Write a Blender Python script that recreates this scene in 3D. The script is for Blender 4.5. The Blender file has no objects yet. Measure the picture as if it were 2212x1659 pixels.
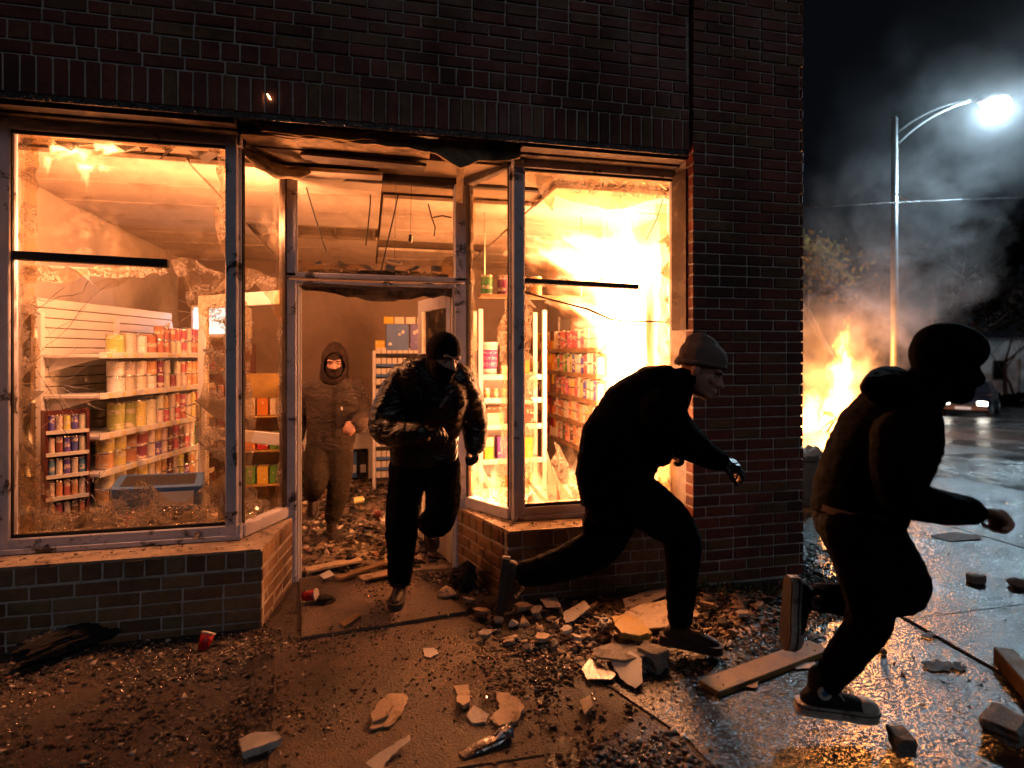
import bpy, bmesh, math, random
import numpy as np
from mathutils import Vector, Matrix, noise
from mathutils.bvhtree import BVHTree

random.seed(7)
rng = np.random.default_rng(7)
SC = bpy.context.scene
COL = SC.collection
R_ = math.radians

# ------------------------------------------------------------------ camera
YAW = R_(13.5)
EYE = 1.6
FOC = 600 / 1024
cam_data = bpy.data.cameras.new('camera')
cam_data.sensor_width = 36
cam_data.lens = 36 * FOC
cam_data.shift_y = -30 / 1024
cam_data.clip_start = 0.05
cam_data.clip_end = 600
cam_data.dof.use_dof = True
cam_data.dof.focus_distance = 3.9
cam_data.dof.aperture_fstop = 1.3
cam = bpy.data.objects.new('camera', cam_data)
cam.location = (0, 0, EYE)
cam.rotation_euler = (math.pi / 2, 0, -YAW)
COL.objects.link(cam)
SC.camera = cam

# ------------------------------------------------------------------ world, faint night light, exposure
world = bpy.data.worlds.new('World')
SC.world = world
world.use_nodes = True
bg = world.node_tree.nodes['Background']
bg.inputs['Color'].default_value = (0.55, 0.68, 1.0, 1)
bg.inputs['Strength'].default_value = 0.004
sun_data = bpy.data.lights.new('night_sky_light', 'SUN')
sun_data.energy = 0.145
sun_data.color = (0.90, 0.90, 1.0)
sun_data.angle = R_(25)
sun = bpy.data.objects.new('night_sky_light', sun_data)
sun.rotation_euler = (R_(58), 0, R_(14))
sun['kind'] = 'helper'
COL.objects.link(sun)
SC.view_settings.view_transform = 'Standard'
SC.view_settings.look = 'None'
SC.view_settings.exposure = 0
SC.view_settings.gamma = 1
cy = SC.cycles
cy.use_denoising = True
cy.use_adaptive_sampling = True
cy.adaptive_threshold = 0.03
try:
    cy.denoiser = 'OPENIMAGEDENOISE'
except Exception:
    pass
cy.max_bounces = 6
cy.diffuse_bounces = 3
cy.glossy_bounces = 3
cy.transmission_bounces = 4
cy.transparent_max_bounces = 14
cy.volume_bounces = 0
cy.sample_clamp_indirect = 3.0
cy.caustics_reflective = False
cy.caustics_refractive = False
cy.volume_max_steps = 256

# ------------------------------------------------------------------ layout helpers (photo coordinates, 2212 px wide)
CR = Vector((math.cos(YAW), -math.sin(YAW), 0))
CF = Vector((math.sin(YAW), math.cos(YAW), 0))
CU = Vector((0, 0, 1))
PXS = 1024 / 2212


def ray(x, y):
    u = (x * PXS - 512) / 600
    v = (354 - y * PXS) / 600
    return CR * u + CF + CU * v


EYEV = Vector((0, 0, EYE))


def G(x, y, z=0.0):
    d = ray(x, y)
    return EYEV + d * ((z - EYE) / d.z)


def D(x, y, Y):
    d = ray(x, y)
    return EYEV + d * (Y / d.y)


def T(x, y, t):
    return EYEV + ray(x, y) * t


def ppm(t):
    return PXS * t / 600          # metres per photo pixel at depth t


def slope(s):
    """height of the street: level by the shop, falling gently beyond"""
    a = max(0.0, s - 6.5)
    return -0.055 * a * a / (a + 1.5)


def ground_z(x, y):
    return slope(x * math.sin(YAW) + y * math.cos(YAW))


# ------------------------------------------------------------------ object helpers
def tag(o, label=None, cat=None, group=None, kind=None):
    if label: o['label'] = label
    if cat: o['category'] = cat
    if group: o['group'] = group
    if kind: o['kind'] = kind
    return o


def empty(name, loc=(0, 0, 0)):
    o = bpy.data.objects.new(name, None)
    o.empty_display_size = 0.1
    o.location = loc
    COL.objects.link(o)
    return o


def link(name, me, mat=None, parent=None, smooth=False):
    if mat is not None and len(me.materials) == 0:
        for m in (mat if isinstance(mat, (list, tuple)) else [mat]):
            me.materials.append(m)
    if smooth and len(me.polygons):
        me.polygons.foreach_set('use_smooth', [True] * len(me.polygons))
    o = bpy.data.objects.new(name, me)
    COL.objects.link(o)
    if parent is not None:
        o.parent = parent
        if parent.type == 'EMPTY':
            o.matrix_parent_inverse = Matrix.Translation(parent.location).inverted() if parent.parent is None else Matrix.Identity(4)
    return o


class MB:
    """collects simple solids and links them as ONE mesh"""
    def __init__(s):
        s.v = []; s.f = []; s.m = []

    def add(s, verts, faces, mi=0):
        n = len(s.v)
        s.v.extend([tuple(p) for p in verts])
        s.f.extend([tuple(i + n for i in f) for f in faces])
        s.m.extend([mi] * len(faces))

    def box(s, c, h, rot=None, mi=0, bev=0.0):
        """c centre, h half sizes, rot optional 3x3; bev chamfers the edges"""
        c = Vector(c); hx, hy, hz = h
        if bev <= 0:
            vs = [Vector((sx * hx, sy * hy, sz * hz)) for sz in (-1, 1) for sy in (-1, 1) for sx in (-1, 1)]
            fs = [(0, 2, 3, 1), (4, 5, 7, 6), (0, 1, 5, 4), (2, 6, 7, 3), (0, 4, 6, 2), (1, 3, 7, 5)]
        else:
            vs, fs = cham(hx, hy, hz, bev)
        if rot is not None:
            vs = [rot @ v for v in vs]
        s.add([c + v for v in vs], fs, mi)

    def beam(s, a, b, w, d, up=(0, 0, 1), mi=0, bev=0.0):
        """box from a to b, w across (horizontal), d along up"""
        a = Vector(a); b = Vector(b)
        x = (b - a); L = x.length; x.normalize()
        u = Vector(up); y = u.cross(x)
        if y.length < 1e-4:
            y = Vector((0, 1, 0)).cross(x)
        y.normalize(); z = x.cross(y)
        rot = Matrix((x, y, z)).transposed()
        s.box((a + b) / 2, (L / 2, w / 2, d / 2), rot, mi, bev)

    def tube(s, pts, rad, n=8, mi=0, cap=True):
        vs, fs = tube_geo(pts, rad, n, cap)
        s.add(vs, fs, mi)

    def prism(s, pts, a, b, mi=0):
        """polygon pts (list of Vector) extruded from +a to +b (Vector offsets)"""
        n = len(pts)
        vs = [Vector(p) + Vector(a) for p in pts] + [Vector(p) + Vector(b) for p in pts]
        fs = [tuple(range(n))[::-1], tuple(range(n, 2 * n))]
        for i in range(n):
            j = (i + 1) % n
            fs.append((i, j, n + j, n + i))
        s.add(vs, fs, mi)

    def build(s, name, mat=None, parent=None, smooth=False):
        me = bpy.data.meshes.new(name)
        me.from_pydata(s.v, [], s.f)
        if any(s.m):
            me.polygons.foreach_set('material_index', s.m)
        me.update()
        return link(name, me, mat, parent, smooth)


def cham(hx, hy, hz, b):
    vs = []
    idx = {}
    for sx in (-1, 1):
        for sy in (-1, 1):
            for sz in (-1, 1):
                for ax in range(3):
                    p = [sx * (hx - b), sy * (hy - b), sz * (hz - b)]
                    p[ax] = (sx * hx, sy * hy, sz * hz)[ax]
                    idx[(sx, sy, sz, ax)] = len(vs)
                    vs.append(Vector(p))
    fs = []
    q = [(-1, -1), (1, -1), (1, 1), (-1, 1)]
    for ax in range(3):
        for s_ in (-1, 1):
            f = []
            for (a, c) in q:
                k = [a, c]; k.insert(ax, s_)
                f.append(idx[(k[0], k[1], k[2], ax)])
            fs.append(tuple(f))
    for ax in range(3):          # edges running along ax
        o1, o2 = [i for i in range(3) if i != ax]
        for a in (-1, 1):
            for c in (-1, 1):
                k0 = [0, 0, 0]; k0[o1] = a; k0[o2] = c
                k1 = list(k0); k0[ax] = -1; k1[ax] = 1
                fs.append((idx[(*k0, o1)], idx[(*k1, o1)], idx[(*k1, o2)], idx[(*k0, o2)]))
    for sx in (-1, 1):
        for sy in (-1, 1):
            for sz in (-1, 1):
                fs.append(tuple(idx[(sx, sy, sz, ax)] for ax in range(3)))
    return vs, fs


def tube_geo(pts, rad, n=8, cap=True):
    pts = [Vector(p) for p in pts]
    if not isinstance(rad, (list, tuple)):
        rad = [rad] * len(pts)
    vs = []; fs = []
    prev = None
    for i, p in enumerate(pts):
        t = (pts[min(i + 1, len(pts) - 1)] - pts[max(i - 1, 0)])
        if t.length < 1e-9: t = Vector((0, 0, 1))
        t.normalize()
        if prev is None:
            a = t.cross(Vector((0, 0, 1)))
            if a.length < 0.05: a = t.cross(Vector((1, 0, 0)))
        else:
            a = prev - t * prev.dot(t)
        a.normalize(); prev = a
        b = t.cross(a)
        for k in range(n):
            th = 2 * math.pi * k / n
            vs.append(p + (a * math.cos(th) + b * math.sin(th)) * rad[i])
    for i in range(len(pts) - 1):
        for k in range(n):
            k2 = (k + 1) % n
            fs.append((i * n + k, i * n + k2, (i + 1) * n + k2, (i + 1) * n + k))
    if cap:
        fs.append(tuple(range(n))[::-1])
        m = (len(pts) - 1) * n
        fs.append(tuple(range(m, m + n)))
    return vs, fs


def fixn(o):
    bm = bmesh.new(); bm.from_mesh(o.data)
    bmesh.ops.recalc_face_normals(bm, faces=bm.faces)
    bm.to_mesh(o.data); bm.free()
    return o


# ------------------------------------------------------------------ material helpers
def mat_new(name):
    m = bpy.data.materials.new(name)
    m.use_nodes = True
    m.node_tree.nodes.clear()
    return m, m.node_tree


def nd(nt, typ, out=None, **kw):
    n = nt.nodes.new('ShaderNode' + typ)
    for k, v in kw.items():
        if k.startswith('_'):
            setattr(n, k[1:], v); continue
        key = k.replace('__', ' ')
        s = None
        if key[0] == 'i' and key[1:].isdigit():
            s = n.inputs[int(key[1:])]
        else:
            s = n.inputs.get(key)
        if s is None:
            raise KeyError(typ + ':' + key)
        if isinstance(v, bpy.types.NodeSocket):
            nt.links.new(v, s)
        else:
            if s.type == 'RGBA' and len(v) == 3: v = (*v, 1)
            s.default_value = v
    if out is None:
        return n
    return n.outputs[out]


def math_(nt, op, a, b=0.0, c=None, clamp=False):
    n = nt.nodes.new('ShaderNodeMath'); n.operation = op; n.use_clamp = clamp
    for i, v in enumerate((a, b, c)):
        if v is None: continue
        if isinstance(v, bpy.types.NodeSocket): nt.links.new(v, n.inputs[i])
        else: n.inputs[i].default_value = v
    return n.outputs[0]


def mixc(nt, fac, a, b, mode='MIX'):
    n = nt.nodes.new('ShaderNodeMix'); n.data_type = 'RGBA'; n.blend_type = mode
    for s, v in ((n.inputs[0], fac), (n.inputs[6], a), (n.inputs[7], b)):
        if isinstance(v, bpy.types.NodeSocket): nt.links.new(v, s)
        elif s.type == 'RGBA': s.default_value = (*v, 1) if len(v) == 3 else v
        else: s.default_value = v
    return n.outputs[2]


def ramp(nt, fac, stops, interp='LINEAR'):
    n = nt.nodes.new('ShaderNodeValToRGB')
    n.color_ramp.interpolation = interp
    el = n.color_ramp.elements
    while len(el) < len(stops): el.new(0.5)
    for e, (p, c) in zip(el, stops):
        e.position = p
        e.color = (c, c, c, 1) if isinstance(c, (int, float)) else ((*c, 1) if len(c) == 3 else c)
    nt.links.new(fac, n.inputs[0])
    return n.outputs[0]


def finish(nt, bsdf):
    o = nt.nodes.new('ShaderNodeOutputMaterial')
    nt.links.new(bsdf, o.inputs[0])


def pbr(name, col, rough=0.7, var=0.25, scale=6, bump=0.0, bscale=40, metal=0.0, dirt=None, dscale=2.5,
        dthr=(0.5, 0.65), rvar=0.15, spec=0.5, col2=None):
    """painted / solid surface with mottling, wear and fine relief"""
    m, nt = mat_new(name)
    co = nd(nt, 'TexCoord', 'Object')
    n1 = nd(nt, 'TexNoise', 'Fac', Vector=co, Scale=scale, Detail=5.0, Roughness=0.65)
    lo = tuple(c * (1 - var) for c in col)
    hi = tuple(min(1, c * (1 + var)) for c in (col2 or col))
    c = ramp(nt, n1, [(0.3, lo), (0.7, hi)])
    r = ramp(nt, n1, [(0.3, max(0.03, rough - rvar)), (0.7, min(1, rough + rvar))])
    if dirt is not None:
        n2 = nd(nt, 'TexNoise', 'Fac', Vector=co, Scale=dscale, Detail=8.0, Roughness=0.7, Distortion=0.4)
        f = ramp(nt, n2, [(dthr[0], 0.0), (dthr[1], 1.0)])
        c = mixc(nt, f, c, dirt)
    b = nd(nt, 'BsdfPrincipled', Roughness=r, Metallic=metal)
    b.inputs['Specular IOR Level'].default_value = spec
    nt.links.new(c, b.inputs['Base Color'])
    if bump:
        n3 = nd(nt, 'TexNoise', 'Fac', Vector=co, Scale=bscale, Detail=4.0, Roughness=0.6)
        bn = nd(nt, 'Bump', 'Normal', Strength=bump, Distance=0.01, Height=n3)
        nt.links.new(bn, b.inputs['Normal'])
    finish(nt, b.outputs[0])
    return m


def emis(name, col, strength):
    m, nt = mat_new(name)
    e = nd(nt, 'Emission', 'Emission', Color=col, Strength=strength)
    finish(nt, e)
    return m


M = {}
# brick: one colour per brick, from its own random number
m, nt = mat_new('brick'); M['brick'] = m
co = nd(nt, 'TexCoord', 'Object')
rn = math_(nt, 'FRACT', math_(nt, 'ADD', nd(nt, 'ObjectInfo', 'Random'), nd(nt, 'NewGeometry', 'Random Per Island')))
c = ramp(nt, rn, [(0.0, (0.20, 0.050, 0.030)), (0.35, (0.28, 0.075, 0.042)), (0.62, (0.17, 0.045, 0.030)),
                  (0.80, (0.25, 0.13, 0.06)), (1.0, (0.13, 0.034, 0.024))])
n1 = nd(nt, 'TexNoise', 'Fac', Vector=nd(nt, 'NewGeometry', 'Position'), Scale=26.0, Detail=6.0, Roughness=0.7)
c = mixc(nt, 0.55, c, ramp(nt, n1, [(0.3, 0.25), (0.7, 0.95)]), 'MULTIPLY')
n2 = nd(nt, 'TexNoise', 'Fac', Vector=nd(nt, 'NewGeometry', 'Position'), Scale=1.4, Detail=7.0, Roughness=0.65)
c = mixc(nt, ramp(nt, n2, [(0.48, 0.0), (0.66, 0.75)]), c, (0.025, 0.02, 0.018))
b = nd(nt, 'BsdfPrincipled', Roughness=ramp(nt, n2, [(0.35, 0.42), (0.6, 0.8)]))
nt.links.new(c, b.inputs['Base Color'])
nt.links.new(nd(nt, 'Bump', 'Normal', Strength=0.55, Distance=0.006, Height=nd(nt, 'TexNoise', 'Fac', Vector=nd(nt, 'NewGeometry', 'Position'), Scale=75.0, Detail=5.0)), b.inputs['Normal'])
finish(nt, b.outputs[0])

m2 = M['brick'].copy(); m2.name = 'tan_brick'; M['brick_tan'] = m2
for nn_ in m2.node_tree.nodes:
    if nn_.type == 'VALTORGB' and len(nn_.color_ramp.elements) == 5:
        for e_, c_ in zip(nn_.color_ramp.elements, [(0.29, 0.14, 0.07), (0.36, 0.22, 0.11), (0.22, 0.11, 0.06), (0.34, 0.24, 0.13), (0.14, 0.07, 0.045)]):
            e_.color = (*c_, 1)

M['mortar'] = pbr('mortar', (0.50, 0.47, 0.43), 0.9, 0.3, 14, 0.5, 90, dirt=(0.09, 0.08, 0.07), dscale=1.3, dthr=(0.5, 0.72))
M['frame'] = pbr('painted_frame', (0.60, 0.59, 0.65), 0.45, 0.12, 9, 0.15, 60, dirt=(0.05, 0.042, 0.038), dscale=5.5, dthr=(0.56, 0.63))
M['frame_char'] = pbr('scorched_timber', (0.07, 0.05, 0.038), 0.75, 0.5, 12, 0.6, 50, dirt=(0.22, 0.17, 0.12), dscale=7, dthr=(0.55, 0.7))
M['gasket'] = pbr('black_rubber', (0.012, 0.012, 0.012), 0.6, 0.3, 20)
M['steel'] = pbr('wet_dark_steel', (0.05, 0.048, 0.05), 0.25, 0.4, 30, 0.8, 70, metal=0.6)
M['plaster'] = pbr('scorched_plaster', (0.32, 0.22, 0.12), 0.85, 0.3, 8, 0.7, 45, dirt=(0.05, 0.033, 0.02), dscale=3.5, dthr=(0.42, 0.62))
M['plaster_yellow'] = pbr('peeling_paint', (0.46, 0.29, 0.07), 0.7, 0.2, 10, 0.3, 40, dirt=(0.10, 0.06, 0.03), dscale=6, dthr=(0.58, 0.68))
M['sill'] = pbr('sill_render', (0.38, 0.30, 0.22), 0.75, 0.3, 10, 0.6, 60, dirt=(0.09, 0.06, 0.04), dscale=8, dthr=(0.52, 0.66))
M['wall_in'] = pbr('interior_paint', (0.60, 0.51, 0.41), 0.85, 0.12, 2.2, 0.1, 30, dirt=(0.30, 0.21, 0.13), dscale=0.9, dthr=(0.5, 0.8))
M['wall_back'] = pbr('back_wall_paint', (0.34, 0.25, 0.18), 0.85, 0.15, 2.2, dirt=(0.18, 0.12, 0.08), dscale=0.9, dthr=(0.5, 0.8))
M['tile'] = pbr('ceiling_tile', (0.64, 0.54, 0.43), 0.9, 0.15, 3, 0.3, 120, dirt=(0.30, 0.20, 0.12), dscale=1.3, dthr=(0.52, 0.72))
M['grid'] = pbr('ceiling_grid', (0.22, 0.16, 0.10), 0.8, 0.2, 5)
M['floor_in'] = pbr('shop_floor', (0.30, 0.23, 0.16), 0.45, 0.4, 7, 0.4, 60, dirt=(0.07, 0.05, 0.03), dscale=4, dthr=(0.45, 0.6))
M['white'] = pbr('white_enamel', (0.70, 0.67, 0.62), 0.4, 0.08, 5, dirt=(0.40, 0.30, 0.2), dscale=6, dthr=(0.62, 0.75))
M['slat'] = pbr('slatwall_board', (0.68, 0.63, 0.54), 0.55, 0.06, 4)
M['wood'] = pbr('bare_timber', (0.28, 0.17, 0.08), 0.7, 0.35, 9, 0.4, 60, dirt=(0.08, 0.05, 0.03), dscale=7, dthr=(0.55, 0.7))
M['plank'] = pbr('weathered_plank', (0.30, 0.18, 0.050), 0.6, 0.3, 16, 0.5, 80, dirt=(0.10, 0.06, 0.03), dscale=9, dthr=(0.52, 0.7))
M['char'] = pbr('charred', (0.018, 0.015, 0.013), 0.7, 0.5, 20, 0.8, 60)
M['red_panel'] = pbr('dark_red_panel', (0.10, 0.022, 0.016), 0.5, 0.2, 6)
M['metal'] = pbr('tin', (0.62, 0.58, 0.52), 0.3, 0.1, 12, metal=0.9)
M['foil'] = pbr('crumpled_foil', (0.50, 0.48, 0.47), 0.48, 0.2, 12, 0.8, 30, metal=1.0)
M['can_metal'] = pbr('crushed_aluminium', (0.60, 0.58, 0.57), 0.2, 0.2, 12, 0.5, 30, metal=1.0)
M['bag'] = pbr('grimy_plastic', (0.07, 0.065, 0.06), 0.45, 0.4, 9, 0.4, 40)
M['red'] = pbr('red_plastic', (0.48, 0.018, 0.02), 0.35, 0.1, 8)
M['blue'] = pbr('blue_card', (0.05, 0.13, 0.30), 0.6, 0.2, 8)
M['cardboard'] = pbr('cardboard', (0.36, 0.24, 0.13), 0.85, 0.2, 8)
M['concrete_piece'] = pbr('broken_concrete', (0.36, 0.33, 0.29), 0.85, 0.3, 15, 0.8, 50, dirt=(0.12, 0.09, 0.06), dscale=9, dthr=(0.5, 0.66))
M['tile_piece'] = pbr('broken_cladding', (0.55, 0.41, 0.27), 0.6, 0.2, 12, 0.4, 60, dirt=(0.16, 0.09, 0.045), dscale=9, dthr=(0.53, 0.66))
M['pale_piece'] = pbr('broken_plasterboard', (0.66, 0.60, 0.52), 0.8, 0.15, 12, 0.4, 60, dirt=(0.22, 0.16, 0.1), dscale=10, dthr=(0.55, 0.7))
M['lamp_metal'] = pbr('galvanised_steel', (0.20, 0.21, 0.22), 0.45, 0.15, 4, metal=0.5)
M['siding'] = pbr('white_siding', (0.78, 0.82, 0.82), 0.8, 0.1, 1.5, dirt=(0.35, 0.38, 0.38), dscale=0.5)
M['dark_glass'] = pbr('dark_window', (0.012, 0.014, 0.018), 0.1, 0.2, 3)
M['bark'] = pbr('bark', (0.07, 0.05, 0.04), 0.9, 0.4, 20, 0.6, 60)
M['carpaint'] = pbr('car_paint', (0.022, 0.016, 0.026), 0.25, 0.2, 3, metal=0.3)
M['rubber'] = pbr('tyre_rubber', (0.015, 0.015, 0.016), 0.8, 0.3, 20)
M['bin'] = pbr('grey_bin_plastic', (0.16, 0.14, 0.12), 0.6, 0.25, 9, 0.3, 30)

# people
def cloth(name, col, rough=0.92, var=0.3, wr=0.5, wscale=15.0, weave=240.0, spec=0.15):
    """woven or leather surface: creases plus weave as relief"""
    m, nt = mat_new(name)
    co = nd(nt, 'NewGeometry', 'Position')
    n1 = nd(nt, 'TexNoise', 'Fac', Vector=co, Scale=7.0, Detail=4.0)
    c = ramp(nt, n1, [(0.3, tuple(k * (1 - var) for k in col)), (0.7, tuple(k * (1 + var) for k in col))])
    w = nd(nt, 'TexNoise', 'Fac', Vector=nd(nt, 'VectorMath', 'Vector', _operation='MULTIPLY', i0=co, i1=(0.75, 0.75, 1.6)), Scale=wscale, Detail=3.0, Roughness=0.5, Distortion=1.1)
    rid = math_(nt, 'ABSOLUTE', math_(nt, 'SUBTRACT', w, 0.5))
    f = nd(nt, 'TexNoise', 'Fac', Vector=co, Scale=weave, Detail=2.0)
    b1 = nd(nt, 'Bump', 'Normal', Strength=wr, Distance=0.035, Height=rid)
    b2 = nd(nt, 'Bump', 'Normal', Strength=0.35, Distance=0.004, Height=f, Normal=b1)
    b = nd(nt, 'BsdfPrincipled', Roughness=rough, Normal=b2)
    b.inputs['Specular IOR Level'].default_value = spec
    nt.links.new(c, b.inputs['Base Color'])
    finish(nt, b.outputs[0])
    return m


M['black_cloth'] = cloth('black_cotton', (0.0036, 0.0032, 0.0034), 0.95, 0.3, 0.4, 12.0, 240.0, 0.05)
M['black_denim'] = cloth('black_denim', (0.0045, 0.0038, 0.004), 0.92, 0.35, 0.5, 14.0, 240.0, 0.08)
M['leather'] = cloth('black_leather', (0.008, 0.006, 0.005), 0.36, 0.3, 0.9, 8.0, 160.0, 0.5)
M['balaclava'] = cloth('dark_knit', (0.014, 0.009, 0.0075), 0.95, 0.25, 0.2, 10.0, 300.0, 0.1)
M['beanie'] = cloth('grey_knit', (0.20, 0.155, 0.135), 0.95, 0.2, 0.25, 12.0, 200.0, 0.1)
M['olive_cloth'] = cloth('brown_canvas_jacket', (0.075, 0.055, 0.040), 0.85, 0.2, 0.7, 9.0, 220.0, 0.2)
M['olive_trouser'] = cloth('brown_trousers', (0.046, 0.034, 0.020), 0.9, 0.2, 0.7, 9.0, 220.0, 0.2)
M['brown_hood'] = cloth('brown_hood_knit', (0.040, 0.026, 0.020), 0.95, 0.2, 0.35, 14.0, 220.0, 0.1)
M['skin'] = pbr('skin', (0.50, 0.27, 0.19), 0.5, 0.12, 14, 0.1, 150)
M['hem'] = pbr('grey_hem', (0.22, 0.16, 0.13), 0.85, 0.2, 30)
M['boot'] = pbr('brown_boot', (0.045, 0.027, 0.018), 0.6, 0.3, 30, 0.3, 120)
M['sole_dark'] = pbr('dark_sole', (0.06, 0.045, 0.036), 0.8, 0.3, 30)
M['canvas_black'] = pbr('black_canvas', (0.010, 0.009, 0.010), 0.9, 0.3, 60, 0.4, 300)
M['sole_white'] = pbr('off_white_rubber', (0.55, 0.49, 0.43), 0.6, 0.15, 20, dirt=(0.22, 0.17, 0.13), dscale=18)
M['lace'] = pbr('lace', (0.62, 0.56, 0.5), 0.9, 0.15, 40)
M['eye'] = pbr('eye_white', (0.32, 0.27, 0.24), 0.15, 0.05, 10)
M['iris'] = pbr('iris', (0.02, 0.012, 0.008), 0.1, 0.1, 10)
M['brow'] = pbr('eyebrow_hair', (0.03, 0.018, 0.012), 0.9, 0.2, 60)

# can label: colour of the object, paler band, printed marks
m, nt = mat_new('printed_label'); M['label'] = m
oi = nd(nt, 'ObjectInfo')
co = nd(nt, 'TexCoord', 'Object')
sep = nd(nt, 'SeparateXYZ', Vector=co)
ang = math_(nt, 'ARCTAN2', sep.outputs[1], sep.outputs[0])
cyl = nd(nt, 'CombineXYZ', 'Vector', X=math_(nt, 'MULTIPLY', ang, 1.0), Y=math_(nt, 'MULTIPLY', sep.outputs[2], 22.0),
         Z=math_(nt, 'MULTIPLY', oi.outputs['Random'], 60.0))
v1 = nd(nt, 'TexNoise', 'Fac', Vector=cyl, Scale=1.5, Detail=1.0)
v2 = nd(nt, 'TexVoronoi', 'Distance', Vector=cyl, Scale=3.2)
zz = math_(nt, 'MULTIPLY', sep.outputs[2], 9.5)
band = math_(nt, 'FRACT', math_(nt, 'ADD', zz, oi.outputs['Random']))
f1 = ramp(nt, band, [(0.30, 0.0), (0.34, 1.0), (0.62, 1.0), (0.66, 0.0)])
hs = nd(nt, 'HueSaturation', 'Color', Hue=math_(nt, 'ADD', 0.44, math_(nt, 'MULTIPLY', oi.outputs['Random'], 0.12)), Saturation=0.80, Value=1.0, Color=oi.outputs['Color'])
c = mixc(nt, math_(nt, 'MULTIPLY', f1, ramp(nt, v1, [(0.45, 0.0), (0.52, 0.9)])), hs, (0.72, 0.62, 0.46))
c = mixc(nt, ramp(nt, v2, [(0.16, 0.8), (0.24, 0.0)]), c, (0.10, 0.03, 0.02))
b = nd(nt, 'BsdfPrincipled', Roughness=0.42)
nt.links.new(c, b.inputs['Base Color'])
finish(nt, b.outputs[0])

# print for boxes: same idea on flat faces
m, nt = mat_new('printed_card'); M['card'] = m
oi = nd(nt, 'ObjectInfo'); co = nd(nt, 'TexCoord', 'Generated')
v1 = nd(nt, 'TexVoronoi', Vector=nd(nt, 'VectorMath', 'Vector', _operation='ADD', i0=co, i1=nd(nt, 'CombineXYZ', 'Vector', X=math_(nt, 'MULTIPLY', oi.outputs['Random'], 30.0))), Scale=4.0)
sp = nd(nt, 'SeparateXYZ', Vector=co)
st = ramp(nt, sp.outputs[2], [(0.0, 0.0), (0.18, 0.0), (0.2, 1.0), (0.3, 1.0), (0.32, 0.0), (0.55, 0.0), (0.57, 0.8), (0.8, 0.8), (0.82, 0.0)])
c = mixc(nt, math_(nt, 'MULTIPLY', st, ramp(nt, v1.outputs['Distance'], [(0.3, 1.0), (0.36, 0.0)])), oi.outputs['Color'], (0.78, 0.70, 0.58))
b = nd(nt, 'BsdfPrincipled', Roughness=0.6)
nt.links.new(c, b.inputs['Base Color'])
finish(nt, b.outputs[0])

# clear thin glass and crazed (shattered, still hanging) glass
m, nt = mat_new('clear_glass'); M['glass'] = m
co = nd(nt, 'NewGeometry', 'Position')
sm = nd(nt, 'TexNoise', 'Fac', Vector=co, Scale=5.0, Detail=8.0, Roughness=0.75)
tr = nd(nt, 'BsdfTransparent', 'BSDF', Color=(0.95, 0.92, 0.86))
gl = nd(nt, 'BsdfGlossy', 'BSDF', Color=(0.9, 0.9, 0.9), Roughness=0.06)
df = nd(nt, 'BsdfTranslucent', 'BSDF', Color=(0.30, 0.23, 0.16))
s1 = nd(nt, 'MixShader', 'Shader', i0=ramp(nt, sm, [(0.48, 0.005), (0.75, 0.14)]), i1=tr, i2=df)
s2 = nd(nt, 'MixShader', 'Shader', i0=nd(nt, 'Fresnel', 'Fac', IOR=1.18), i1=s1, i2=gl)
finish(nt, s2)

m, nt = mat_new('crazed_glass'); M['crazed'] = m
co = nd(nt, 'NewGeometry', 'Position')
vo = nd(nt, 'TexVoronoi', 'Distance', _feature='DISTANCE_TO_EDGE', Vector=co, Scale=120.0)
vc = nd(nt, 'TexVoronoi', 'Color', Vector=co, Scale=120.0)
big = nd(nt, 'TexNoise', 'Fac', Vector=co, Scale=7.0, Detail=5.0)
sv = nd(nt, 'SeparateColor', Color=vc)
nrm = nd(nt, 'Bump', 'Normal', Strength=1.0, Distance=0.012, Height=math_(nt, 'ADD', sv.outputs[0], math_(nt, 'MULTIPLY', vo, 2.0)))
tr = nd(nt, 'BsdfTransparent', 'BSDF', Color=(0.95, 0.88, 0.76))
tl = nd(nt, 'BsdfTranslucent', 'BSDF', Color=(0.66, 0.60, 0.53), Normal=nrm)
gl = nd(nt, 'BsdfGlossy', 'BSDF', Color=(1, 1, 1), Roughness=0.12, Normal=nrm)
dk = nd(nt, 'BsdfDiffuse', 'BSDF', Color=(0.42, 0.36, 0.29))
e = ramp(nt, vo, [(0.0, 0.85), (0.09, 0.0)])
cell = ramp(nt, sv.outputs[1], [(0.0, 0.06), (0.42, 0.85), (0.80, 0.6)], 'CONSTANT')
dark = ramp(nt, sv.outputs[1], [(0.0, 0.0), (0.80, 0.85)], 'CONSTANT')
cover_ = math_(nt, 'MULTIPLY', math_(nt, 'MAXIMUM', e, cell), ramp(nt, big, [(0.42, 0.08), (0.64, 0.70)]))
milky = nd(nt, 'MixShader', 'Shader', i0=dark, i1=tl, i2=dk)
s1 = nd(nt, 'MixShader', 'Shader', i0=cover_, i1=tr, i2=milky)
s2 = nd(nt, 'MixShader', 'Shader', i0=math_(nt, 'MULTIPLY', cover_, 0.35), i1=s1, i2=gl)
finish(nt, s2)

m, nt = mat_new('glass_shards'); M['shards'] = m
gl = nd(nt, 'BsdfGlossy', 'BSDF', Color=(0.95, 0.95, 0.95), Roughness=0.08)
tr = nd(nt, 'BsdfTransparent', 'BSDF', Color=(0.85, 0.82, 0.78))
tl = nd(nt, 'BsdfTranslucent', 'BSDF', Color=(0.8, 0.75, 0.68))
s1 = nd(nt, 'MixShader', 'Shader', i0=0.4, i1=tr, i2=tl)
s2 = nd(nt, 'MixShader', 'Shader', i0=0.35, i1=s1, i2=gl)
finish(nt, s2)

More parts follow.
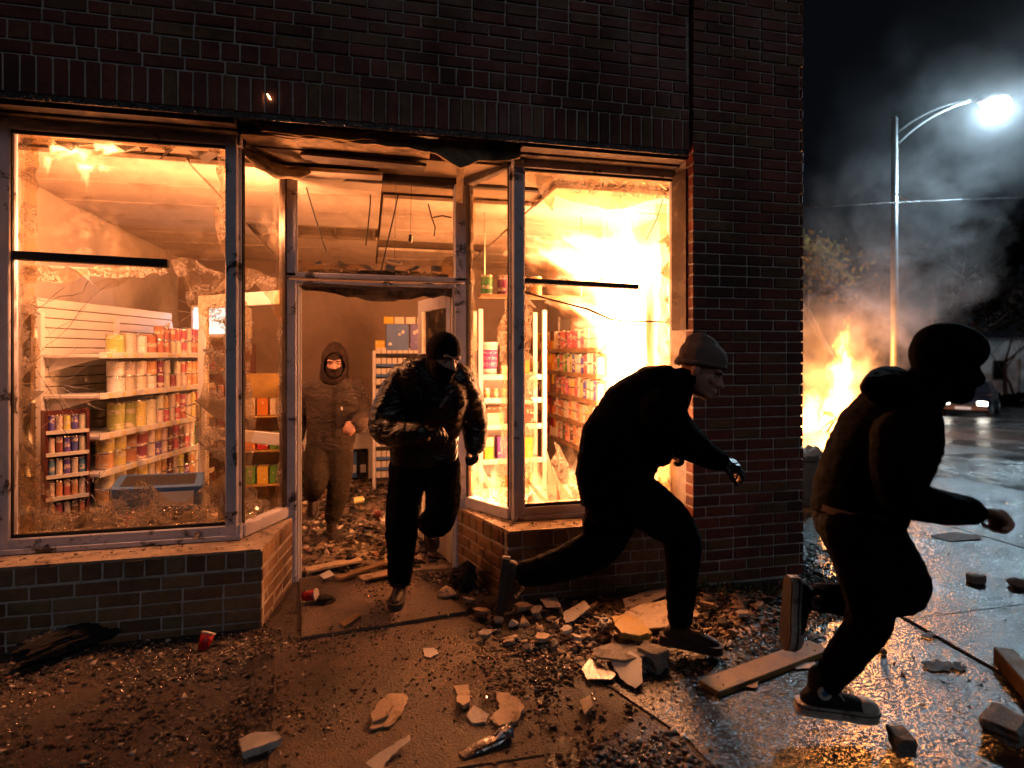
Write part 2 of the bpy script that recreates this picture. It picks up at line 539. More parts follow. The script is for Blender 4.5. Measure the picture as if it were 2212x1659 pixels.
# rubble: a colour for every piece
m, nt = mat_new('rubble'); M['rubble'] = m
rn = nd(nt, 'NewGeometry', 'Random Per Island')
c = ramp(nt, rn, [(0.0, (0.016, 0.013, 0.011)), (0.28, (0.07, 0.048, 0.032)), (0.48, (0.18, 0.12, 0.07)), (0.64, (0.03, 0.024, 0.02)),
                  (0.78, (0.32, 0.25, 0.18)), (0.87, (0.15, 0.06, 0.036)), (0.93, (0.58, 0.49, 0.39)), (1.0, (0.12, 0.13, 0.16))], 'CONSTANT')
b = nd(nt, 'BsdfPrincipled', Roughness=ramp(nt, rn, [(0.0, 0.55), (0.5, 0.85), (1.0, 0.5)]))
nt.links.new(c, b.inputs['Base Color'])
finish(nt, b.outputs[0])


def wet_ground(name, dry, wetcol, scale, wet=(0.42, 0.6), grain=170.0, gstr=0.6, rough=(0.12, 0.62), puddle=0.7, bdist=0.012, facet=0.0):
    """paving that is wet in patches: gloss and grain differ, not the light"""
    m, nt = mat_new(name)
    co = nd(nt, 'NewGeometry', 'Position')
    n1 = nd(nt, 'TexNoise', 'Fac', Vector=co, Scale=scale, Detail=6.0, Roughness=0.62)
    n2 = nd(nt, 'TexNoise', 'Fac', Vector=co, Scale=scale * 9, Detail=5.0, Roughness=0.7)
    n3 = nd(nt, 'TexNoise', 'Fac', Vector=co, Scale=grain, Detail=3.0, Roughness=0.6)
    v = nd(nt, 'TexVoronoi', 'Distance', Vector=co, Scale=grain * 0.6)
    f = ramp(nt, n1, [(wet[0], 1.0), (wet[1], 0.0)])
    c = mixc(nt, f, dry, wetcol)
    c = mixc(nt, 0.6, c, ramp(nt, n2, [(0.3, 0.35), (0.7, 1.0)]), 'MULTIPLY')
    c = mixc(nt, 0.5, c, ramp(nt, v, [(0.1, 0.45), (0.5, 1.0)]), 'MULTIPLY')
    b = nd(nt, 'BsdfPrincipled', Roughness=ramp(nt, f, [(0.0, rough[1]), (1.0, rough[0])]))
    b.inputs['Specular IOR Level'].default_value = 0.6
    nt.links.new(c, b.inputs['Base Color'])
    h = math_(nt, 'ADD', n3, math_(nt, 'MULTIPLY', v, 0.8))
    h = math_(nt, 'ADD', h, math_(nt, 'MULTIPLY', n2, 1.2))
    bn = nd(nt, 'Bump', 'Normal', Strength=math_(nt, 'MULTIPLY', math_(nt, 'SUBTRACT', 1.0, math_(nt, 'MULTIPLY', f, puddle)), gstr), Distance=bdist, Height=h)
    if facet:            # exposed aggregate: every grain lies at its own angle
        vcol = nd(nt, 'TexVoronoi', 'Color', Vector=co, Scale=grain * 0.75)
        tilt_ = nd(nt, 'VectorMath', 'Vector', _operation='SCALE', i0=nd(nt, 'VectorMath', 'Vector', _operation='SUBTRACT', i0=vcol, i1=(0.5, 0.5, 0.5)), Scale=math_(nt, 'MULTIPLY', math_(nt, 'SUBTRACT', 1.0, math_(nt, 'MULTIPLY', f, puddle)), facet))
        bn = nd(nt, 'VectorMath', 'Vector', _operation='NORMALIZE', i0=nd(nt, 'VectorMath', 'Vector', _operation='ADD', i0=bn, i1=tilt_))
    nt.links.new(bn, b.inputs['Normal'])
    finish(nt, b.outputs[0])
    return m


M['road'] = wet_ground('wet_road', (0.06, 0.056, 0.052), (0.02, 0.02, 0.021), 0.35, grain=45.0, gstr=0.9, rough=(0.16, 0.32), bdist=0.008, facet=0.4)
M['paving'] = wet_ground('wet_concrete', (0.052, 0.052, 0.053), (0.022, 0.022, 0.023), 1.1, wet=(0.40, 0.66), gstr=1.0, rough=(0.15, 0.27), grain=130.0, puddle=0.35, bdist=0.004, facet=0.55)
M['path'] = wet_ground('worn_concrete', (0.26, 0.185, 0.125), (0.085, 0.062, 0.045), 1.9, wet=(0.40, 0.62), gstr=0.8, rough=(0.34, 0.7), puddle=0.3)
M['dirt'] = wet_ground('gritty_ground', (0.16, 0.112, 0.078), (0.04, 0.031, 0.025), 2.2, gstr=1.0, rough=(0.25, 0.8))


def flame_mat(name, strength, seed=0.0, w0=0.75, turb=0.55, nscale=2.2, taper=0.8, soft=0.45, cold=(1.0, 0.21, 0.03), hot=(1.0, 0.46, 0.18), bulge=0.0, stretch=0.55):
    """burning gas: a glowing volume, ragged by turbulence, in the box -1..1, -1..1, 0..1"""
    m, nt = mat_new(name)
    co = nd(nt, 'TexCoord', 'Object')
    sp = nd(nt, 'SeparateXYZ', Vector=co)
    z = math_(nt, 'MAXIMUM', sp.outputs[2], 0.0)
    pz = nd(nt, 'CombineXYZ', 'Vector', X=math_(nt, 'ADD', sp.outputs[0], seed), Y=sp.outputs[1], Z=math_(nt, 'MULTIPLY', sp.outputs[2], 2.0 * stretch))
    n1 = nd(nt, 'TexNoise', 'Color', Vector=pz, Scale=nscale, Detail=3.0, Roughness=0.6)
    off = nd(nt, 'VectorMath', 'Vector', _operation='SUBTRACT', i0=n1, i1=(0.5, 0.5, 0.5))
    amp = math_(nt, 'MULTIPLY', math_(nt, 'ADD', math_(nt, 'MULTIPLY', z, 2.4), 0.7), turb * 1.6)
    off = nd(nt, 'VectorMath', 'Vector', _operation='SCALE', i0=off, Scale=amp)
    q = nd(nt, 'VectorMath', 'Vector', _operation='ADD', i0=co, i1=off)
    qs = nd(nt, 'SeparateXYZ', Vector=q)
    r = math_(nt, 'SQRT', math_(nt, 'ADD', math_(nt, 'MULTIPLY', qs.outputs[0], qs.outputs[0]), math_(nt, 'MULTIPLY', qs.outputs[1], qs.outputs[1])))
    zc = math_(nt, 'SUBTRACT', 1.0, math_(nt, 'ADD', z, math_(nt, 'MULTIPLY', math_(nt, 'SUBTRACT', qs.outputs[2], sp.outputs[2]), 0.5)), clamp=True)
    rad = math_(nt, 'MULTIPLY', math_(nt, 'POWER', zc, taper), w0)
    d = math_(nt, 'DIVIDE', math_(nt, 'SUBTRACT', rad, r), soft * w0, clamp=True)
    n2 = nd(nt, 'TexNoise', 'Fac', Vector=q, Scale=nscale * 2.3, Detail=3.0, Roughness=0.6)
    wisp = ramp(nt, n2, [(0.32, 0.08), (0.62, 1.0)])
    d = math_(nt, 'MULTIPLY', d, math_(nt, 'ADD', wisp, math_(nt, 'MULTIPLY', math_(nt, 'MULTIPLY', d, d), 0.8)), clamp=True)
    # stay inside the box
    ex = math_(nt, 'SUBTRACT', 1.0, math_(nt, 'POWER', math_(nt, 'ABSOLUTE', sp.outputs[0]), 6.0), clamp=True)
    ey = math_(nt, 'SUBTRACT', 1.0, math_(nt, 'POWER', math_(nt, 'ABSOLUTE', sp.outputs[1]), 6.0), clamp=True)
    d = math_(nt, 'MULTIPLY', d, math_(nt, 'MULTIPLY', ex, ey))
    e = nd(nt, 'Emission', 'Emission', Color=mixc(nt, math_(nt, 'POWER', d, 1.5), cold, hot),
           Strength=math_(nt, 'MULTIPLY', math_(nt, 'POWER', d, 1.35), strength))
    o = nt.nodes.new('ShaderNodeOutputMaterial')
    nt.links.new(e, o.inputs['Volume'])
    try:
        m.cycles.volume_step_rate = 0.7
    except Exception:
        pass
    m.volume_intersection_method = 'FAST'
    return m


def flame(name, base, tip, wx, wy, mat, parent):
    """flame domain from base to tip (world), wx/wy half widths"""
    base = Vector(base); tip = Vector(tip)
    z = tip - base; L = z.length; z.normalize()
    x = CR - z * CR.dot(z)
    if x.length < 0.2: x = CU - z * CU.dot(z)
    x.normalize(); y = z.cross(x)
    b = MB()
    b.box((0, 0, 0.5), (1, 1, 0.5))
    o = b.build(name, mat, parent)
    rot = Matrix((x * wx, y * wy, z * L)).transposed().to_4x4()
    o.matrix_basis = Matrix.Translation(base) @ rot
    o.visible_shadow = False        # glowing gas casts no shadow
    return o


def fire_light(parent, loc, power, rad, col=(1.0, 0.365, 0.155)):
    d = bpy.data.lights.new('fire_glow', 'POINT')
    d.energy = power; d.color = col; d.shadow_soft_size = rad
    o = bpy.data.objects.new('fire_glow', d)
    o.location = loc
    COL.objects.link(o)
    o.parent = parent
    o.matrix_parent_inverse = Matrix.Translation(parent.location).inverted()
    return o

# ================================================================== ground
FY = 3.74        # face of the brick front
WY = 4.01        # plane of the shop windows
DY = 4.47        # plane of the door
WL, WR, WB = -2.40, 2.62, 8.6     # room walls
CZ = 2.85        # room ceiling


def grid_sheet(name, xs, ys, zfun, mat):
    vs = [(x, y, zfun(x, y)) for y in ys for x in xs]
    n = len(xs)
    fs = [(j * n + i, j * n + i + 1, (j + 1) * n + i + 1, (j + 1) * n + i) for j in range(len(ys) - 1) for i in range(n - 1)]
    me = bpy.data.meshes.new(name); me.from_pydata(vs, [], fs); me.update()
    return link(name, me, mat, None, True)


xs = [-300, -150, -60, -25, -12] + list(np.linspace(-6, 14, 41)) + [18, 24, 32, 45, 70, 110, 180, 300]
ys = [-60, -25, -10, -4] + list(np.linspace(-1, 22, 47)) + [26, 32, 40, 55, 80, 120, 200, 320]
o = grid_sheet('street_ground', xs, ys, ground_z, M['road'])
tag(o, kind='structure')

# gritty strip along the shop front and the side street pavement
o = grid_sheet('forecourt_ground', list(np.linspace(-6, 2.35, 30)), list(np.linspace(-0.5, 4.6, 20)), lambda x, y: 0.004, M['dirt'])
tag(o, kind='structure')

pave = empty('pavement')
tag(pave, kind='structure')
SLAB = []


def slab(corners, z0, z1, mat):
    b = MB()
    pts = [Vector((x, y, 0)) for x, y in corners]
    c = sum(pts, Vector()) / len(pts)
    n = len(pts)
    top = [p + (c - p).normalized() * 0.005 for p in pts]
    vs = [(p.x, p.y, z0) for p in pts] + [(p.x, p.y, z1 - 0.008) for p in pts] + [(p.x, p.y, z1) for p in top]
    fs = []
    for k in range(2):
        for i in range(n):
            j = (i + 1) % n
            fs.append((k * n + i, k * n + j, k * n + n + j, k * n + n + i))
    fs.append(tuple(range(2 * n, 3 * n)))
    b.add(vs, fs)
    return b.build('paving_slab', mat, pave)


# path from the door
slab([(-0.47, 4.44), (-0.36, 3.52), (0.10, 3.57), (0.60, 3.645), (0.32, 4.37), (0.30, 4.44)], -0.02, 0.024, M['path'])
slab([(-0.50, 3.48), (-0.43, 2.98), (-0.36, 2.30), (0.68, 2.28), (0.79, 2.86), (0.62, 3.60), (0.1, 3.555)], -0.02, 0.013, M['path'])
slab([(-0.36, 2.285), (-0.33, 1.2), (0.60, 1.2), (0.675, 2.275)], -0.02, 0.011, M['path'])
# wet concrete bays to the right
slab([(1.02, 2.98), (1.28, 2.235), (1.36, 1.0), (3.02, 1.0), (3.05, 2.375), (3.12, 3.02)], -0.02, 0.012, M['paving'])
slab([(3.065, 2.36), (3.035, 1.0), (5.0, 1.0), (5.0, 2.93), (4.05, 2.93), (3.135, 2.93)], -0.02, 0.018, M['paving'])
slab([(3.135, 3.03), (3.143, 2.938), (4.05, 2.94), (5.2, 2.95), (5.2, 4.6), (3.22, 4.6)], -0.02, 0.014, M['paving'])
slab([(5.012, 1.0), (7.4, 1.0), (7.4, 4.6), (5.215, 4.6), (5.212, 2.94), (5.012, 2.93)], -0.02, 0.015, M['paving'])
slab([(3.22, 4.615), (5.2, 4.615), (5.2, 6.2), (3.22, 6.2)], -0.02, 0.010, M['paving'])
slab([(5.215, 4.615), (7.4, 4.615), (7.4, 6.2), (5.215, 6.2)], -0.02, 0.011, M['paving'])

# ================================================================== the room behind the windows
b = MB(); b.box(((WL + WR) / 2, (DY + WB) / 2, -0.05), ((WR - WL) / 2, (WB - DY) / 2 + 0.02, 0.06))
floor = tag(b.build('floor', M['floor_in']), kind='structure')
b = MB(); b.box((WL - 0.05, (WY + WB) / 2, 1.45), (0.05, (WB - WY) / 2, 1.5))
tag(b.build('wall_left', M['wall_in']), kind='structure')
b = MB(); b.box((WR + 0.05, (WY + WB) / 2, 1.45), (0.05, (WB - WY) / 2, 1.5))
tag(b.build('wall_right', M['wall_in']), kind='structure')
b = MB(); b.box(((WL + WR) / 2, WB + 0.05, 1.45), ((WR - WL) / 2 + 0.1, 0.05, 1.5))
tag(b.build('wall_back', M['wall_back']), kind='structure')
b = MB(); b.box(((WL + WR) / 2, (WY + WB) / 2 + 0.1, CZ + 0.10), ((WR - WL) / 2 + 0.1, (WB - WY) / 2 + 0.05, 0.045))
ceil = tag(b.build('ceiling', M['grid']), kind='structure')
tw, tl_ = 1.255, 0.62
tile_me = {}
for i in range(4):
    for j in range(7):
        x0 = WL + i * tw; y0 = 4.30 + j * tl_
        if (i, j) in ((1, 3),):
            continue                         # the vent sits here
        if (i, j) in ((2, 0), (2, 4)):       # fallen tiles leave dark holes
            continue
        if 'a' not in tile_me:
            q = MB(); q.box((0, 0, 0), (tw / 2 - 0.011, tl_ / 2 - 0.011, 0.016), bev=0.004)
            o = q.build('ceiling_tile', M['tile'], ceil); tile_me['a'] = o.data
        else:
            o = link('ceiling_tile', tile_me['a'], None, ceil)
        sag = random.uniform(-0.004, 0.003)
        o.location = (x0 + tw / 2, y0 + tl_ / 2, CZ + 0.02 + sag)
        o.rotation_euler = (random.uniform(-.01, .01), random.uniform(-.006, .006), 0)
q = MB()
x0, y0 = WL + tw, 4.30 + 3 * tl_
q.box((x0 + tw / 2, y0 + 0.02, CZ + 0.015), (tw / 2 - 0.02, 0.015, 0.02))
q.box((x0 + tw / 2, y0 + tl_ - 0.02, CZ + 0.015), (tw / 2 - 0.02, 0.015, 0.02))
for k in range(4):
    q.box((x0 + 0.05 + k * (tw - 0.1) / 3, y0 + tl_ / 2, CZ + 0.015), (0.012, tl_ / 2 - 0.035, 0.02))
vent = q.build('ceiling_vent', M['grid'])
for k in range(7):
    p = MB(); p.box((0, 0, 0), (tw / 2 - 0.06, 0.028, 0.004), Matrix.Rotation(0.6, 3, 'X'))
    s_ = p.build('vent_slat', M['grid'], vent); s_.location = (x0 + tw / 2, y0 + 0.07 + k * 0.08, CZ + 0.03)
tag(vent, 'dark rectangular vent grille in the ceiling seen through the left window', 'vent')

# ================================================================== the building
bld = empty('corner_shop', (0.1, FY, 0))
tag(bld, 'red brick corner shop with shattered shop front windows and fire inside', 'building')

# ---- backing (mortar) just behind the brick faces
mo = 0.009
b = MB()
b.box((0, 0, 0), (0, 0, 0)) if False else None
b.box((-0.47, FY + mo + 0.13, 3.85), (2.63, 0.13, 0.84))             # over the shop front: x -3.10..2.16
b.box((2.60, FY - 0.035 + mo + 0.16, 2.2), (0.44 - mo, 0.16, 2.5))   # right pier
b.box((WR + 0.21, 6.5, 2.2), (0.2 - mo, 2.7, 2.5))                   # side wall behind the pier
b.box((-2.62, FY + mo + 0.13, 1.5), (0.52 - mo, 0.13, 1.51))         # left pier
b.box((0.1, 6.4, 3.9), (2.9, 2.35, 0.9))                              # body over the room
b.build('wall', M['mortar'], bld)

BR = []         # (location, rotation z, mesh key, area)
BL, BH, BD, MJ = 0.203, 0.065, 0.05, 0.011
PITCH = BH + MJ


def brick_course(p0, dirx, length, z, start, mode='S', h=None):
    """one course: mode S stretcher, H header row (rowlock), V soldier"""
    d = Vector((dirx[0], dirx[1], 0)).normalized()
    ang = math.atan2(d.y, d.x)
    w = BL if mode == 'S' else (0.094 if mode == 'H' else 0.066)
    hh = h or (BH if mode == 'S' else (0.092 if mode == 'H' else 0.2))
    x = -start
    while x < length - 0.005:
        a = max(x, 0.0); e = min(x + w, length)
        if mode == 'S' and x >= 0 and e == x + w and random.random() < 0.10 and e + 0.02 < length:
            e = x + w * 0.48                     # the odd header
            nxt = e + MJ
        else:
            nxt = x + w + MJ
        if e - a > 0.018:
            BR.append((Vector((p0[0], p0[1], 0)) + d * ((a + e) / 2), z + hh / 2, ang, e - a, hh, z < 0.46 and p0[0] < 2.1))
        x = nxt


# over the shop front
Z0 = 3.005
XL, XR = -3.1, 2.155
brick_course((XL, FY), (1, 0), XR - XL, Z0, 0.02, 'V')
brick_course((XL, FY), (1, 0), XR - XL, Z0 + 0.2 + MJ, 0.05)
brick_course((XL, FY), (1, 0), XR - XL, Z0 + 0.2 + MJ + PITCH, 0.03, 'H', 0.098)
zc = Z0 + 0.2 + MJ + PITCH + 0.098 + MJ
for k in range(12):
    brick_course((XL, FY), (1, 0), XR - XL, zc + k * PITCH, (0.0 if k % 2 else 0.107))
# right pier, proud of the rest
PX0, PX1 = 2.165, 3.045
for k in range(56):
    z = 0.02 + k * PITCH
    brick_course((PX0, FY - 0.035), (1, 0), PX1 - PX0, z, (0.0 if k % 2 else 0.107))
    if z < 4.1:                                 # return face on the side street
        brick_course((PX1, FY - 0.035 + 0.06), (0, 1), 0.85, z, (0.107 if k % 2 else 0.0))
# left pier
for k in range(41):
    z = 0.02 + k * PITCH
    if z < 3.0 and z > 0.5:
        brick_course((-3.1, FY), (1, 0), 0.99, z, (0.0 if k % 2 else 0.107))
# stall risers under the windows
CL, CRX = -0.595, 0.87
ZS = 0.455


def riser(face, start_even):
    for (p0, dx, L) in face:
        for k in range(5):
            brick_course(p0, dx, L, 0.354 - (k + 1) * PITCH - 0.002, (start_even if k % 2 else start_even + 0.107) % (BL + MJ))
        brick_course(p0, dx, L, 0.36, 0.0, 'H', 0.090)


riser([((-3.1, FY), (1, 0), CL + 3.1)], 0.06)
ld = Vector((-0.50 - CL, DY - FY - 0.03, 0)); rd = Vector((0.64 - CRX, DY - FY - 0.03, 0))
riser([((CL, FY + 0.058), (ld.x, ld.y), ld.length - 0.06)], 0.03)
riser([((0.64, DY - 0.03), (-rd.x, -rd.y), rd.length - 0.06)], 0.0)
riser([((CRX, FY), (1, 0), PX0 - CRX)], 0.0)
# soldier-lining inside left and right window reveals is timber; the risers get a core
b = MB()
b.prism([Vector(p) for p in [(-3.1, FY + mo, 0), (CL - mo, FY + mo, 0), (-0.50 - mo, DY - 0.03, 0), (-0.62, DY - 0.02, 0), (-1.50, 5.25, 0), (-3.1, 5.25, 0)]], (0, 0, -0.02), (0, 0, 0.447))
b.prism([Vector(p) for p in [(CRX + mo, FY + mo, 0), (2.2, FY + mo, 0), (2.2, WY, 0), (2.6, WY, 0), (2.6, 5.05, 0), (0.80, 5.05, 0), (0.74, DY - 0.03, 0), (0.64 + mo, DY - 0.03, 0)]], (0, 0, -0.02), (0, 0, 0.447))
b.build('stall_riser', M['mortar'], bld)

# bricks: the largest in view as single pieces, the others joined
BOX_V = {}


def brick_mesh(L, H, variant, tan=False):
    key = (round(L, 3), round(H, 3), variant, tan)
    if key not in BOX_V:
        vs, fs = cham(L / 2, BD, H / 2, 0.004 + 0.002 * (variant % 2))
        r2 = random.Random(hash(key) & 0xffff)
        vs = [v + Vector((r2.uniform(-1, 1), r2.uniform(-1, 1), r2.uniform(-1, 1))) * 0.0016 for v in vs]
        me = bpy.data.meshes.new('brick'); me.from_pydata([tuple(v) for v in vs], [], fs); me.update()
        me.materials.append(M['brick_tan' if tan else 'brick'])
        BOX_V[key] = (me, vs, fs)
    return BOX_V[key]


def brick_score(q):
    p, z, ang, L, H, tan = q
    w = Vector((p.x, p.y, z)) - EYEV
    t = w.dot(CF)
    u = w.dot(CR) / t; v = w.z / t
    vis = -0.88 < u < 0.88 and -0.72 < v < 0.61
    if not vis: return 0
    a = L * H / (t * t) * (4.0 if tan else 1.0)
    if abs(math.sin(ang)) > 0.5: a *= 0.6 if p.x < 2.5 else 0.0
    if z > 3.3: a *= 0.75
    return a


BR.sort(key=brick_score, reverse=True)
bm_v = []; bm_f = []
for i, (p, z, ang, L, H, tan) in enumerate(BR):
    me, vs, fs = brick_mesh(L, H, i % 3, tan)
    prj = random.uniform(-0.002, 0.003)
    n = Vector((math.sin(ang), -math.cos(ang), 0))
    c = Vector((p.x, p.y, z)) - n * (BD - prj)
    if i < 298:
        o = bpy.data.objects.new('brick', me); COL.objects.link(o)
        o.parent = bld
        o.matrix_parent_inverse = Matrix.Translation(bld.location).inverted()
        o.location = c; o.rotation_euler = (0, random.uniform(-.006, .006), ang + random.uniform(-.006, .006))
    else:
        rot = Matrix.Rotation(ang + random.uniform(-.006, .006), 3, 'Z')
        k = len(bm_v)
        bm_v.extend([tuple(c + rot @ v) for v in vs])
        bm_f.extend([tuple(q + k for q in f) for f in fs])
me = bpy.data.meshes.new('brick_remainder'); me.from_pydata(bm_v, [], bm_f); me.update()
o = link('brick_remainder', me, M['brick'], bld); o['kind'] = 'stuff'

# sills (render bed on top of the risers)
b = MB()
b.prism([Vector(p) for p in [(-3.0, FY + 0.004, 0), (CL - 0.012, FY + 0.004, 0), (-0.515, DY - 0.05, 0), (-0.80, WY + 0.05, 0), (-3.0, WY + 0.05, 0)]], (0, 0, 0.448), (0, 0, 0.462))
b.build('sill', M['sill'], bld)
b = MB()
b.prism([Vector(p) for p in [(CRX + 0.012, FY + 0.004, 0), (2.16, FY + 0.004, 0), (2.16, WY + 0.05, 0), (1.0, WY + 0.05, 0), (0.655, DY - 0.05, 0)]], (0, 0, 0.448), (0, 0, 0.462))
b.build('sill', M['sill'], bld)

# lintel and fascia over the windows
b = MB()
b.box((-0.47, FY + 0.055, 2.994), (2.62, 0.05, 0.008))
b.box((-0.47, FY + 0.012, 2.985), (2.62, 0.006, 0.016))
b.build('lintel', M['steel'], bld)
b = MB(); b.box((-1.42, FY + 0.16, 2.968), (0.66, 0.10, 0.016)); b.box((-1.42, FY + 0.20, 2.955), (0.66, 0.05, 0.02), bev=0.004)
b.build('fascia_board', M['frame_char'], bld)
b = MB(); b.box((1.58, FY + 0.15, 2.968), (0.60, 0.11, 0.016)); b.box((1.58, FY + 0.20, 2.955), (0.60, 0.05, 0.02), bev=0.004)
b.build('fascia_board', M['frame_char'], bld)

# ---- recessed entrance soffit: joists, ragged plaster, loose board
b = MB(); b.box((0.1, 4.15, 3.10), (0.95, 0.40, 0.02)); b.box((0.1, DY + 0.09, 2.99), (1.6, 0.03, 0.11))
b.build('soffit_cavity', M['char'], bld)
for k in range(5):
    b = MB(); b.box((-0.55 + k * 0.34, 4.17, 3.035), (0.022, 0.33, 0.045), bev=0.004)
    b.build('joist', M['frame_char'], bld)


def ragged(pts, jag=0.02, sub=5, seed=0, step=0.06):
    r2 = random.Random(seed); out = []
    n = len(pts)
    for i in range(n):
        a = Vector(pts[i]); c = Vector(pts[(i + 1) % n])
        nrm = Vector((-(c - a).y, (c - a).x)); L = (c - a).length
        if L < 1e-6: continue
        nrm /= L
        m_ = max(1, int(L / step)) if sub else 1
        for k in range(m_):
            f = k / m_
            q = a.lerp(c, f)
            if k: q = q + nrm * r2.uniform(-jag, jag) + (c - a).normalized() * r2.uniform(-jag, jag) * 0.6
            out.append(q)
    return out


def sheet_xy(name, pts, z, th, mat, parent, jag=0.02, seed=0, tilt=None):
    P = [Vector((p.x, p.y, 0)) for p in ragged(pts, jag, 5, seed)]
    b = MB(); b.prism(P, (0, 0, z), (0, 0, z + th))
    return fixn(b.build(name, mat, parent))


# front drop of plaster (vertical) and the arched tear
pts = [(-0.66, 2.975), (0.98, 2.975), (0.98, 2.90), (0.86, 2.87), (0.70, 2.86), (0.58, 2.80), (0.50, 2.84), (0.42, 2.885), (0.25, 2.905), (-0.1, 2.91), (-0.55, 2.92)]
P = [Vector((p.x, 0, p.y)) for p in ragged([Vector(p) for p in pts], 0.008, 5, 3)]
b = MB(); b.prism(P, (0, FY + 0.10, 0), (0, FY + 0.125, 0)); fixn(b.build('plaster_drop', M['plaster'], bld))
pts = [(-0.60, 2.972), (-0.02, 2.972), (0.05, 2.93), (-0.10, 2.915), (-0.4, 2.918), (-0.62, 2.93)]
P = [Vector((p.x, 0, p.y)) for p in ragged([Vector(p) for p in pts], 0.012, 5, 8)]
b = MB(); b.prism(P, (0, FY + 0.088, 0), (0, FY + 0.098, 0)); fixn(b.build('peeling_panel', M['plaster_yellow'], bld))
sheet_xy('soffit_plaster', [Vector(p) for p in [(-0.74, 3.87), (0.42, 3.87), (0.40, 4.12), (-0.30, 4.10), (-0.42, 4.30), (-0.60, 4.44), (-0.76, 4.40)]], 2.915, 0.02, M['plaster'], bld, 0.02, 4)
sheet_xy('soffit_plaster', [Vector(p) for p in [(0.44, 3.87), (0.99, 3.87), (0.95, 4.10), (0.74, 4.42), (0.55, 4.44), (0.58, 4.15)]], 2.92, 0.02, M['plaster'], bld, 0.02, 5)
b = MB(); b.box((-0.02, 4.14, 2.885), (0.40, 0.10, 0.010), Matrix.Rotation(0.10, 3, 'X') @ Matrix.Rotation(0.02, 3, 'Y')); b.build('loose_board', M['frame_char'], bld)
b = MB(); b.beam((0.60, 3.95, 2.90), (0.64, 4.30, 2.70), 0.05, 0.02); b.build('bent_batten', M['plaster'], bld)
b = MB()                          # sagging insulation by the left corner
pts = []
for k in range(9):
    f = k / 8
    pts.append((-0.78 + f * 0.42, 4.02 + f * 0.34, 2.90 - 0.10 * math.sin(f * 3.0)))
b.tube(pts, [0.012, 0.03, 0.05, 0.04, 0.055, 0.035, 0.05, 0.03, 0.008], 9)
o = b.build('torn_insulation', M['plaster'], bld, True)

# ================================================================== shop windows
ZB, ZT = 0.462, 2.945          # bottom and top of the frames


def frame_bar(name, a, b_, w, d, parent, mat='frame', up=(0, 0, 1), bead=True):
    """a face-on member with an inner bead so that it does not read as a plain stick"""
    q = MB()
    q.beam(a, b_, d, w, up, bev=0.005)
    return q.build(name, M[mat], parent)


def pane_poly(name, o, ux, pts, mat, parent, th=0.006, jag=0.012, seed=0):
    """glass remnant: pts (s, z) along ux from o"""
    P = [Vector((o[0] + ux[0] * p.x, o[1] + ux[1] * p.x, p.y)) for p in ragged([Vector(q) for q in pts], jag * (1.8 if mat == 'crazed' else 1), 5, seed)]
    n = Vector((ux[1], -ux[0], 0)) * (th / 2)
    q = MB(); q.prism(P, n, -n)
    return fixn(q.build(name, M[mat], parent))


def window_base(name, x0, x1, lab=None):
    q = MB()
    q.beam((x0, WY, ZB + 0.045), (x1, WY, ZB + 0.045), 0.09, 0.088, bev=0.006)
    w = q.build(name, M['frame'], bld)
    q = MB(); q.beam((x0, WY - 0.052, ZB + 0.018), (x1, WY - 0.052, ZB + 0.018), 0.016, 0.03, bev=0.003); q.build('sill_bead', M['frame'], w)
    frame_bar('head_rail', (x0, WY, ZT - 0.035), (x1, WY, ZT - 0.035), 0.068, 0.09, w)
    q = MB(); q.beam((x0 + .07, WY - 0.02, ZT - 0.078), (x1 - .07, WY - 0.02, ZT - 0.078), 0.02, 0.018)
    q.beam((x0 + .07, WY - 0.02, ZB + 0.098), (x1 - .07, WY - 0.02, ZB + 0.098), 0.02, 0.018)
    for xx in (x0 + 0.085, x1 - 0.085):
        q.beam((xx, WY - 0.02, ZB + 0.09), (xx, WY - 0.02, ZT - 0.07), 0.02, 0.016, (1, 0, 0))
    q.build('gasket', M['gasket'], w)
    return w


# left window: x -2.03 .. -0.77
wl = window_base('shop_window', -2.06, -0.755)
q = MB(); q.box((-2.015, WY, 1.70), (0.042, 0.048, 1.24), bev=0.006); q.box((-2.064, WY - 0.03, 1.62), (0.012, 0.05, 1.30)); q.build('jamb', M['frame'], wl)
q = MB(); q.box((-0.812, WY, 1.70), (0.034, 0.052, 1.24), bev=0.006); q.box((-0.772, WY + 0.03, 1.70), (0.008, 0.03, 1.20)); q.build('mullion', M['frame'], wl)
q = MB(); q.beam((-1.97, WY, 2.165), (-1.17, WY, 2.145), 0.05, 0.05, bev=0.005); q.build('snapped_transom_bar', M['gasket'], wl)


def wz(x, y):
    """photo point -> (x along, z) on the window plane"""
    p = D(x, y, WY); return (p.x, p.z)


def on_left(pts): return [wz(*p) for p in pts]


glass_left = [
    [(42, 280), (62, 280), (80, 330), (74, 420), (80, 500), (72, 640), (84, 760), (66, 880), (76, 1000), (84, 1080), (60, 1160), (42, 1168)],
    [(42, 1000), (82, 985), (100, 1040), (122, 1105), (140, 1112), (200, 1090), (262, 1056), (284, 1062), (296, 1036), (330, 1052), (352, 1075), (400, 1085), (440, 1050), (476, 1000), (478, 1150), (330, 1160), (180, 1164), (44, 1170)],
    [(365, 562), (420, 560), (484, 590), (484, 700), (452, 690), (404, 660), (398, 612)],
    [(444, 690), (484, 690), (482, 1060), (440, 1060), (430, 960), (420, 880), (438, 800)],
    [(46, 572), (360, 578), (352, 592), (250, 600), (180, 594), (120, 612), (80, 606), (48, 612)],
    [(60, 284), (484, 305), (484, 330), (430, 322), (330, 316), (200, 300), (90, 312), (64, 330)],
    [(464, 320), (486, 330), (486, 560), (470, 520), (462, 480), (472, 420)],
]
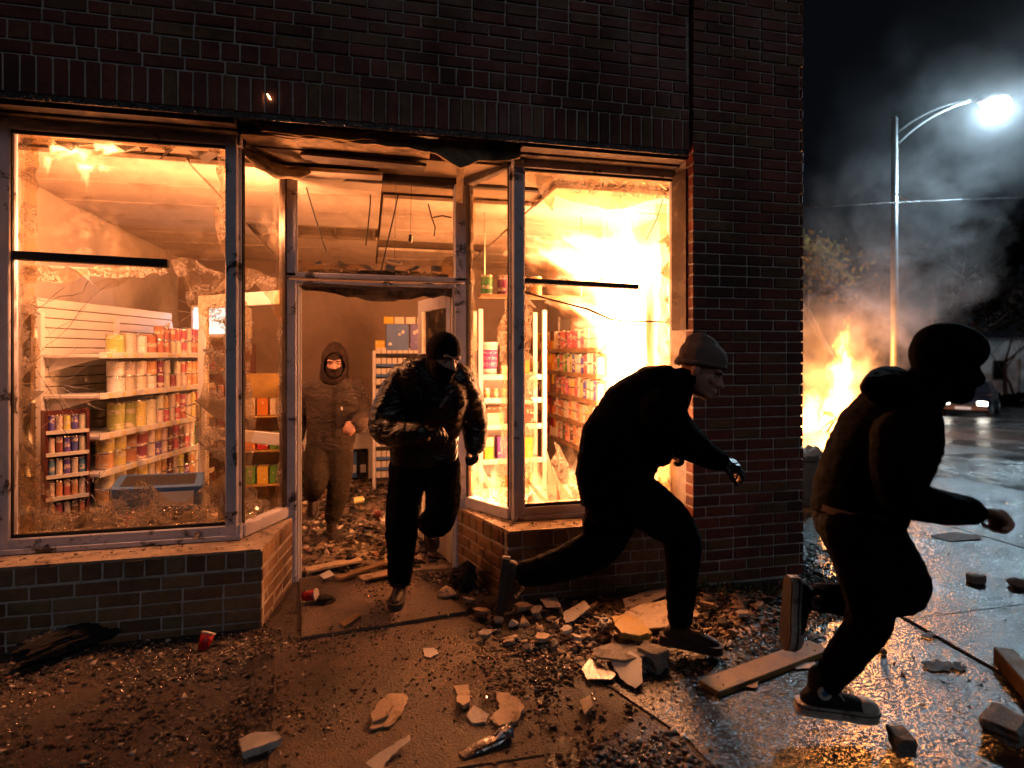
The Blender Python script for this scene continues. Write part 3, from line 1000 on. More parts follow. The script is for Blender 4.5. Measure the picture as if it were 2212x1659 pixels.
for k, pts in enumerate(glass_left):
    pane_poly('glass_remnant', (0, WY + 0.012 + 0.0022 * k), (1, 0), on_left(pts), 'crazed', wl, 0.005, 0.010, 20 + k)
pane_poly('pane', (0, WY + 0.036), (1, 0), on_left([(46, 290), (484, 310), (484, 560), (360, 558), (46, 548)]), 'glass', wl, 0.005, 0.001, 3)
pane_poly('dangling_shard', (0, WY - 0.02), (1, 0), on_left([(206, 612), (240, 598), (262, 606), (282, 598), (276, 610), (246, 622), (222, 628)]), 'glass', wl, 0.006, 0.001, 3)
cracks = [[(75, 672), (130, 640), (180, 632), (196, 600)], [(86, 762), (118, 735), (150, 705), (200, 640), (240, 612)], [(110, 720), (160, 690), (186, 662)],
          [(70, 640), (100, 652), (140, 620)], [(98, 700), (112, 740), (124, 782)], [(90, 780), (118, 790), (140, 770), (170, 744)],
          [(80, 800), (105, 840), (135, 880), (124, 910), (155, 950), (212, 990)], [(70, 690), (80, 720), (96, 760)], [(395, 890), (430, 905), (470, 850)],
          [(380, 950), (420, 965), (470, 975)], [(80, 930), (120, 900), (124, 910)]]
for c_ in cracks:
    q = MB(); pp = []
    for i, p in enumerate(c_):
        pt = D(p[0], p[1], WY + 0.03)
        if i:
            pm = (pp[-1] + pt) / 2 + Vector((random.uniform(-.008, .008), 0, random.uniform(-.008, .008)))
            pp.append(pm)
        pp.append(pt)
    q.tube(pp, [random.uniform(0.0007, 0.0019) for _ in pp], 5)
    q.build('glass_edge', M['frame_char'] if random.random() < .5 else M['pale_piece'], wl)

# fine cracks radiating from the blows
for (cx_, cz_, n_, R0) in ((-1.78, 1.42, 13, 0.34), (-1.02, 1.86, 10, 0.26), (-1.60, 0.80, 9, 0.26)):
    for k in range(n_):
        a_ = 2 * math.pi * k / n_ + random.uniform(-.2, .2); r1 = random.uniform(0.4, 1.0) * R0; pp = []
        for i in range(5):
            f_ = 0.03 + r1 * i / 4; pp.append((max(-1.95, min(-0.87, cx_ + math.cos(a_) * f_ + random.uniform(-.010, .010))), WY + 0.034, cz_ + math.sin(a_) * f_ + random.uniform(-.010, .010)))
        q = MB(); q.tube(pp, [0.0014, 0.0012, 0.0010, 0.0008, 0.0005], 4); q.build('crack', M['pale_piece'], wl)

# right window: x 0.96 .. 2.27
wr = window_base('shop_window', 0.955, 2.265)
q = MB(); q.box((1.0, WY, 1.70), (0.040, 0.052, 1.24), bev=0.006); q.box((0.955, WY + 0.03, 1.70), (0.008, 0.03, 1.20)); q.build('mullion', M['frame'], wr)
q = MB(); q.box((2.215, WY, 1.70), (0.045, 0.048, 1.24), bev=0.006); q.box((2.262, WY - 0.06, 1.70), (0.010, 0.08, 1.24)); q.build('jamb', M['frame'], wr)
q = MB(); q.box((2.16 + 0.004, FY + 0.14, 2.33), (0.012, 0.10, 0.56)); q.build('split_trim', M['frame_char'], wr)
q = MB(); q.beam((1.05, WY, 2.105), (1.90, WY, 2.085), 0.05, 0.035, bev=0.004); q.build('snapped_transom_bar', M['frame_char'], wr)
glass_right = [
    [(1130, 350), (1180, 350), (1260, 372), (1400, 372), (1440, 380), (1442, 425), (1380, 440), (1310, 452), (1200, 420), (1195, 455), (1180, 440), (1160, 400), (1140, 390)],
    [(1418, 440), (1444, 440), (1452, 1090), (1425, 1095), (1430, 900), (1424, 700), (1432, 560)],
    [(1142, 1070), (1146, 990), (1160, 985), (1172, 1000), (1192, 995), (1204, 975), (1196, 952), (1220, 985), (1232, 1030), (1262, 1010), (1275, 1040), (1300, 1050), (1350, 1080), (1396, 1030), (1410, 985), (1430, 950), (1450, 960), (1456, 1090), (1300, 1108), (1145, 1114)],
    [(1132, 640), (1152, 660), (1144, 760), (1158, 800), (1165, 830), (1148, 850), (1156, 880), (1162, 920), (1150, 980), (1144, 1110), (1136, 1110)],
    [(1130, 606), (1200, 604), (1280, 606), (1330, 598), (1332, 604), (1200, 618), (1130, 620)],
]
for k, pts in enumerate(glass_right):
    pane_poly('glass_remnant', (0, WY + 0.012 + 0.0022 * k), (1, 0), on_left(pts), 'crazed', wr, 0.005, 0.010, 50 + k)
q = MB(); q.tube([D(x, y, WY + 0.015) for x, y in [(1130, 630), (1170, 642), (1220, 655), (1270, 668), (1320, 690), (1360, 695), (1400, 694), (1440, 696)]], [0.006, 0.007, 0.006, 0.008, 0.006, 0.005, 0.006, 0.005], 6)
q.build('sagging_glazing_bead', M['frame_char'], wr)
for c_ in ([(1340, 700), (1380, 760), (1420, 830)], [(1395, 520), (1420, 470), (1432, 430)], [(1250, 1050), (1262, 1010)]):
    q = MB(); q.tube([D(x, y, WY + 0.02) for x, y in c_], 0.0035, 5); q.build('glass_edge', M['pale_piece'], wr)


def spikes(o, ux, line, n, lmin, lmax, inward, parent, seed, mat='shards'):
    """jagged clear shards still held in the frame; line (s, z) points, inward (s, z) direction"""
    r2 = random.Random(seed)
    L_ = [Vector(p) for p in line]; tot = sum((L_[i + 1] - L_[i]).length for i in range(len(L_) - 1))
    for k in range(n):
        d_ = (k + r2.random()) / n * tot; i = 0
        while i < len(L_) - 2 and d_ > (L_[i + 1] - L_[i]).length: d_ -= (L_[i + 1] - L_[i]).length; i += 1
        t_ = (L_[i + 1] - L_[i]).normalized(); p = L_[i] + t_ * d_
        w = r2.uniform(0.02, 0.07); l_ = lmin + (lmax - lmin) * r2.random() ** 2
        n_ = (Vector(inward) + t_ * r2.uniform(-.9, .9)).normalized()
        q = [p - t_ * w, p + t_ * w, p + t_ * w * r2.uniform(-.2, .6) + n_ * l_ * r2.uniform(.5, .8), p + n_ * l_, p - t_ * w * r2.uniform(.2, .9) + n_ * l_ * r2.uniform(.2, .5)]
        P = [Vector((o[0] + ux[0] * c.x, o[1] + ux[1] * c.x, c.y)) for c in q]
        nn_ = Vector((ux[1], -ux[0], 0)) * 0.003
        b_ = MB(); b_.prism(P, nn_, -nn_); fixn(b_.build('glass_spike', M[mat], parent))


spikes((0, WY + 0.03), (1, 0), [(-1.96, 0.58), (-1.96, 2.1)], 12, 0.04, 0.20, (1, 0.1), wl, 301)
spikes((0, WY + 0.03), (1, 0), [(-1.96, 0.57), (-0.86, 0.57)], 12, 0.05, 0.26, (0, 1), wl, 302)
spikes((0, WY + 0.03), (1, 0), [(-0.855, 0.6), (-0.855, 2.1)], 10, 0.04, 0.20, (-1, 0), wl, 303)
spikes((0, WY + 0.03), (1, 0), [(-1.9, 2.12), (-1.2, 2.10)], 7, 0.03, 0.14, (0, -1), wl, 304)
spikes((0, WY + 0.03), (1, 0), [(-1.94, 2.85), (-0.88, 2.85)], 8, 0.03, 0.10, (0, -1), wl, 305)
spikes((0, WY + 0.03), (1, 0), [(1.05, 0.57), (2.16, 0.57)], 13, 0.08, 0.40, (0, 1), wr, 306)
spikes((0, WY + 0.03), (1, 0), [(1.05, 0.6), (1.05, 2.0)], 9, 0.03, 0.14, (1, 0), wr, 307)
spikes((0, WY + 0.03), (1, 0), [(2.16, 0.6), (2.16, 2.8)], 12, 0.03, 0.13, (-1, 0), wr, 308)
spikes((0, WY + 0.03), (1, 0), [(1.05, 2.85), (2.15, 2.85)], 9, 0.03, 0.14, (0, -1), wr, 309)


# splayed side lights between the windows and the door
def side_light(a, b_, seed, sh):
    a = Vector((*a, 0)); b_ = Vector((*b_, 0)); d = (b_ - a); L = d.length; d.normalize()
    up = Vector((0, 0, 1))
    q = MB(); q.beam(a + up * (ZB + 0.04), b_ + up * (ZB + 0.04), 0.07, 0.075, bev=0.005)
    w = q.build('side_light', M['frame'], bld)
    q = MB(); q.beam(a + up * (ZT - 0.03), b_ + up * (ZT - 0.06), 0.07, 0.06, bev=0.005); q.build('head_rail', M['frame_char'], w)
    e = a + d * (L - 0.03)
    q = MB(); q.beam(e + up * ZB, e + up * (ZT - 0.05), 0.05, 0.045, d, bev=0.004); q.build('stile', M['frame_char'], w)
    q = MB(); q.beam(a + d * 0.02 + up * (ZB + .08), a + d * 0.02 + up * (ZT - 0.07), 0.02, 0.02, d); q.build('gasket', M['gasket'], w)
    pane_poly('pane', (a.x, a.y), (d.x, d.y), [(0.03, 2.14), (L - 0.05, 2.12), (L - 0.05, ZT - 0.1), (0.03, ZT - 0.07)], 'glass', w, 0.005, 0.001, seed)
    for k, pts in enumerate(sh(L)):
        pane_poly('glass_remnant', (a.x, a.y), (d.x, d.y), pts, 'crazed', w, 0.005 + k * 0.001, 0.014, seed + k)
    return w


side_light((-0.77, WY + 0.01), (-0.555, DY - 0.01), 70, lambda L: [
    [(0.02, 0.54), (L - .04, 0.54), (L - .05, 0.66), (0.30, 0.62), (0.16, 0.66), (0.10, 0.9), (0.14, 1.25), (0.10, 1.5), (0.13, 1.8), (0.02, 1.95)],
    [(L - .15, 0.6), (L - .04, 0.55), (L - .04, 2.1), (L - .09, 2.05), (L - .13, 1.9), (L - .07, 1.6), (L - .12, 1.3), (L - .07, 1.0)],
    [(0.02, 2.0), (0.14, 2.06), (0.24, 2.0), (0.34, 1.88), (L - .05, 1.8), (L - .05, 2.13), (0.02, 2.14)]])
side_light((0.96, WY + 0.01), (0.72, DY - 0.01), 80, lambda L: [
    [(0.02, 0.54), (L - .04, 0.54), (L - .05, 0.80), (L - .16, 0.90), (L - .24, 0.72), (0.16, 0.66), (0.10, 0.9), (0.13, 1.2), (0.08, 1.5), (0.15, 1.72), (0.07, 1.95), (0.02, 2.05)],
    [(L - .10, 0.6), (L - .04, 0.55), (L - .04, 2.8), (L - .11, 2.75), (L - .08, 2.3), (L - .12, 1.7), (L - .08, 1.2)]])

# ---- entrance: posts, transom light, door leaves
ent = MB()
ent.box((-0.53, DY, 1.06), (0.045, 0.05, 1.06), bev=0.006)
entr = ent.build('door_frame', M['frame'], bld)
q = MB(); q.box((-0.480, DY - 0.015, 1.06), (0.008, 0.02, 1.06)); q.box((-0.466, DY + 0.02, 1.06), (0.008, 0.012, 1.06)); q.build('door_stop', M['white'], entr)
q = MB(); q.box((0.67, DY, 1.06), (0.045, 0.05, 1.06), bev=0.006); q.build('door_post', M['frame'], entr)
q = MB(); q.box((0.620, DY - 0.015, 1.06), (0.008, 0.02, 1.06)); q.build('door_stop', M['white'], entr)
for xx in (-0.53, 0.67):
    q = MB(); q.box((xx, DY, 2.50), (0.045, 0.05, 0.36), bev=0.006); q.build('transom_post', M['frame'], entr)
q = MB(); q.beam((-0.575, DY, 2.155), (0.715, DY, 2.150), 0.10, 0.036, bev=0.006); q.build('transom_bar', M['frame'], entr)
q = MB(); q.beam((-0.485, DY - 0.01, 2.105), (0.625, DY - 0.01, 2.10), 0.06, 0.022, bev=0.004); q.build('door_head_rail', M['frame'], entr)
q = MB(); q.beam((-0.575, DY, 2.885), (0.715, DY, 2.87), 0.08, 0.06, bev=0.006); q.build('transom_head', M['frame_char'], entr)
pts = [(-0.485, 2.12), (0.625, 2.115), (0.625, 2.02), (0.40, 2.03), (0.30, 2.00), (0.12, 1.985), (-0.02, 1.99), (-0.15, 2.01), (-0.30, 2.045), (-0.485, 2.075)]
P = [Vector((p.x, 0, p.y)) for p in ragged([Vector(p) for p in pts], 0.016, 5, 31)]
q = MB(); q.prism(P, (0, DY + 0.01, 0), (0, DY + 0.03, 0)); fixn(q.build('scorched_head_lining', M['plaster'], entr))
q = MB(); q.beam((-0.44, DY - 0.055, 2.09), (0.60, DY - 0.055, 2.055), 0.012, 0.022); q.build('hanging_strip', M['frame_char'], entr)
pane_poly('transom_pane', (0, DY + 0.01), (1, 0), [(-0.48, 2.185), (0.62, 2.18), (0.62, 2.835), (-0.48, 2.845)], 'glass', entr, 0.005, 0.001, 5)
for k, pts in enumerate([[(-0.48, 2.18), (-0.1, 2.18), (0.0, 2.24), (-0.2, 2.26), (-0.3, 2.23), (-0.48, 2.27)], [(0.62, 2.18), (0.2, 2.18), (0.3, 2.23), (0.5, 2.22), (0.56, 2.32), (0.62, 2.34)]]):
    pane_poly('glass_remnant', (0, DY + 0.018), (1, 0), pts, 'crazed', entr, 0.006, 0.01, 90 + k)


def leaf(name, hinge, end, lab):
    a = Vector((*hinge, 0)); b_ = Vector((*end, 0)); d = (b_ - a).normalized(); L = (b_ - a).length
    up = Vector((0, 0, 1))
    q = MB(); e = b_ - d * 0.045
    q.beam(e + up * 0.015, e + up * 2.06, 0.04, 0.09, d, bev=0.005)
    e = a + d * 0.045
    q.beam(e + up * 0.015, e + up * 2.06, 0.04, 0.09, d, bev=0.005)
    w = q.build(name, M['white'], bld)
    for z, h in ((2.01, 0.10), (0.98, 0.09), (0.12, 0.20)):
        q = MB(); q.beam(a + d * 0.09 + up * z, b_ - d * 0.09 + up * z, 0.038, h, bev=0.004); q.build('rail', M['white'], w)
    for z0, z1 in ((0.22, 0.935), (1.025, 1.96)):
        pane_poly('door_glass', (a.x, a.y), (d.x, d.y), [(0.09, z0), (L - 0.09, z0), (L - 0.09, z1), (0.09, z1)], 'glass', w, 0.006, 0.001, 3)
    n = Vector((d.y, -d.x, 0))
    q = MB(); h = b_ - d * 0.045 - n * 0.05
    q.tube([h + up * 0.9 + n * .03, h + up * 0.92, h + up * 1.2, h + up * 1.22 + n * .03], 0.012, 8); q.build('pull_handle', M['metal'], w)
    tag(w, lab)
    return w


leaf('door', (-0.50, DY + 0.06), (-1.30, 5.22), 'white framed glass door leaf swung wide open inside, left')
leaf('door', (0.625, DY + 0.06), (0.44, 5.26), 'white framed glass door leaf standing open behind the running man')

# ================================================================== goods in the shop
PAL = {'red': (0.50, 0.022, 0.022), 'dark red': (0.26, 0.016, 0.018), 'cream': (0.66, 0.56, 0.38), 'white': (0.74, 0.72, 0.66), 'yellow': (0.66, 0.42, 0.03),
       'orange': (0.62, 0.20, 0.02), 'green': (0.10, 0.27, 0.03), 'lime green': (0.32, 0.45, 0.04), 'blue': (0.02, 0.07, 0.36), 'brown': (0.16, 0.07, 0.03),
       'pink': (0.62, 0.16, 0.24), 'black': (0.02, 0.02, 0.02), 'purple': (0.22, 0.05, 0.30)}
ORD = ['first', 'second', 'third', 'fourth', 'fifth', 'sixth', 'seventh', 'eighth', 'ninth', 'tenth', 'eleventh', 'twelfth', 'thirteenth', 'fourteenth',
       'fifteenth', 'sixteenth', 'seventeenth', 'eighteenth', 'nineteenth', 'twentieth', 'twenty-first', 'twenty-second', 'twenty-third', 'twenty-fourth',
       'twenty-fifth', 'twenty-sixth', 'twenty-seventh', 'twenty-eighth']
CANS = {}


def can_mesh(r, h, n=14):
    k = (r, h)
    if k in CANS: return CANS[k]
    prof = [(0.0, 0.0, 1), (r * 0.96, 0.0, 1), (r, 0.004, 1), (r * 0.98, 0.008, 0), (r * 0.98, h - 0.008, 0), (r, h - 0.004, 1), (r * 0.97, h, 1), (r * 0.93, h - 0.004, 1), (0.0, h - 0.004, 1)]
    vs = []; fs = []; mi = []
    for (pr, pz, _) in prof:
        if pr == 0: vs.append((0, 0, pz))
        else: vs.extend([(pr * math.cos(2 * math.pi * i / n), pr * math.sin(2 * math.pi * i / n), pz) for i in range(n)])
    s = [0]
    for (pr, pz, _) in prof: s.append(s[-1] + (1 if pr == 0 else n))
    for a in range(len(prof) - 1):
        lab = 0 if (prof[a][2] == 0 and prof[a + 1][2] == 0) else 1
        for i in range(n):
            j = (i + 1) % n
            if prof[a][0] == 0: fs.append((s[a], s[a + 1] + j, s[a + 1] + i))
            elif prof[a + 1][0] == 0: fs.append((s[a] + i, s[a] + j, s[a + 1]))
            else: fs.append((s[a] + i, s[a] + j, s[a + 1] + j, s[a + 1] + i))
            mi.append(lab)
    me = bpy.data.meshes.new('tin_can'); me.from_pydata(vs, [], fs)
    me.polygons.foreach_set('material_index', mi)
    me.polygons.foreach_set('use_smooth', [l == 0 for l in mi])
    me.materials.append(M['label']); me.materials.append(M['metal']); me.update()
    CANS[k] = me
    return me


def can(name, loc, r, h, colr, label, cat, group):
    o = bpy.data.objects.new(name, can_mesh(r, h)); COL.objects.link(o)
    o.location = loc; o.rotation_euler = (0, 0, random.uniform(0, 6.28))
    o.color = (*PAL[colr], 1)
    return tag(o, label, cat, group)


def carton(name, c, h, colr, label, cat='box', rot=0.0, group=None):
    b = MB(); b.box((0, 0, 0), h, bev=0.003)
    o = b.build(name, M['card']); o.location = c; o.rotation_euler = (0, 0, rot); o.color = (*PAL[colr], 1) if isinstance(colr, str) else (*colr, 1)
    q = MB(); q.box((0, 0, h[2] + 0.0012), (h[0] - 0.004, 0.012, 0.001)); q.build('tape', M['cardboard'], o)
    o.data.name = name
    return tag(o, label, cat, group)


# ---- left shelving along the wall
SX0, SX1 = -2.20, -1.80
LZ = [1.60, 1.31, 1.02, 0.755, 0.49]
LN = ['top', 'second', 'third', 'fourth', 'lowest']
SHA = R_(-14)


def turn(x, y):
    c_, s_ = math.cos(SHA), math.sin(SHA); dx_, dy_ = x - SX1, y - 5.0
    return SX1 + dx_ * c_ - dy_ * s_, 5.0 + dx_ * s_ + dy_ * c_


sh = empty('shelving', (SX1, 5.0, 0)); shl = sh; tag(sh, 'white wall shelving full of tins against the slatted left wall', 'shelving')
k = 0
z = 0.30
while z < 1.95:
    b = MB(); b.box((SX0 - 0.03, 5.6, z + 0.033), (0.010, 0.82, 0.0325), bev=0.004); b.build('slat', M['slat'], sh); z += 0.071
b = MB(); b.box((SX0 - 0.055, 5.6, 1.1), (0.012, 0.82, 0.85)); b.build('back_panel', M['grid'], sh)
for z in LZ:
    b = MB(); b.box(((SX0 + SX1) / 2, 5.6, z - 0.014), ((SX1 - SX0) / 2 - 0.004, 0.80, 0.012), bev=0.003)
    b.box((SX1 + 0.002, 5.6, z - 0.010), (0.006, 0.80, 0.022), bev=0.002)
    b.build('shelf_board', M['white'], sh)
    for yy in (4.86, 5.6, 6.3):
        q = MB(); q.prism([Vector((SX0, yy, z - 0.03)), Vector((SX1 - 0.03, yy, z - 0.03)), Vector((SX0, yy, z - 0.13))], (0, -0.006, 0), (0, 0.006, 0)); q.build('bracket', M['white'], sh)
for yy in (4.80, 5.6, 6.38):
    b = MB(); b.box((SX0 - 0.012, yy, 0.95), (0.012, 0.02, 0.95)); b.build('upright', M['white'], sh)

rows = [['lime green', 'cream', 'white', 'cream', 'red', 'red', 'red', 'red', 'red', 'cream', 'red', 'orange', 'red', 'dark red', 'orange', 'red', 'yellow', 'red', 'cream', 'red'],
        ['white', 'cream', 'cream', 'white', 'dark red', 'cream', 'dark red', 'cream', 'red', 'yellow', 'orange', 'yellow', 'red', 'lime green', 'cream', 'blue', 'yellow', 'brown', 'red', 'orange'],
        ['lime green', 'lime green', 'yellow', 'lime green', 'cream', 'orange', 'cream', 'orange', 'red', 'cream', 'yellow', 'red', 'cream', 'blue', 'yellow', 'red', 'cream', 'orange', 'blue', 'cream'],
        ['yellow', 'yellow', 'orange', 'dark red', 'cream', 'purple', 'cream', 'brown', 'red', 'brown', 'orange', 'cream', 'green', 'orange', 'cream', 'red', 'pink', 'yellow', 'red', 'red'],
        ['yellow', 'cream', 'orange', 'yellow', 'cream', 'yellow', 'orange', 'brown', 'cream', 'yellow', 'purple', 'orange', 'cream', 'yellow', 'yellow', 'red', 'cream', 'orange', 'yellow', 'orange']]
NCAN = 0
for si, z in enumerate(LZ):
    y = 5.04 + (0.0 if si < 3 else -0.12)
    for i, cn in enumerate(rows[si]):
        big = i < 4
        r = random.choice([0.064, 0.060]) if big else random.choice([0.040, 0.041, 0.039])
        h = (0.165 if i % 2 else 0.15) if big else random.choice([0.112, 0.118])
        if big and si == 2: h = 0.21
        y += r + 0.003
        if y > 6.34: break
        nst = 1 if (big and (si in (0, 2))) else 2
        if big and nst == 2: h = 0.118
        if si == 0 and i > 12: nst = 2
        if not big and random.random() < 0.08: nst = 1
        for s_ in range(nst):
            where = '' if nst == 1 else (', bottom row' if s_ == 0 else ', stacked on top')
            can('paint_tin' if big else 'tin_can', (*turn(SX1 - 0.02 - r - random.uniform(0, 0.008), y), z + s_ * (h + 0.001)), r, h, cn if random.random() < .8 else random.choice(['cream', 'red', 'yellow', cn]),
                f"{'wide' if big else 'slim'} tin on {LN[si]} shelf of left shelving, {ORD[i]} from window{where}", 'tin', 'tins on the left shelving')
            NCAN += 1
        y += r + 0.003
# upper stack at the far end
for i in range(6):
    for s_ in range(3):
        can('tin_can', (SX1 - 0.10, 6.75 + i * 0.125, 1.60 + 0.236 + 0.001 * s_ + (s_ - 1) * 0.13 + 0.13), 0.058, 0.128, ['red', 'dark red', 'orange', 'red', 'brown', 'red'][(i + s_) % 6],
            f"reddish tin in tall stack above left shelving, {ORD[i]} column, {['low', 'middle', 'top'][s_]} one", 'tin', 'tins stacked high on the left shelving') if False else None

# price tickets along the shelf lips, a few pixels each
b = MB()
for z in LZ:
    for k in range(10):
        b.box((SX1 + 0.0095, 4.90 + k * 0.15 + random.uniform(-.03, .03), z - 0.010), (0.001, random.choice([0.018, 0.028]), 0.014))
o = b.build('price_tickets', M['card'], sh); o['kind'] = 'stuff'; o.color = (0.75, 0.62, 0.30, 1)
shl.rotation_euler = (0, 0, SHA)
# tins knocked over
for k, (x, y, z, cn, lb) in enumerate([(-1.55, 4.45, 0.50, 'red', 'red tin toppled among glass beside the blue carton'), (-1.05, 4.36, 0.50, 'cream', 'cream tin lying near the mullion in left window'), (-1.0, 5.6, 0.05, 'orange', 'orange tin rolled onto the shop floor by left door'),
                                      (0.15, 5.9, 0.05, 'dark red', 'dark red tin rolled behind the leather jacketed man'), (-0.05, 6.6, 0.05, 'yellow', 'yellow tin lying on floor before the back counter')]):
    o = can('tin_can', (x, y, z), 0.037, 0.115, cn, lb, 'tin', None); o.rotation_euler = (math.pi / 2, 0, 0.7 + k * 1.1)
# ---- right shelving along the wall
RX0, RX1 = 2.07, 2.50
RZ = [1.65, 1.40, 1.15, 0.90, 0.65]
sh = empty('shelving', (2.3, 5.3, 0)); tag(sh, 'long shelving of tins running back along right wall beside the fire', 'shelving')
b = MB(); b.box((RX1 + 0.03, 6.5, 1.1), (0.012, 1.3, 0.95)); b.build('back_panel', M['slat'], sh)
for z in RZ:
    b = MB(); b.box(((RX0 + RX1) / 2, 6.5, z - 0.014), ((RX1 - RX0) / 2, 1.28, 0.012), bev=0.003)
    b.box((RX0 - 0.002, 6.5, z - 0.012), (0.006, 1.28, 0.022), bev=0.002)
    b.build('shelf_board', M['wood'], sh)
    for yy in (5.20, 6.5, 7.7):
        q = MB(); q.prism([Vector((RX1, yy, z - 0.03)), Vector((RX0 + 0.02, yy, z - 0.03)), Vector((RX1, yy, z - 0.12))], (0, -0.007, 0), (0, 0.007, 0)); q.build('bracket', M['white'], sh)
for yy in (5.17, 6.5, 7.75):
    b = MB(); b.box((RX1 + 0.012, yy, 1.05), (0.012, 0.022, 1.05)); b.build('upright', M['white'], sh)
pals = [['cream', 'cream', 'white', 'red', 'red', 'orange', 'dark red', 'orange', 'red', 'brown', 'orange', 'brown'],
        ['cream', 'red', 'white', 'blue', 'cream', 'lime green', 'green', 'orange', 'cream', 'brown', 'dark red', 'brown'],
        ['cream', 'blue', 'cream', 'yellow', 'red', 'orange', 'red', 'brown', 'orange', 'dark red', 'brown', 'brown'],
        ['yellow', 'cream', 'orange', 'yellow', 'cream', 'orange', 'cream', 'orange', 'yellow', 'brown', 'orange', 'brown'],
        ['yellow', 'orange', 'cream', 'orange', 'yellow', 'brown', 'orange', 'cream', 'yellow', 'orange', 'brown', 'orange']]
far_v = []
for si, z in enumerate(RZ):
    y = 5.26; i = 0
    while y < 7.65:
        r = random.choice([0.036, 0.040, 0.048]); h = random.choice([0.105, 0.098]) if i % 5 else random.choice([0.17, 0.19])
        cn = pals[si][(i * 12 // 26 + i % 2) % 12]
        y += r + 0.002
        nst = 1 if h > 0.15 else 2
        for s_ in range(nst):
            if NCAN < 292 and i < 16:
                where = '' if nst == 1 else (', bottom row' if s_ == 0 else ', stacked on top')
                can('tin_can', (RX0 + 0.02 + r, y, z + s_ * (h + 0.001)), r, h, cn, f"tin on {LN[si]} shelf of right shelving, {ORD[i]} from fire end{where}", 'tin', 'tins on the right shelving')
                NCAN += 1
            else:
                far_v.append((RX0 + 0.02 + r, y, z + s_ * (h + 0.001), r, h, cn))
        y += r + 0.002; i += 1
b = MB()
for (x, y, z, r, h, cn) in far_v:
    b.tube([(x, y, z), (x, y, z + h)], r, 10)
m, nt = mat_new('far_tins'); M['far_tins'] = m
rn = nd(nt, 'NewGeometry', 'Random Per Island')
bb = nd(nt, 'BsdfPrincipled', Roughness=0.45)
nt.links.new(ramp(nt, rn, [(0, PAL['brown']), (0.2, PAL['orange']), (0.4, PAL['dark red']), (0.55, PAL['cream']), (0.75, PAL['yellow']), (0.9, PAL['brown'])], 'CONSTANT'), bb.inputs['Base Color'])
finish(nt, bb.outputs[0])
o = b.build('tin_stack', M['far_tins']); tag(o, 'mass of tins at the dim far end of right shelving', 'tins', kind='stuff')

# ---- middle shelf unit seen through the right side light
mu = empty('shelf_unit', (1.38, 5.95, 0)); tag(mu, 'bright white shelf unit of boxes just right of the doorway', 'shelf unit')
for x in (1.07, 1.72):
    b = MB(); b.box((x, 5.78, 1.02), (0.022, 0.022, 1.02), bev=0.003); b.build('upright', M['white'], mu)
    b = MB(); b.box((x, 6.12, 1.02), (0.022, 0.012, 1.02)); b.build('upright', M['white'], mu)
b = MB(); b.box((1.395, 6.14, 0.75), (0.33, 0.008, 0.66)); b.build('back_panel', M['slat'], mu)
UZ = [1.39, 1.16, 0.90, 0.56, 0.20]
for z in UZ:
    b = MB(); b.box((1.395, 5.95, z - 0.015), (0.30, 0.17, 0.013), bev=0.003); b.box((1.395, 5.775, z - 0.018), (0.30, 0.006, 0.026), bev=0.002); b.build('shelf_board', M['white'], mu)
# tub on top with a printed magenta label
tb = MB(); tb.tube([(0, 0, 0), (0, 0, 0.30)], [0.085, 0.095], 20)
tub = tb.build('tub', M['white'], None, True); tub.location = (1.17, 5.90, 1.392)
m, nt = mat_new('magenta_label'); M['magenta'] = m
co = nd(nt, 'TexCoord', 'Generated'); sp = nd(nt, 'SeparateXYZ', Vector=co)
wv = nd(nt, 'TexVoronoi', 'Distance', Vector=nd(nt, 'VectorMath', 'Vector', _operation='MULTIPLY', i0=co, i1=(9, 1, 3)), Scale=3.0)
rw = ramp(nt, sp.outputs[2], [(0, 0.0), (0.12, 0.0), (0.14, 1.0), (0.34, 1.0), (0.36, 0.0), (0.46, 0.0), (0.48, 1.0), (0.62, 1.0), (0.64, 0.0), (0.78, 0.0), (0.80, 1.0), (0.9, 1.0), (0.92, 0.0)])
bb = nd(nt, 'BsdfPrincipled', Roughness=0.5)
nt.links.new(mixc(nt, math_(nt, 'MULTIPLY', rw, ramp(nt, wv, [(0.35, 1.0), (0.45, 0.0)])), (0.50, 0.02, 0.16), (0.85, 0.6, 0.6)), bb.inputs['Base Color'])
finish(nt, bb.outputs[0])
q = MB(); q.tube([(0, 0, 0.06), (0, 0, 0.25)], [0.0885, 0.0945], 20, cap=False); lb = q.build('printed_band', M['magenta'], tub, True); lb.matrix_parent_inverse = Matrix.Identity(4)
q = MB(); q.tube([(0, 0, 0.30), (0, 0, 0.325)], [0.102, 0.100], 20); lb = q.build('lid', M['white'], tub); lb.matrix_parent_inverse = Matrix.Identity(4)
tag(tub, 'white tub with magenta label standing on top of white shelf unit', 'tub')
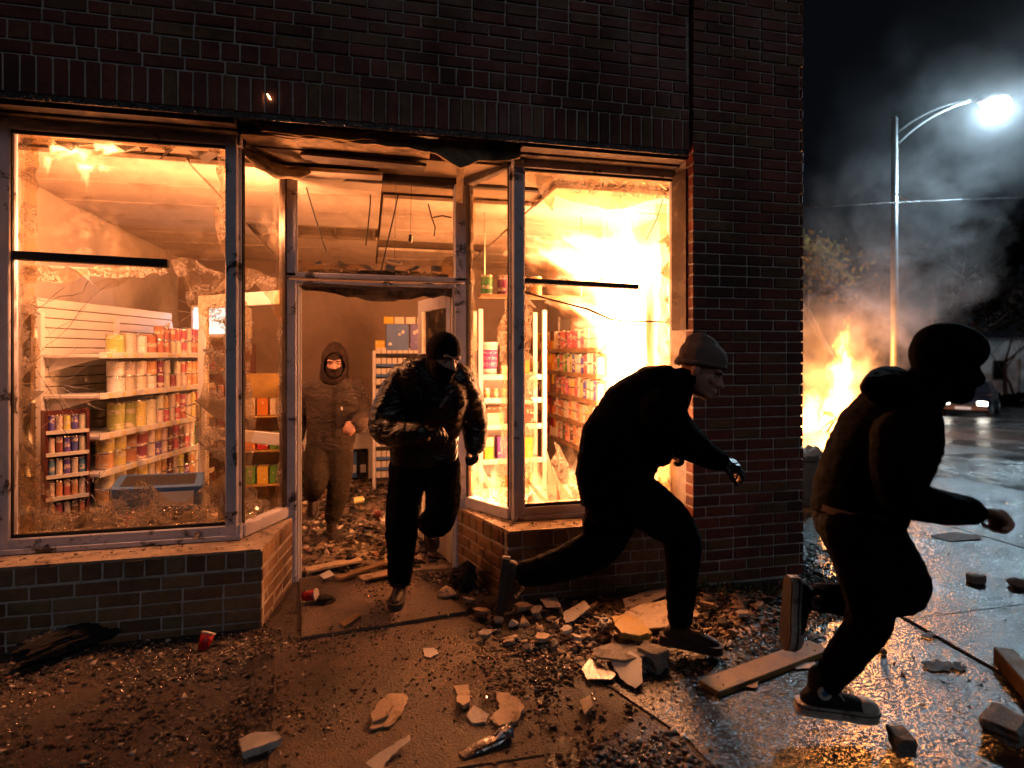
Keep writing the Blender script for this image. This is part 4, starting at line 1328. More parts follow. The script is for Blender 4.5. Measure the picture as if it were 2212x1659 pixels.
cart = [((1.36, 5.90, 1.44), (0.07, 0.08, 0.048), 'cream', 'cream packet lying on top shelf beside the magenta tub'),
        ((1.52, 5.90, 1.465), (0.06, 0.08, 0.072), 'orange', 'orange packet at right end on top of white shelf unit'),
        ((1.22, 5.88, 0.96), (0.085, 0.08, 0.058), 'cream', 'cream carton, lower of two, on middle shelf of white unit'),
        ((1.22, 5.88, 1.052), (0.08, 0.07, 0.03), 'brown', 'flat brown carton topmost of pair on middle shelf of white unit'),
        ((1.42, 5.88, 0.975), (0.055, 0.08, 0.072), 'pink', 'pink carton beside cream cartons on middle shelf of white unit'),
        ((1.56, 5.88, 0.99), (0.06, 0.07, 0.088), 'dark red', 'dark red carton at right end of middle shelf of white unit'),
        ((1.16, 5.88, 0.62), (0.045, 0.07, 0.058), 'yellow', 'yellow carton at bottom of column on fourth shelf of white unit'),
        ((1.16, 5.88, 0.73), (0.045, 0.07, 0.048), 'cream', 'cream carton topmost of column on fourth shelf of white unit'),
        ((1.32, 5.86, 0.67), (0.075, 0.08, 0.108), 'purple', 'purple packet in the centre of fourth shelf of white unit'),
        ((1.53, 5.86, 0.665), (0.075, 0.08, 0.103), 'yellow', 'yellow carton at right end of fourth shelf of white unit'),
        ((1.24, 5.86, 0.29), (0.10, 0.08, 0.088), 'orange', 'orange carton at left on lowest shelf of white unit'),
        ((1.50, 5.86, 0.30), (0.10, 0.08, 0.098), 'yellow', 'yellow carton at right on lowest shelf of white unit')]
for c_, h_, cl, lb in cart:
    carton('carton', c_, h_, cl, lb, 'carton', random.uniform(-.06, .06))
for i in range(6):
    can('jar', (1.15 + i * 0.085, 5.86, 1.162), 0.030, 0.095, ['orange', 'yellow', 'yellow', 'cream', 'orange', 'dark red'][i], f"small jar on second shelf of white unit, {ORD[i]} from its left post", 'jar', 'jars on the white shelf unit')

# ---- cigarette rack behind the runners
rk = empty('cigarette_rack', (0.42, 7.35, 0)); tag(rk, 'tall rack with rows of small packs behind the leather jacketed man', 'rack')
for x in (0.07, 0.80):
    b = MB(); b.box((x, 7.35, 0.82), (0.018, 0.11, 0.82), bev=0.003); b.build('side_post', M['slat'], rk)
b = MB(); b.box((0.435, 7.45, 0.82), (0.35, 0.008, 0.80)); b.build('back_panel', M['grid'], rk)
for k in range(13):
    z = 0.12 + k * 0.122
    b = MB(); b.box((0.435, 7.34, z), (0.347, 0.09, 0.006)); b.box((0.435, 7.245, z + 0.006), (0.347, 0.004, 0.016)); b.build('rack_shelf', M['blue'] if k % 3 else M['char'], rk)
b = MB()
for k in range(13):
    for i in range(11):
        b.box((0.12 + i * 0.063, 7.29, 0.128 + k * 0.122 + 0.043), (0.027, 0.03, 0.040), bev=0.003)
o = b.build('cigarette_packs', M['card'], rk); o['kind'] = 'stuff'; o.color = (0.66, 0.58, 0.46, 1)
carton('display_box', (0.34, 7.33, 1.80), (0.13, 0.08, 0.155), (0.10, 0.16, 0.34), 'blue printed box standing on left half of cigarette rack')
carton('display_box', (0.62, 7.33, 1.80), (0.13, 0.08, 0.155), (0.16, 0.14, 0.30), 'blue printed box standing on right half of cigarette rack')
for i in range(5):
    carton('small_carton', (0.24 + i * 0.13, 7.33, 2.0), (0.056, 0.06, 0.042), 'cream' if i % 4 else 'yellow', f"small pale carton on top of the blue boxes, {ORD[i]} from left", 'carton', random.uniform(-.1, .1), 'small cartons on the blue boxes')
carton('small_carton', (0.14, 7.33, 1.70), (0.055, 0.06, 0.06), 'yellow', 'yellow carton on cigarette rack left of the blue boxes', 'carton')

# ---- low counter with dark crates
ct = empty('counter', (-0.5, 8.1, 0)); tag(ct, 'low counter at the back wall behind the hooded man', 'counter')
b = MB(); b.box((-0.55, 8.1, 0.62), (0.62, 0.28, 0.02), bev=0.004); b.build('counter_top', M['white'], ct)
b = MB(); b.box((-0.55, 7.85, 0.50), (0.60, 0.012, 0.10)); b.build('front_panel', M['slat'], ct)
for x in (-1.13, 0.03):
    b = MB(); b.box((x, 8.1, 0.30), (0.025, 0.26, 0.30)); b.build('leg', M['white'], ct)
for i in range(4):
    b = MB(); b.box((-0.42 + i * 0.12, 7.98, 0.19), (0.050, 0.09, 0.17), bev=0.008)
    o = b.build('bottle_crate', M['char'] if i % 2 else M['blue']); q = MB(); q.box((-0.42 + i * 0.12, 7.888, 0.14), (0.035, 0.003, 0.05)); q.build('paper_label', M['white'], o)
    tag(o, f"{'black' if i % 2 else 'dark blue'} crate under back counter, {ORD[i]} from left", 'crate', 'crates under the counter')

# ---- lit drinks cooler and stand seen through the open door leaf
co_ = empty('drinks_cooler', (-1.5, 6.95, 0)); tag(co_, 'red drinks cooler with glowing white header behind left door', 'cooler')
b = MB(); b.box((-1.50, 7.0, 0.86), (0.27, 0.28, 0.86), bev=0.01); b.build('cabinet', M['red_panel'], co_)
M['screen'] = emis('lit_header', (0.62, 0.76, 1.0), 5.0)
b = MB(); b.box((-1.50, 6.90, 1.93), (0.26, 0.18, 0.17), bev=0.01); b.build('header', M['white'], co_)
b = MB(); b.box((-1.49, 6.715, 1.94), (0.235, 0.004, 0.13)); b.build('lit_panel', M['screen'], co_)
for k in range(5):
    b = MB(); b.box((-1.50, 6.714, 0.25 + k * 0.29), (0.24, 0.008, 0.012)); b.build('cooler_shelf', M['metal'], co_)
for k in range(5):
    for i in range(6):
        can('drink_can', (-1.69 + i * 0.076, 6.66, 0.262 + k * 0.29), 0.031, 0.15, ['red', 'orange', 'red', 'dark red', 'cream', 'red'][(i + k) % 6],
            f"drink can by red cooler, {['lowest', 'fourth', 'third', 'second', 'top'][k]} shelf, {ORD[i]} from left", 'drink can', 'drinks in the cooler')
st = empty('display_stand', (-1.0, 6.4, 0)); tag(st, 'yellow cardboard display stand glimpsed through the left side light', 'stand')
b = MB(); b.box((-1.02, 6.62, 0.70), (0.19, 0.01, 0.70)); b.build('back_card', M['plaster_yellow'], st)
for x in (-1.21, -0.83):
    b = MB(); b.box((x, 6.48, 0.62), (0.008, 0.14, 0.62)); b.build('side_card', M['plaster_yellow'], st)
for z in (0.30, 0.64, 0.98):
    b = MB(); b.box((-1.02, 6.48, z), (0.182, 0.14, 0.008)); b.build('shelf_board', M['plaster_yellow'], st)
for k, z in enumerate((0.31, 0.65, 0.99)):
    for i in range(3):
        carton('packet', (-1.14 + i * 0.12, 6.44, z + 0.085), (0.05, 0.07, 0.083), [['green', 'yellow', 'green'], ['orange', 'red', 'green'], ['cream', 'orange', 'cream']][k][i],
               f"{['bottom', 'middle', 'top'][k]} shelf packet on yellow display stand, {ORD[i]} from left", 'packet', 0, 'packets on the display stand')

# ---- small tin rack in the left window
r0 = Vector((-2.02, 4.72, 0.466)); rz = R_(32)
tr_ = empty('tin_rack', r0); tag(tr_, 'small dark red rack of tins in lower left corner of left window', 'rack')


def rloc(x, y, z):
    return r0 + Matrix.Rotation(rz, 3, 'Z') @ Vector((x, y, z))


R3 = Matrix.Rotation(rz, 3, 'Z')
for x in (-0.115, 0.115):
    b = MB(); b.box(rloc(x, 0, 0.375), (0.008, 0.09, 0.375), R3); b.build('side_panel', M['red_panel'], tr_)
b = MB(); b.box(rloc(0, 0.085, 0.375), (0.107, 0.006, 0.37), R3); b.build('back_panel', M['red_panel'], tr_)
for k in range(5):
    b = MB(); b.box(rloc(0, 0, 0.012 + k * 0.148), (0.107, 0.088, 0.007), R3); b.box(rloc(0, -0.092, 0.018 + k * 0.148), (0.118, 0.006, 0.012), R3); b.build('rack_shelf', M['slat'], tr_)
    for i in range(5):
        can('spice_tin', rloc(-0.086 + i * 0.043, -0.062, 0.020 + k * 0.148), 0.0195, 0.112, [['orange', 'red', 'cream', 'brown', 'orange'], ['cream', 'orange', 'red', 'orange', 'cream'], ['blue', 'cream', 'blue', 'cream', 'blue'], ['cream', 'dark red', 'blue', 'blue', 'cream'], ['blue', 'cream', 'yellow', 'blue', 'cream']][k][i],
            f"narrow tin in dark red window rack, {['lowest', 'fourth', 'third', 'second', 'top'][k]} shelf, {ORD[i]} from left", 'tin', 'tins in the window rack')

# ---- blue carton lying in the left window
bx = MB(); bx.box((0, 0, 0.085), (0.27, 0.20, 0.085), bev=0.006)
o = bx.build('flat_carton', M['blue']); o.location = (-1.42, 4.66, 0.55); o.rotation_euler = (0.05, 0.04, 0.2)
q = MB(); q.box((0.0, 0, 0.1705), (0.22, 0.15, 0.001)); l_ = q.build('printed_lid', M['char'], o); l_.matrix_parent_inverse = Matrix.Identity(4)
q = MB(); q.box((0.10, -0.2008, 0.085), (0.12, 0.001, 0.05)); l_ = q.build('printed_panel', M['slat'], o); l_.matrix_parent_inverse = Matrix.Identity(4)
tag(o, 'flat blue carton lying among broken glass in left window', 'carton')

# ---- cables hanging from the burnt ceiling behind the transom
for k, pts in enumerate([[(660, 398), (672, 440), (690, 500), (705, 545)], [(800, 400), (800, 440), (795, 490), (790, 530)], [(860, 420), (852, 460), (838, 520), (822, 590)], [(925, 440), (932, 468), (940, 490), (938, 510)], [(935, 470), (955, 466), (975, 470)]]):
    b = MB(); b.tube([D(x, y, 4.75 + 0.1 * (k % 2)) for x, y in pts], 0.006, 6)
    o = b.build('hanging_cable', M['char'])
    tag(o, f"scorched cable dangling behind door transom, {ORD[k]} from left", 'cable', 'cables hanging behind the transom')
for (x, y, nm, lb) in ((852, 566, 'ceiling_scrap', 'white scrap hanging behind the transom at centre right'), (886, 516, 'light_fitting', 'small metal fitting hanging behind the transom, right')):
    p = D(x, y, 4.72); b = MB(); b.box(p, (0.055, 0.02, 0.010) if nm == 'ceiling_scrap' else (0.016, 0.016, 0.03), Matrix.Rotation(0.12, 3, 'Y'), bev=0.003)
    o = b.build(nm, M['white'] if nm == 'ceiling_scrap' else M['metal'])
    q = MB(); q.tube([p + Vector((0, 0, 0.01)), p + Vector((0.01, 0, CZ - p.z + 0.05))], 0.0015, 5); q.build('wire', M['char'], o)
    tag(o, lb, 'scrap' if nm == 'ceiling_scrap' else 'fitting')
# tins standing on the burnt ledge over the right side light
b = MB(); b.box((1.45, 5.2, 2.11), (0.50, 0.09, 0.012)); o = b.build('high_shelf', M['wood']); tag(o, 'high timber ledge carrying jars behind the right window', 'shelf')
for x in (1.0, 1.9):
    q = MB(); q.tube([(x, 5.2, 2.12), (x, 5.2, CZ + 0.02)], 0.006, 6); q.build('hanger_rod', M['metal'], o)
for i, (x, cn) in enumerate([(1.02, 'green'), (1.17, 'dark red'), (1.32, 'dark red'), (1.47, 'yellow')]):
    can('jar', (x, 5.2, 2.123), 0.055, 0.17, cn, f"{['green', 'left dark red', 'right dark red', 'yellow'][i]} jar on high ledge behind the right window", 'jar', 'jars on the high ledge')
# scorched panel over back of transom: debris ledge
b = MB(); b.tube([(-0.42, DY + 0.14, 2.20), (-0.15, DY + 0.12, 2.185), (0.2, DY + 0.13, 2.20), (0.6, DY + 0.12, 2.19)], [0.02, 0.035, 0.03, 0.02], 8); o = b.build('collapsed_duct', M['char']); tag(o, 'charred collapsed duct lying behind bottom of door transom', 'duct')
for i in range(6):
    q = MB(); q.box((-0.35 + i * 0.17, DY + 0.06, 2.24 + random.uniform(-.02, .02)), (random.uniform(.02, .05), 0.006, random.uniform(.01, .025)), Matrix.Rotation(random.uniform(-.5, .5), 3, 'Y')); q.build('torn_flap', M['pale_piece'], o)

# ================================================================== fire inside
fr = empty('fire', (2.2, 4.85, 0.47)); tag(fr, 'huge white-hot fire filling right window and licking the ceiling', 'fire')
f1 = flame_mat('flame_column', 100.0, 0.0, 0.72, 0.42, 1.9, 0.3, 0.5)
f2 = flame_mat('flame_lobe', 46.0, 3.7, 0.88, 0.5, 2.1, 0.55, 0.5)
flame('flame', (2.22, 4.92, 0.50), (2.20, 4.95, 3.05), 0.46, 0.36, f1, fr)
flame('flame', (2.38, 5.0, 2.15), (1.20, 5.0, 2.62), 0.56, 0.30, f2, fr)
flame('flame', (2.45, 5.0, 2.35), (1.45, 5.0, 2.72), 0.42, 0.28, f2, fr)
flame('flame', (2.3, 5.0, 1.75), (1.55, 5.0, 2.15), 0.34, 0.26, f2, fr)
fire_light(fr, (2.05, 4.9, 1.15), 90, 0.28)
fire_light(fr, (1.92, 4.92, 1.75), 95, 0.28)
fr2 = empty('fire', (1.3, 4.35, 0.47)); tag(fr2, 'low flames along sill behind broken glass of the right window', 'fire')
f3 = flame_mat('flame_low', 40.0, 8.1, 0.85, 0.6, 2.8, 0.7, 0.5)
for (x, y, w, h) in ((0.92, 4.46, 0.11, 0.42), (1.22, 4.35, 0.16, 0.42), (1.52, 4.35, 0.17, 0.44), (1.8, 4.4, 0.2, 0.38), (0.78, 4.6, 0.08, 0.3)):
    flame('flame', (x, y, 0.47), (x + 0.02, y, 0.47 + h), w, 0.10, f3, fr2)
fire_light(fr2, (1.3, 4.42, 0.72), 30, 0.12)
fire_light(fr2, (0.90, 4.50, 0.74), 75, 0.1)
fr3 = empty('fire', (-1.7, 4.2, 2.75)); tag(fr3, 'ragged flames hanging along the top of the left window', 'fire')
f4 = flame_mat('flame_strip', 75.0, 5.3, 0.8, 0.75, 1.9, 0.6, 0.5)
for (p0, p1, w) in (((110, 322), (215, 316), .07), ((160, 318), (96, 352), .06), ((150, 326), (250, 330), .065), ((205, 318), (300, 312), .05), ((225, 326), (330, 322), .045), ((250, 318), (190, 345), .05),
                    ((120, 312), (100, 300), .05), ((180, 330), (176, 372), .04), ((168, 360), (236, 358), .04), ((200, 364), (160, 352), .035), ((215, 362), (262, 366), .03), ((104, 340), (98, 392), .03)):
    flame('flame', D(*p0, 4.16), D(*p1, 4.16), w, 0.05, f4, fr3)
flame('flame', D(182, 360, 4.2), D(190, 425, 4.2), 0.045, 0.04, f4, fr3)
flame('flame', D(560, 350, 4.3), D(600, 385, 4.4), 0.05, 0.04, f4, fr3)
fire_light(fr3, (-1.62, 4.24, 2.28), 80, 0.14)
fire_light(fr3, (-0.68, 4.42, 2.48), 72, 0.06)
fr4 = empty('fire', (-1.93, 4.1, 0.9)); tag(fr4, 'small flames creeping up left edge of the left window', 'fire')
for (x, y, h) in ((78, 730, 45), (72, 870, 60), (66, 960, 50), (62, 1030, 60), (60, 1110, 40)):
    p = D(x, y, 4.07); flame('flame', p, D(x - 3, y - h, 4.07), 0.022, 0.02, f4, fr4)

# ================================================================== street: lamp, fire, smoke, car, building, trees
def on_street(x, y):
    """point of the falling street seen at photo pixel (x, y)"""
    d = ray(x, y)
    lo, hi = 2.0, 150.0
    for _ in range(60):
        mid = (lo + hi) / 2
        p = EYEV + d * mid
        if p.z > ground_z(p.x, p.y): lo = mid
        else: hi = mid
    return EYEV + d * hi


def gpt(p, dz=0.0): return Vector((p.x, p.y, ground_z(p.x, p.y) + dz))


# ---- street lamp
LT = 17.0
pb = gpt(T(1932, 800, LT)); ptop = T(1932, 258, LT)
lamp = empty('street_lamp', pb); tag(lamp, 'tall grey street lamp with curved arm and blazing white head', 'street lamp')
b = MB(); b.tube([pb, pb + Vector((0, 0, 3)), Vector((pb.x, pb.y, ptop.z))], [0.115, 0.10, 0.075], 14); b.build('pole', M['lamp_metal'], lamp, True)
b = MB(); b.tube([pb, pb + Vector((0, 0, 0.35)), pb + Vector((0, 0, 0.4))], [0.17, 0.16, 0.1], 14); b.build('pole_base', M['lamp_metal'], lamp)
b = MB(); b.tube([Vector((pb.x, pb.y, ptop.z)), Vector((pb.x, pb.y, ptop.z + 0.07))], [0.09, 0.05], 12); b.build('pole_cap', M['lamp_metal'], lamp)
hd = T(2150, 216, LT)
for (y0, ctrl) in ((290, (2010, 225)), (316, (2000, 245))):
    a = T(1934, y0, LT); c_ = T(ctrl[0], ctrl[1], LT); e = T(2095, 218, LT)
    b = MB(); pts = []
    for i in range(14):
        f = i / 13; pts.append(a * (1 - f) ** 2 + c_ * 2 * f * (1 - f) + e * f * f)
    b.tube(pts, 0.027, 8); b.build('arm', M['lamp_metal'], lamp, True)
ax = (hd - T(2095, 218, LT)).normalized()
b = MB(); b.tube([hd - ax * 0.55, hd - ax * 0.35, hd, hd + ax * 0.3, hd + ax * 0.42], [0.04, 0.13, 0.17, 0.14, 0.03], 14); o = b.build('lamp_housing', M['lamp_metal'], lamp, True)
M['lamp_on'] = emis('lamp_lens', (0.80, 0.93, 1.0), 160.0)
lm = bmesh.new(); bmesh.ops.create_icosphere(lm, subdivisions=3, radius=1.0)
me = bpy.data.meshes.new('lens'); lm.to_mesh(me); lm.free()
o = link('lens', me, M['lamp_on'], lamp, True)
o.matrix_basis = Matrix.Translation(hd + Vector((0, 0, -0.12)) - CF * 0.05) @ Matrix.Diagonal((0.31, 0.31, 0.15, 1))
d_ = bpy.data.lights.new('lamp_light', 'POINT'); d_.energy = 4000; d_.color = (0.58, 0.84, 1.0); d_.shadow_soft_size = 0.2
lo_ = bpy.data.objects.new('lamp_light', d_); lo_.location = hd + Vector((0, 0, -0.42)); COL.objects.link(lo_); lo_.parent = lamp; lo_.matrix_parent_inverse = Matrix.Translation(lamp.location).inverted()
# overhead wire clamped to the pole
b = MB(); pts = []
for i in range(25):
    f = i / 24
    x = 1700 + f * (2560 - 1700); y = 446 - 30 * f - 8 * math.sin(f * 3.14) + 6
    pts.append(T(x, y, LT - 0.3))
b.tube(pts, 0.009, 6); o = b.build('overhead_wire', M['steel']); tag(o, 'thin overhead wire crossing behind the street lamp pole', 'wire')
b = MB(); b.tube([T(1936, 418, LT - 0.1), T(1948, 428, LT - 0.2), T(1962, 434, LT - 0.3)], 0.02, 6); b.build('wire_bracket', M['lamp_metal'], lamp)

# ---- bonfire in the street
fb = on_street(1800, 928)
bon = empty('bonfire', fb); tag(bon, 'tall bonfire blazing in the street beyond the shop corner', 'fire')
f5 = flame_mat('flame_bonfire', 60.0, 1.3, 0.88, 0.42, 2.6, 0.9, 0.42, cold=(1.0, 0.17, 0.015), hot=(1.0, 0.37, 0.10), stretch=1.0)
f6 = flame_mat('flame_bonfire_low', 26.0, 6.4, 0.8, 0.5, 2.2, 0.8, 0.55, cold=(1.0, 0.17, 0.015), hot=(1.0, 0.38, 0.10))
flame('flame', fb + CR * 0.25 + Vector((0, 0, -0.05)), fb + CR * 0.30 + Vector((0, 0, 3.25)), 0.85, 0.8, f5, bon)
flame('flame', fb - CR * 0.75 + Vector((0, 0, -0.05)), fb - CR * 0.6 + Vector((0, 0, 1.5)), 1.1, 0.8, f6, bon)
flame('flame', fb + CR * 0.5 + Vector((0, 0, -0.05)), fb + CR * 0.5 + Vector((0, 0, 1.3)), 1.2, 0.8, f6, bon)
fire_light(bon, fb + Vector((0.0, 0, 1.5)), 1900, 0.6, (1.0, 0.33, 0.07))
for k in range(11):
    a = k * 0.571 * 2; r2 = random.uniform(0.3, 0.8)
    p = fb + CR * math.cos(a) * r2 + CF * math.sin(a) * r2
    b = MB(); b.beam(p, fb + Vector((0, 0, 0.5)) + CR * random.uniform(-.3, .3), 0.07, 0.05, bev=0.006); b.build('burning_timber', M['char'], bon)

# ---- smoke: rises from the bonfire and drifts past the lamp
sm_loc = fb + CF * 0.9 + Vector((0, 0, 0.2))
LAMP_LOCAL = ((hd - sm_loc).dot(CR), (hd - sm_loc).dot(CF), hd.z - sm_loc.z)
m, nt = mat_new('smoke'); M['smoke'] = m
co = nd(nt, 'TexCoord', 'Object')
sp = nd(nt, 'SeparateXYZ', Vector=co)
n1 = nd(nt, 'TexNoise', 'Color', Vector=co, Scale=0.35, Detail=3.0, Roughness=0.6)
off = nd(nt, 'VectorMath', 'Vector', _operation='SCALE', i0=nd(nt, 'VectorMath', 'Vector', _operation='SUBTRACT', i0=n1, i1=(0.5, 0.5, 0.5)), Scale=4.2)
q = nd(nt, 'VectorMath', 'Vector', _operation='ADD', i0=co, i1=off)
qs = nd(nt, 'SeparateXYZ', Vector=q)
h = math_(nt, 'MAXIMUM', qs.outputs[2], 0.0)
cx = math_(nt, 'ADD', math_(nt, 'MULTIPLY', h, 0.27), math_(nt, 'MULTIPLY', math_(nt, 'MULTIPLY', h, h), 0.020))
dx = math_(nt, 'SUBTRACT', qs.outputs[0], cx)
rad = math_(nt, 'ADD', math_(nt, 'MULTIPLY', h, 0.20), 1.9)
dd = math_(nt, 'SQRT', math_(nt, 'ADD', math_(nt, 'MULTIPLY', dx, dx), math_(nt, 'MULTIPLY', qs.outputs[1], qs.outputs[1])))
core = math_(nt, 'SUBTRACT', 1.0, math_(nt, 'DIVIDE', dd, rad), clamp=True)
n2 = nd(nt, 'TexNoise', 'Fac', Vector=q, Scale=0.75, Detail=5.0, Roughness=0.65)
den = math_(nt, 'MULTIPLY', math_(nt, 'POWER', core, 0.7), ramp(nt, n2, [(0.42, 0.0), (0.64, 1.0)]))
fade = ramp(nt, math_(nt, 'DIVIDE', sp.outputs[2], 14.0), [(0.0, 0.7), (0.08, 1.0), (0.18, 0.7), (0.30, 0.14), (0.55, 0.022), (0.85, 0.008), (1.0, 0.0)])
# extra smoke density added round the lamp head to give it a halo
LV = nd(nt, 'VectorMath', 'Value', _operation='LENGTH', i0=nd(nt, 'VectorMath', 'Vector', _operation='SUBTRACT', i0=co, i1=LAMP_LOCAL))
lamp_halo = math_(nt, 'POWER', math_(nt, 'SUBTRACT', 1.0, math_(nt, 'DIVIDE', LV, 2.6), clamp=True), 2.0)
den = math_(nt, 'ADD', math_(nt, 'MULTIPLY', math_(nt, 'MULTIPLY', den, fade), 0.75), math_(nt, 'MULTIPLY', lamp_halo, 0.018))
vs_ = nd(nt, 'VolumeScatter', 'Volume', Color=(0.80, 0.80, 0.82), Density=den, Anisotropy=0.25)
o = nt.nodes.new('ShaderNodeOutputMaterial'); nt.links.new(vs_, o.inputs['Volume'])
m.cycles.volume_step_rate = 1.0
b = MB(); b.box((3.8, 0, 7.0), (7.8, 3.4, 7.0))
sm = b.build('smoke', M['smoke'])
sm.location = sm_loc; sm.rotation_euler = (0, 0, -YAW)
tag(sm, 'grey smoke drifting up from the bonfire past the lamp', 'smoke', kind='stuff')

# ---- white building, far right
wb = empty('white_building', gpt(T(2200, 840, 44))); tag(wb, 'long white building behind bare trees at far right', 'building')
c0 = T(2085, 845, 46); c1 = T(2560, 858, 42)
a = gpt(c0); e = gpt(c1); dr = (e - a); dr.z = 0; L = dr.length; dr.normalize(); nn = Vector((dr.y, -dr.x, 0))
zt = T(2095, 735, 46).z
mid = (a + e) / 2
b = MB(); b.beam(Vector((a.x, a.y, (a.z + zt) / 2 - 0.5)) - nn * 3, Vector((e.x, e.y, (a.z + zt) / 2 - 0.5)) - nn * 3, 6.0, zt - a.z + 1.0); b.build('wall', M['siding'], wb)
b = MB(); b.beam(Vector((a.x, a.y, zt + 0.08)) - nn * 3, Vector((e.x, e.y, zt + 0.08)) - nn * 3, 6.5, 0.16); b.build('roof', M['lamp_metal'], wb)
for k in range(8):
    p = a + dr * (2.2 + k * 2.6); p.z = (a.z + zt) / 2 + 0.1
    if p.dot(dr) > e.dot(dr) - 1: break
    b = MB(); b.beam(p - dr * 0.45 + nn * 0.02, p + dr * 0.45 + nn * 0.02, 0.08, 1.5); w = b.build('window', M['lamp_metal'], wb)
    b = MB(); b.beam(p - dr * 0.38 + nn * 0.065, p + dr * 0.38 + nn * 0.065, 0.03, 1.36); b.build('window_pane', M['dark_glass'], w)
for k in range(10):
    p = a + dr * (0.9 + k * 2.6)
    b = MB(); b.tube([Vector((p.x, p.y, a.z)) + nn * 0.06, Vector((p.x, p.y, zt)) + nn * 0.06], 0.06, 6); b.build('downpipe', M['siding'], wb)


# ---- trees
def tree(name, base, height, label, seed, leafy=0, spread=0.55, mat='leaf', trunk=0.13, group=None, depth=5, leafsize=0.14):
    r2 = random.Random(seed)
    t = empty(name, base); tag(t, label, 'tree', group)
    wood = MB(); tips = []

    def grow(p, d, L, r, lev):
        pts = [p]; rr = [r]; q = p.copy(); dd_ = d.copy()
        for i in range(3):
            dd_ = (dd_ + Vector((r2.uniform(-1, 1), r2.uniform(-1, 1), r2.uniform(-.3, .6))) * 0.16).normalized()
            q = q + dd_ * (L / 3); pts.append(q.copy()); rr.append(r * (1 - 0.12 * (i + 1)))
        wood.tube(pts, rr, 7 if lev < 2 else 4, cap=False)
        if lev >= 3: tips.extend(pts[1:])
        if lev >= depth: return
        for k in range(2 if lev == 0 else r2.choice([2, 3, 3])):
            ax_ = Vector((r2.uniform(-1, 1), r2.uniform(-1, 1), r2.uniform(-.2, .5))).normalized()
            nd_ = (dd_ * (1 - spread * 0.5) + ax_ * spread).normalized()
            src = pts[-1] if k < 2 else pts[2]
            grow(src, nd_, L * r2.uniform(0.62, 0.82), rr[-1] * 0.72, lev + 1)

    grow(Vector(base), Vector((0, 0, 1)), height * 0.30, trunk, 0)
    wood.build('trunk', M['bark'], t, True)
    if leafy:
        vs = []; fs = []
        for p in tips:
            for k in range(leafy):
                c = p + Vector((r2.gauss(0, 1), r2.gauss(0, 1), r2.gauss(0, 1))) * 0.30
                a1 = Vector((r2.uniform(-1, 1), r2.uniform(-1, 1), r2.uniform(-1, 1))).normalized()
                a2 = a1.cross(Vector((r2.uniform(-1, 1), r2.uniform(-1, 1), r2.uniform(-1, 1)))).normalized()
                s = leafsize * r2.uniform(0.6, 1.3); n = len(vs)
                vs.extend([c - a1 * s, c + a2 * s * 0.5, c + a1 * s, c - a2 * s * 0.5]); fs.append((n, n + 1, n + 2, n + 3))
        me = bpy.data.meshes.new('crown'); me.from_pydata([tuple(v) for v in vs], [], fs); me.update()
        link('crown', me, M[mat], t)
    return t


m, nt = mat_new('autumn_leaf'); M['leaf'] = m
rn = nd(nt, 'NewGeometry', 'Random Per Island')
b1 = nd(nt, 'BsdfDiffuse', 'BSDF', Color=ramp(nt, rn, [(0, (0.06, 0.04, 0.015)), (0.6, (0.13, 0.075, 0.02)), (1, (0.05, 0.045, 0.015))]))
b2 = nd(nt, 'BsdfTranslucent', 'BSDF', Color=(0.16, 0.09, 0.02))
finish(nt, nd(nt, 'MixShader', 'Shader', i0=0.35, i1=b1, i2=b2))
m, nt = mat_new('dark_leaf'); M['dleaf'] = m
rn = nd(nt, 'NewGeometry', 'Random Per Island')
finish(nt, nd(nt, 'BsdfDiffuse', 'BSDF', Color=ramp(nt, rn, [(0, (0.006, 0.005, 0.0045)), (1, (0.014, 0.011, 0.009))])))

tree('street_tree', gpt(T(1790, 850, 22.5)), 8.2, 'russet leaved tree glowing orange above the bonfire', 4, 3, 0.62, 'leaf', 0.16)
tree('street_tree', gpt(T(1990, 840, 30)), 8.5, 'dark leafy tree just right of the lamp pole', 9, 3, 0.6, 'dleaf', 0.17, leafsize=0.2)
tree('street_tree', gpt(T(2105, 840, 60)), 21.0, 'tall dark tree rising behind the left end of white building', 12, 4, 0.62, 'dleaf', 0.3, leafsize=0.5)
tree('street_tree', gpt(T(2230, 840, 64)), 22.0, 'tall dark tree behind the white building at right edge', 15, 4, 0.62, 'dleaf', 0.3, leafsize=0.5)
tree('street_tree', gpt(T(1995, 840, 55)), 19.0, 'tall dark tree behind lamp pole beyond the smoke', 17, 4, 0.62, 'dleaf', 0.3, leafsize=0.5)
tree('bare_tree', gpt(T(2176, 842, 38)), 9.0, 'bare tree with fanning branches before the white wall', 21, 0, 0.66, 'leaf', 0.14, depth=6)
tree('bare_tree', gpt(T(2192, 842, 41)), 7.5, 'slim bare tree just right of the fanning bare tree', 25, 0, 0.6, 'leaf', 0.10, depth=5)
tree('bare_tree', gpt(T(2270, 842, 38)), 8.5, 'bare tree at the right picture edge before white wall', 29, 0, 0.66, 'leaf', 0.14, depth=6)
# clipped hedge in front of the white building
b = MB()
h0 = gpt(T(2130, 842, 37)); h1 = gpt(T(2600, 850, 35))
for k in range(900):
    f = random.random(); p = h0.lerp(h1, f) + Vector((random.gauss(0, .25), random.gauss(0, .35), random.uniform(0, 0.75)))
    s = 0.16; a1 = Vector((random.gauss(0, 1), random.gauss(0, 1), random.gauss(0, 1))).normalized() * s; a2 = a1.cross(Vector((random.random(), 1, random.random()))).normalized() * s
    b.add([p - a1, p + a2, p + a1, p - a2], [(0, 1, 2, 3)])
o = b.build('hedge', M['dleaf']); tag(o, 'low dark hedge at the foot of the white building', 'hedge', kind='stuff')

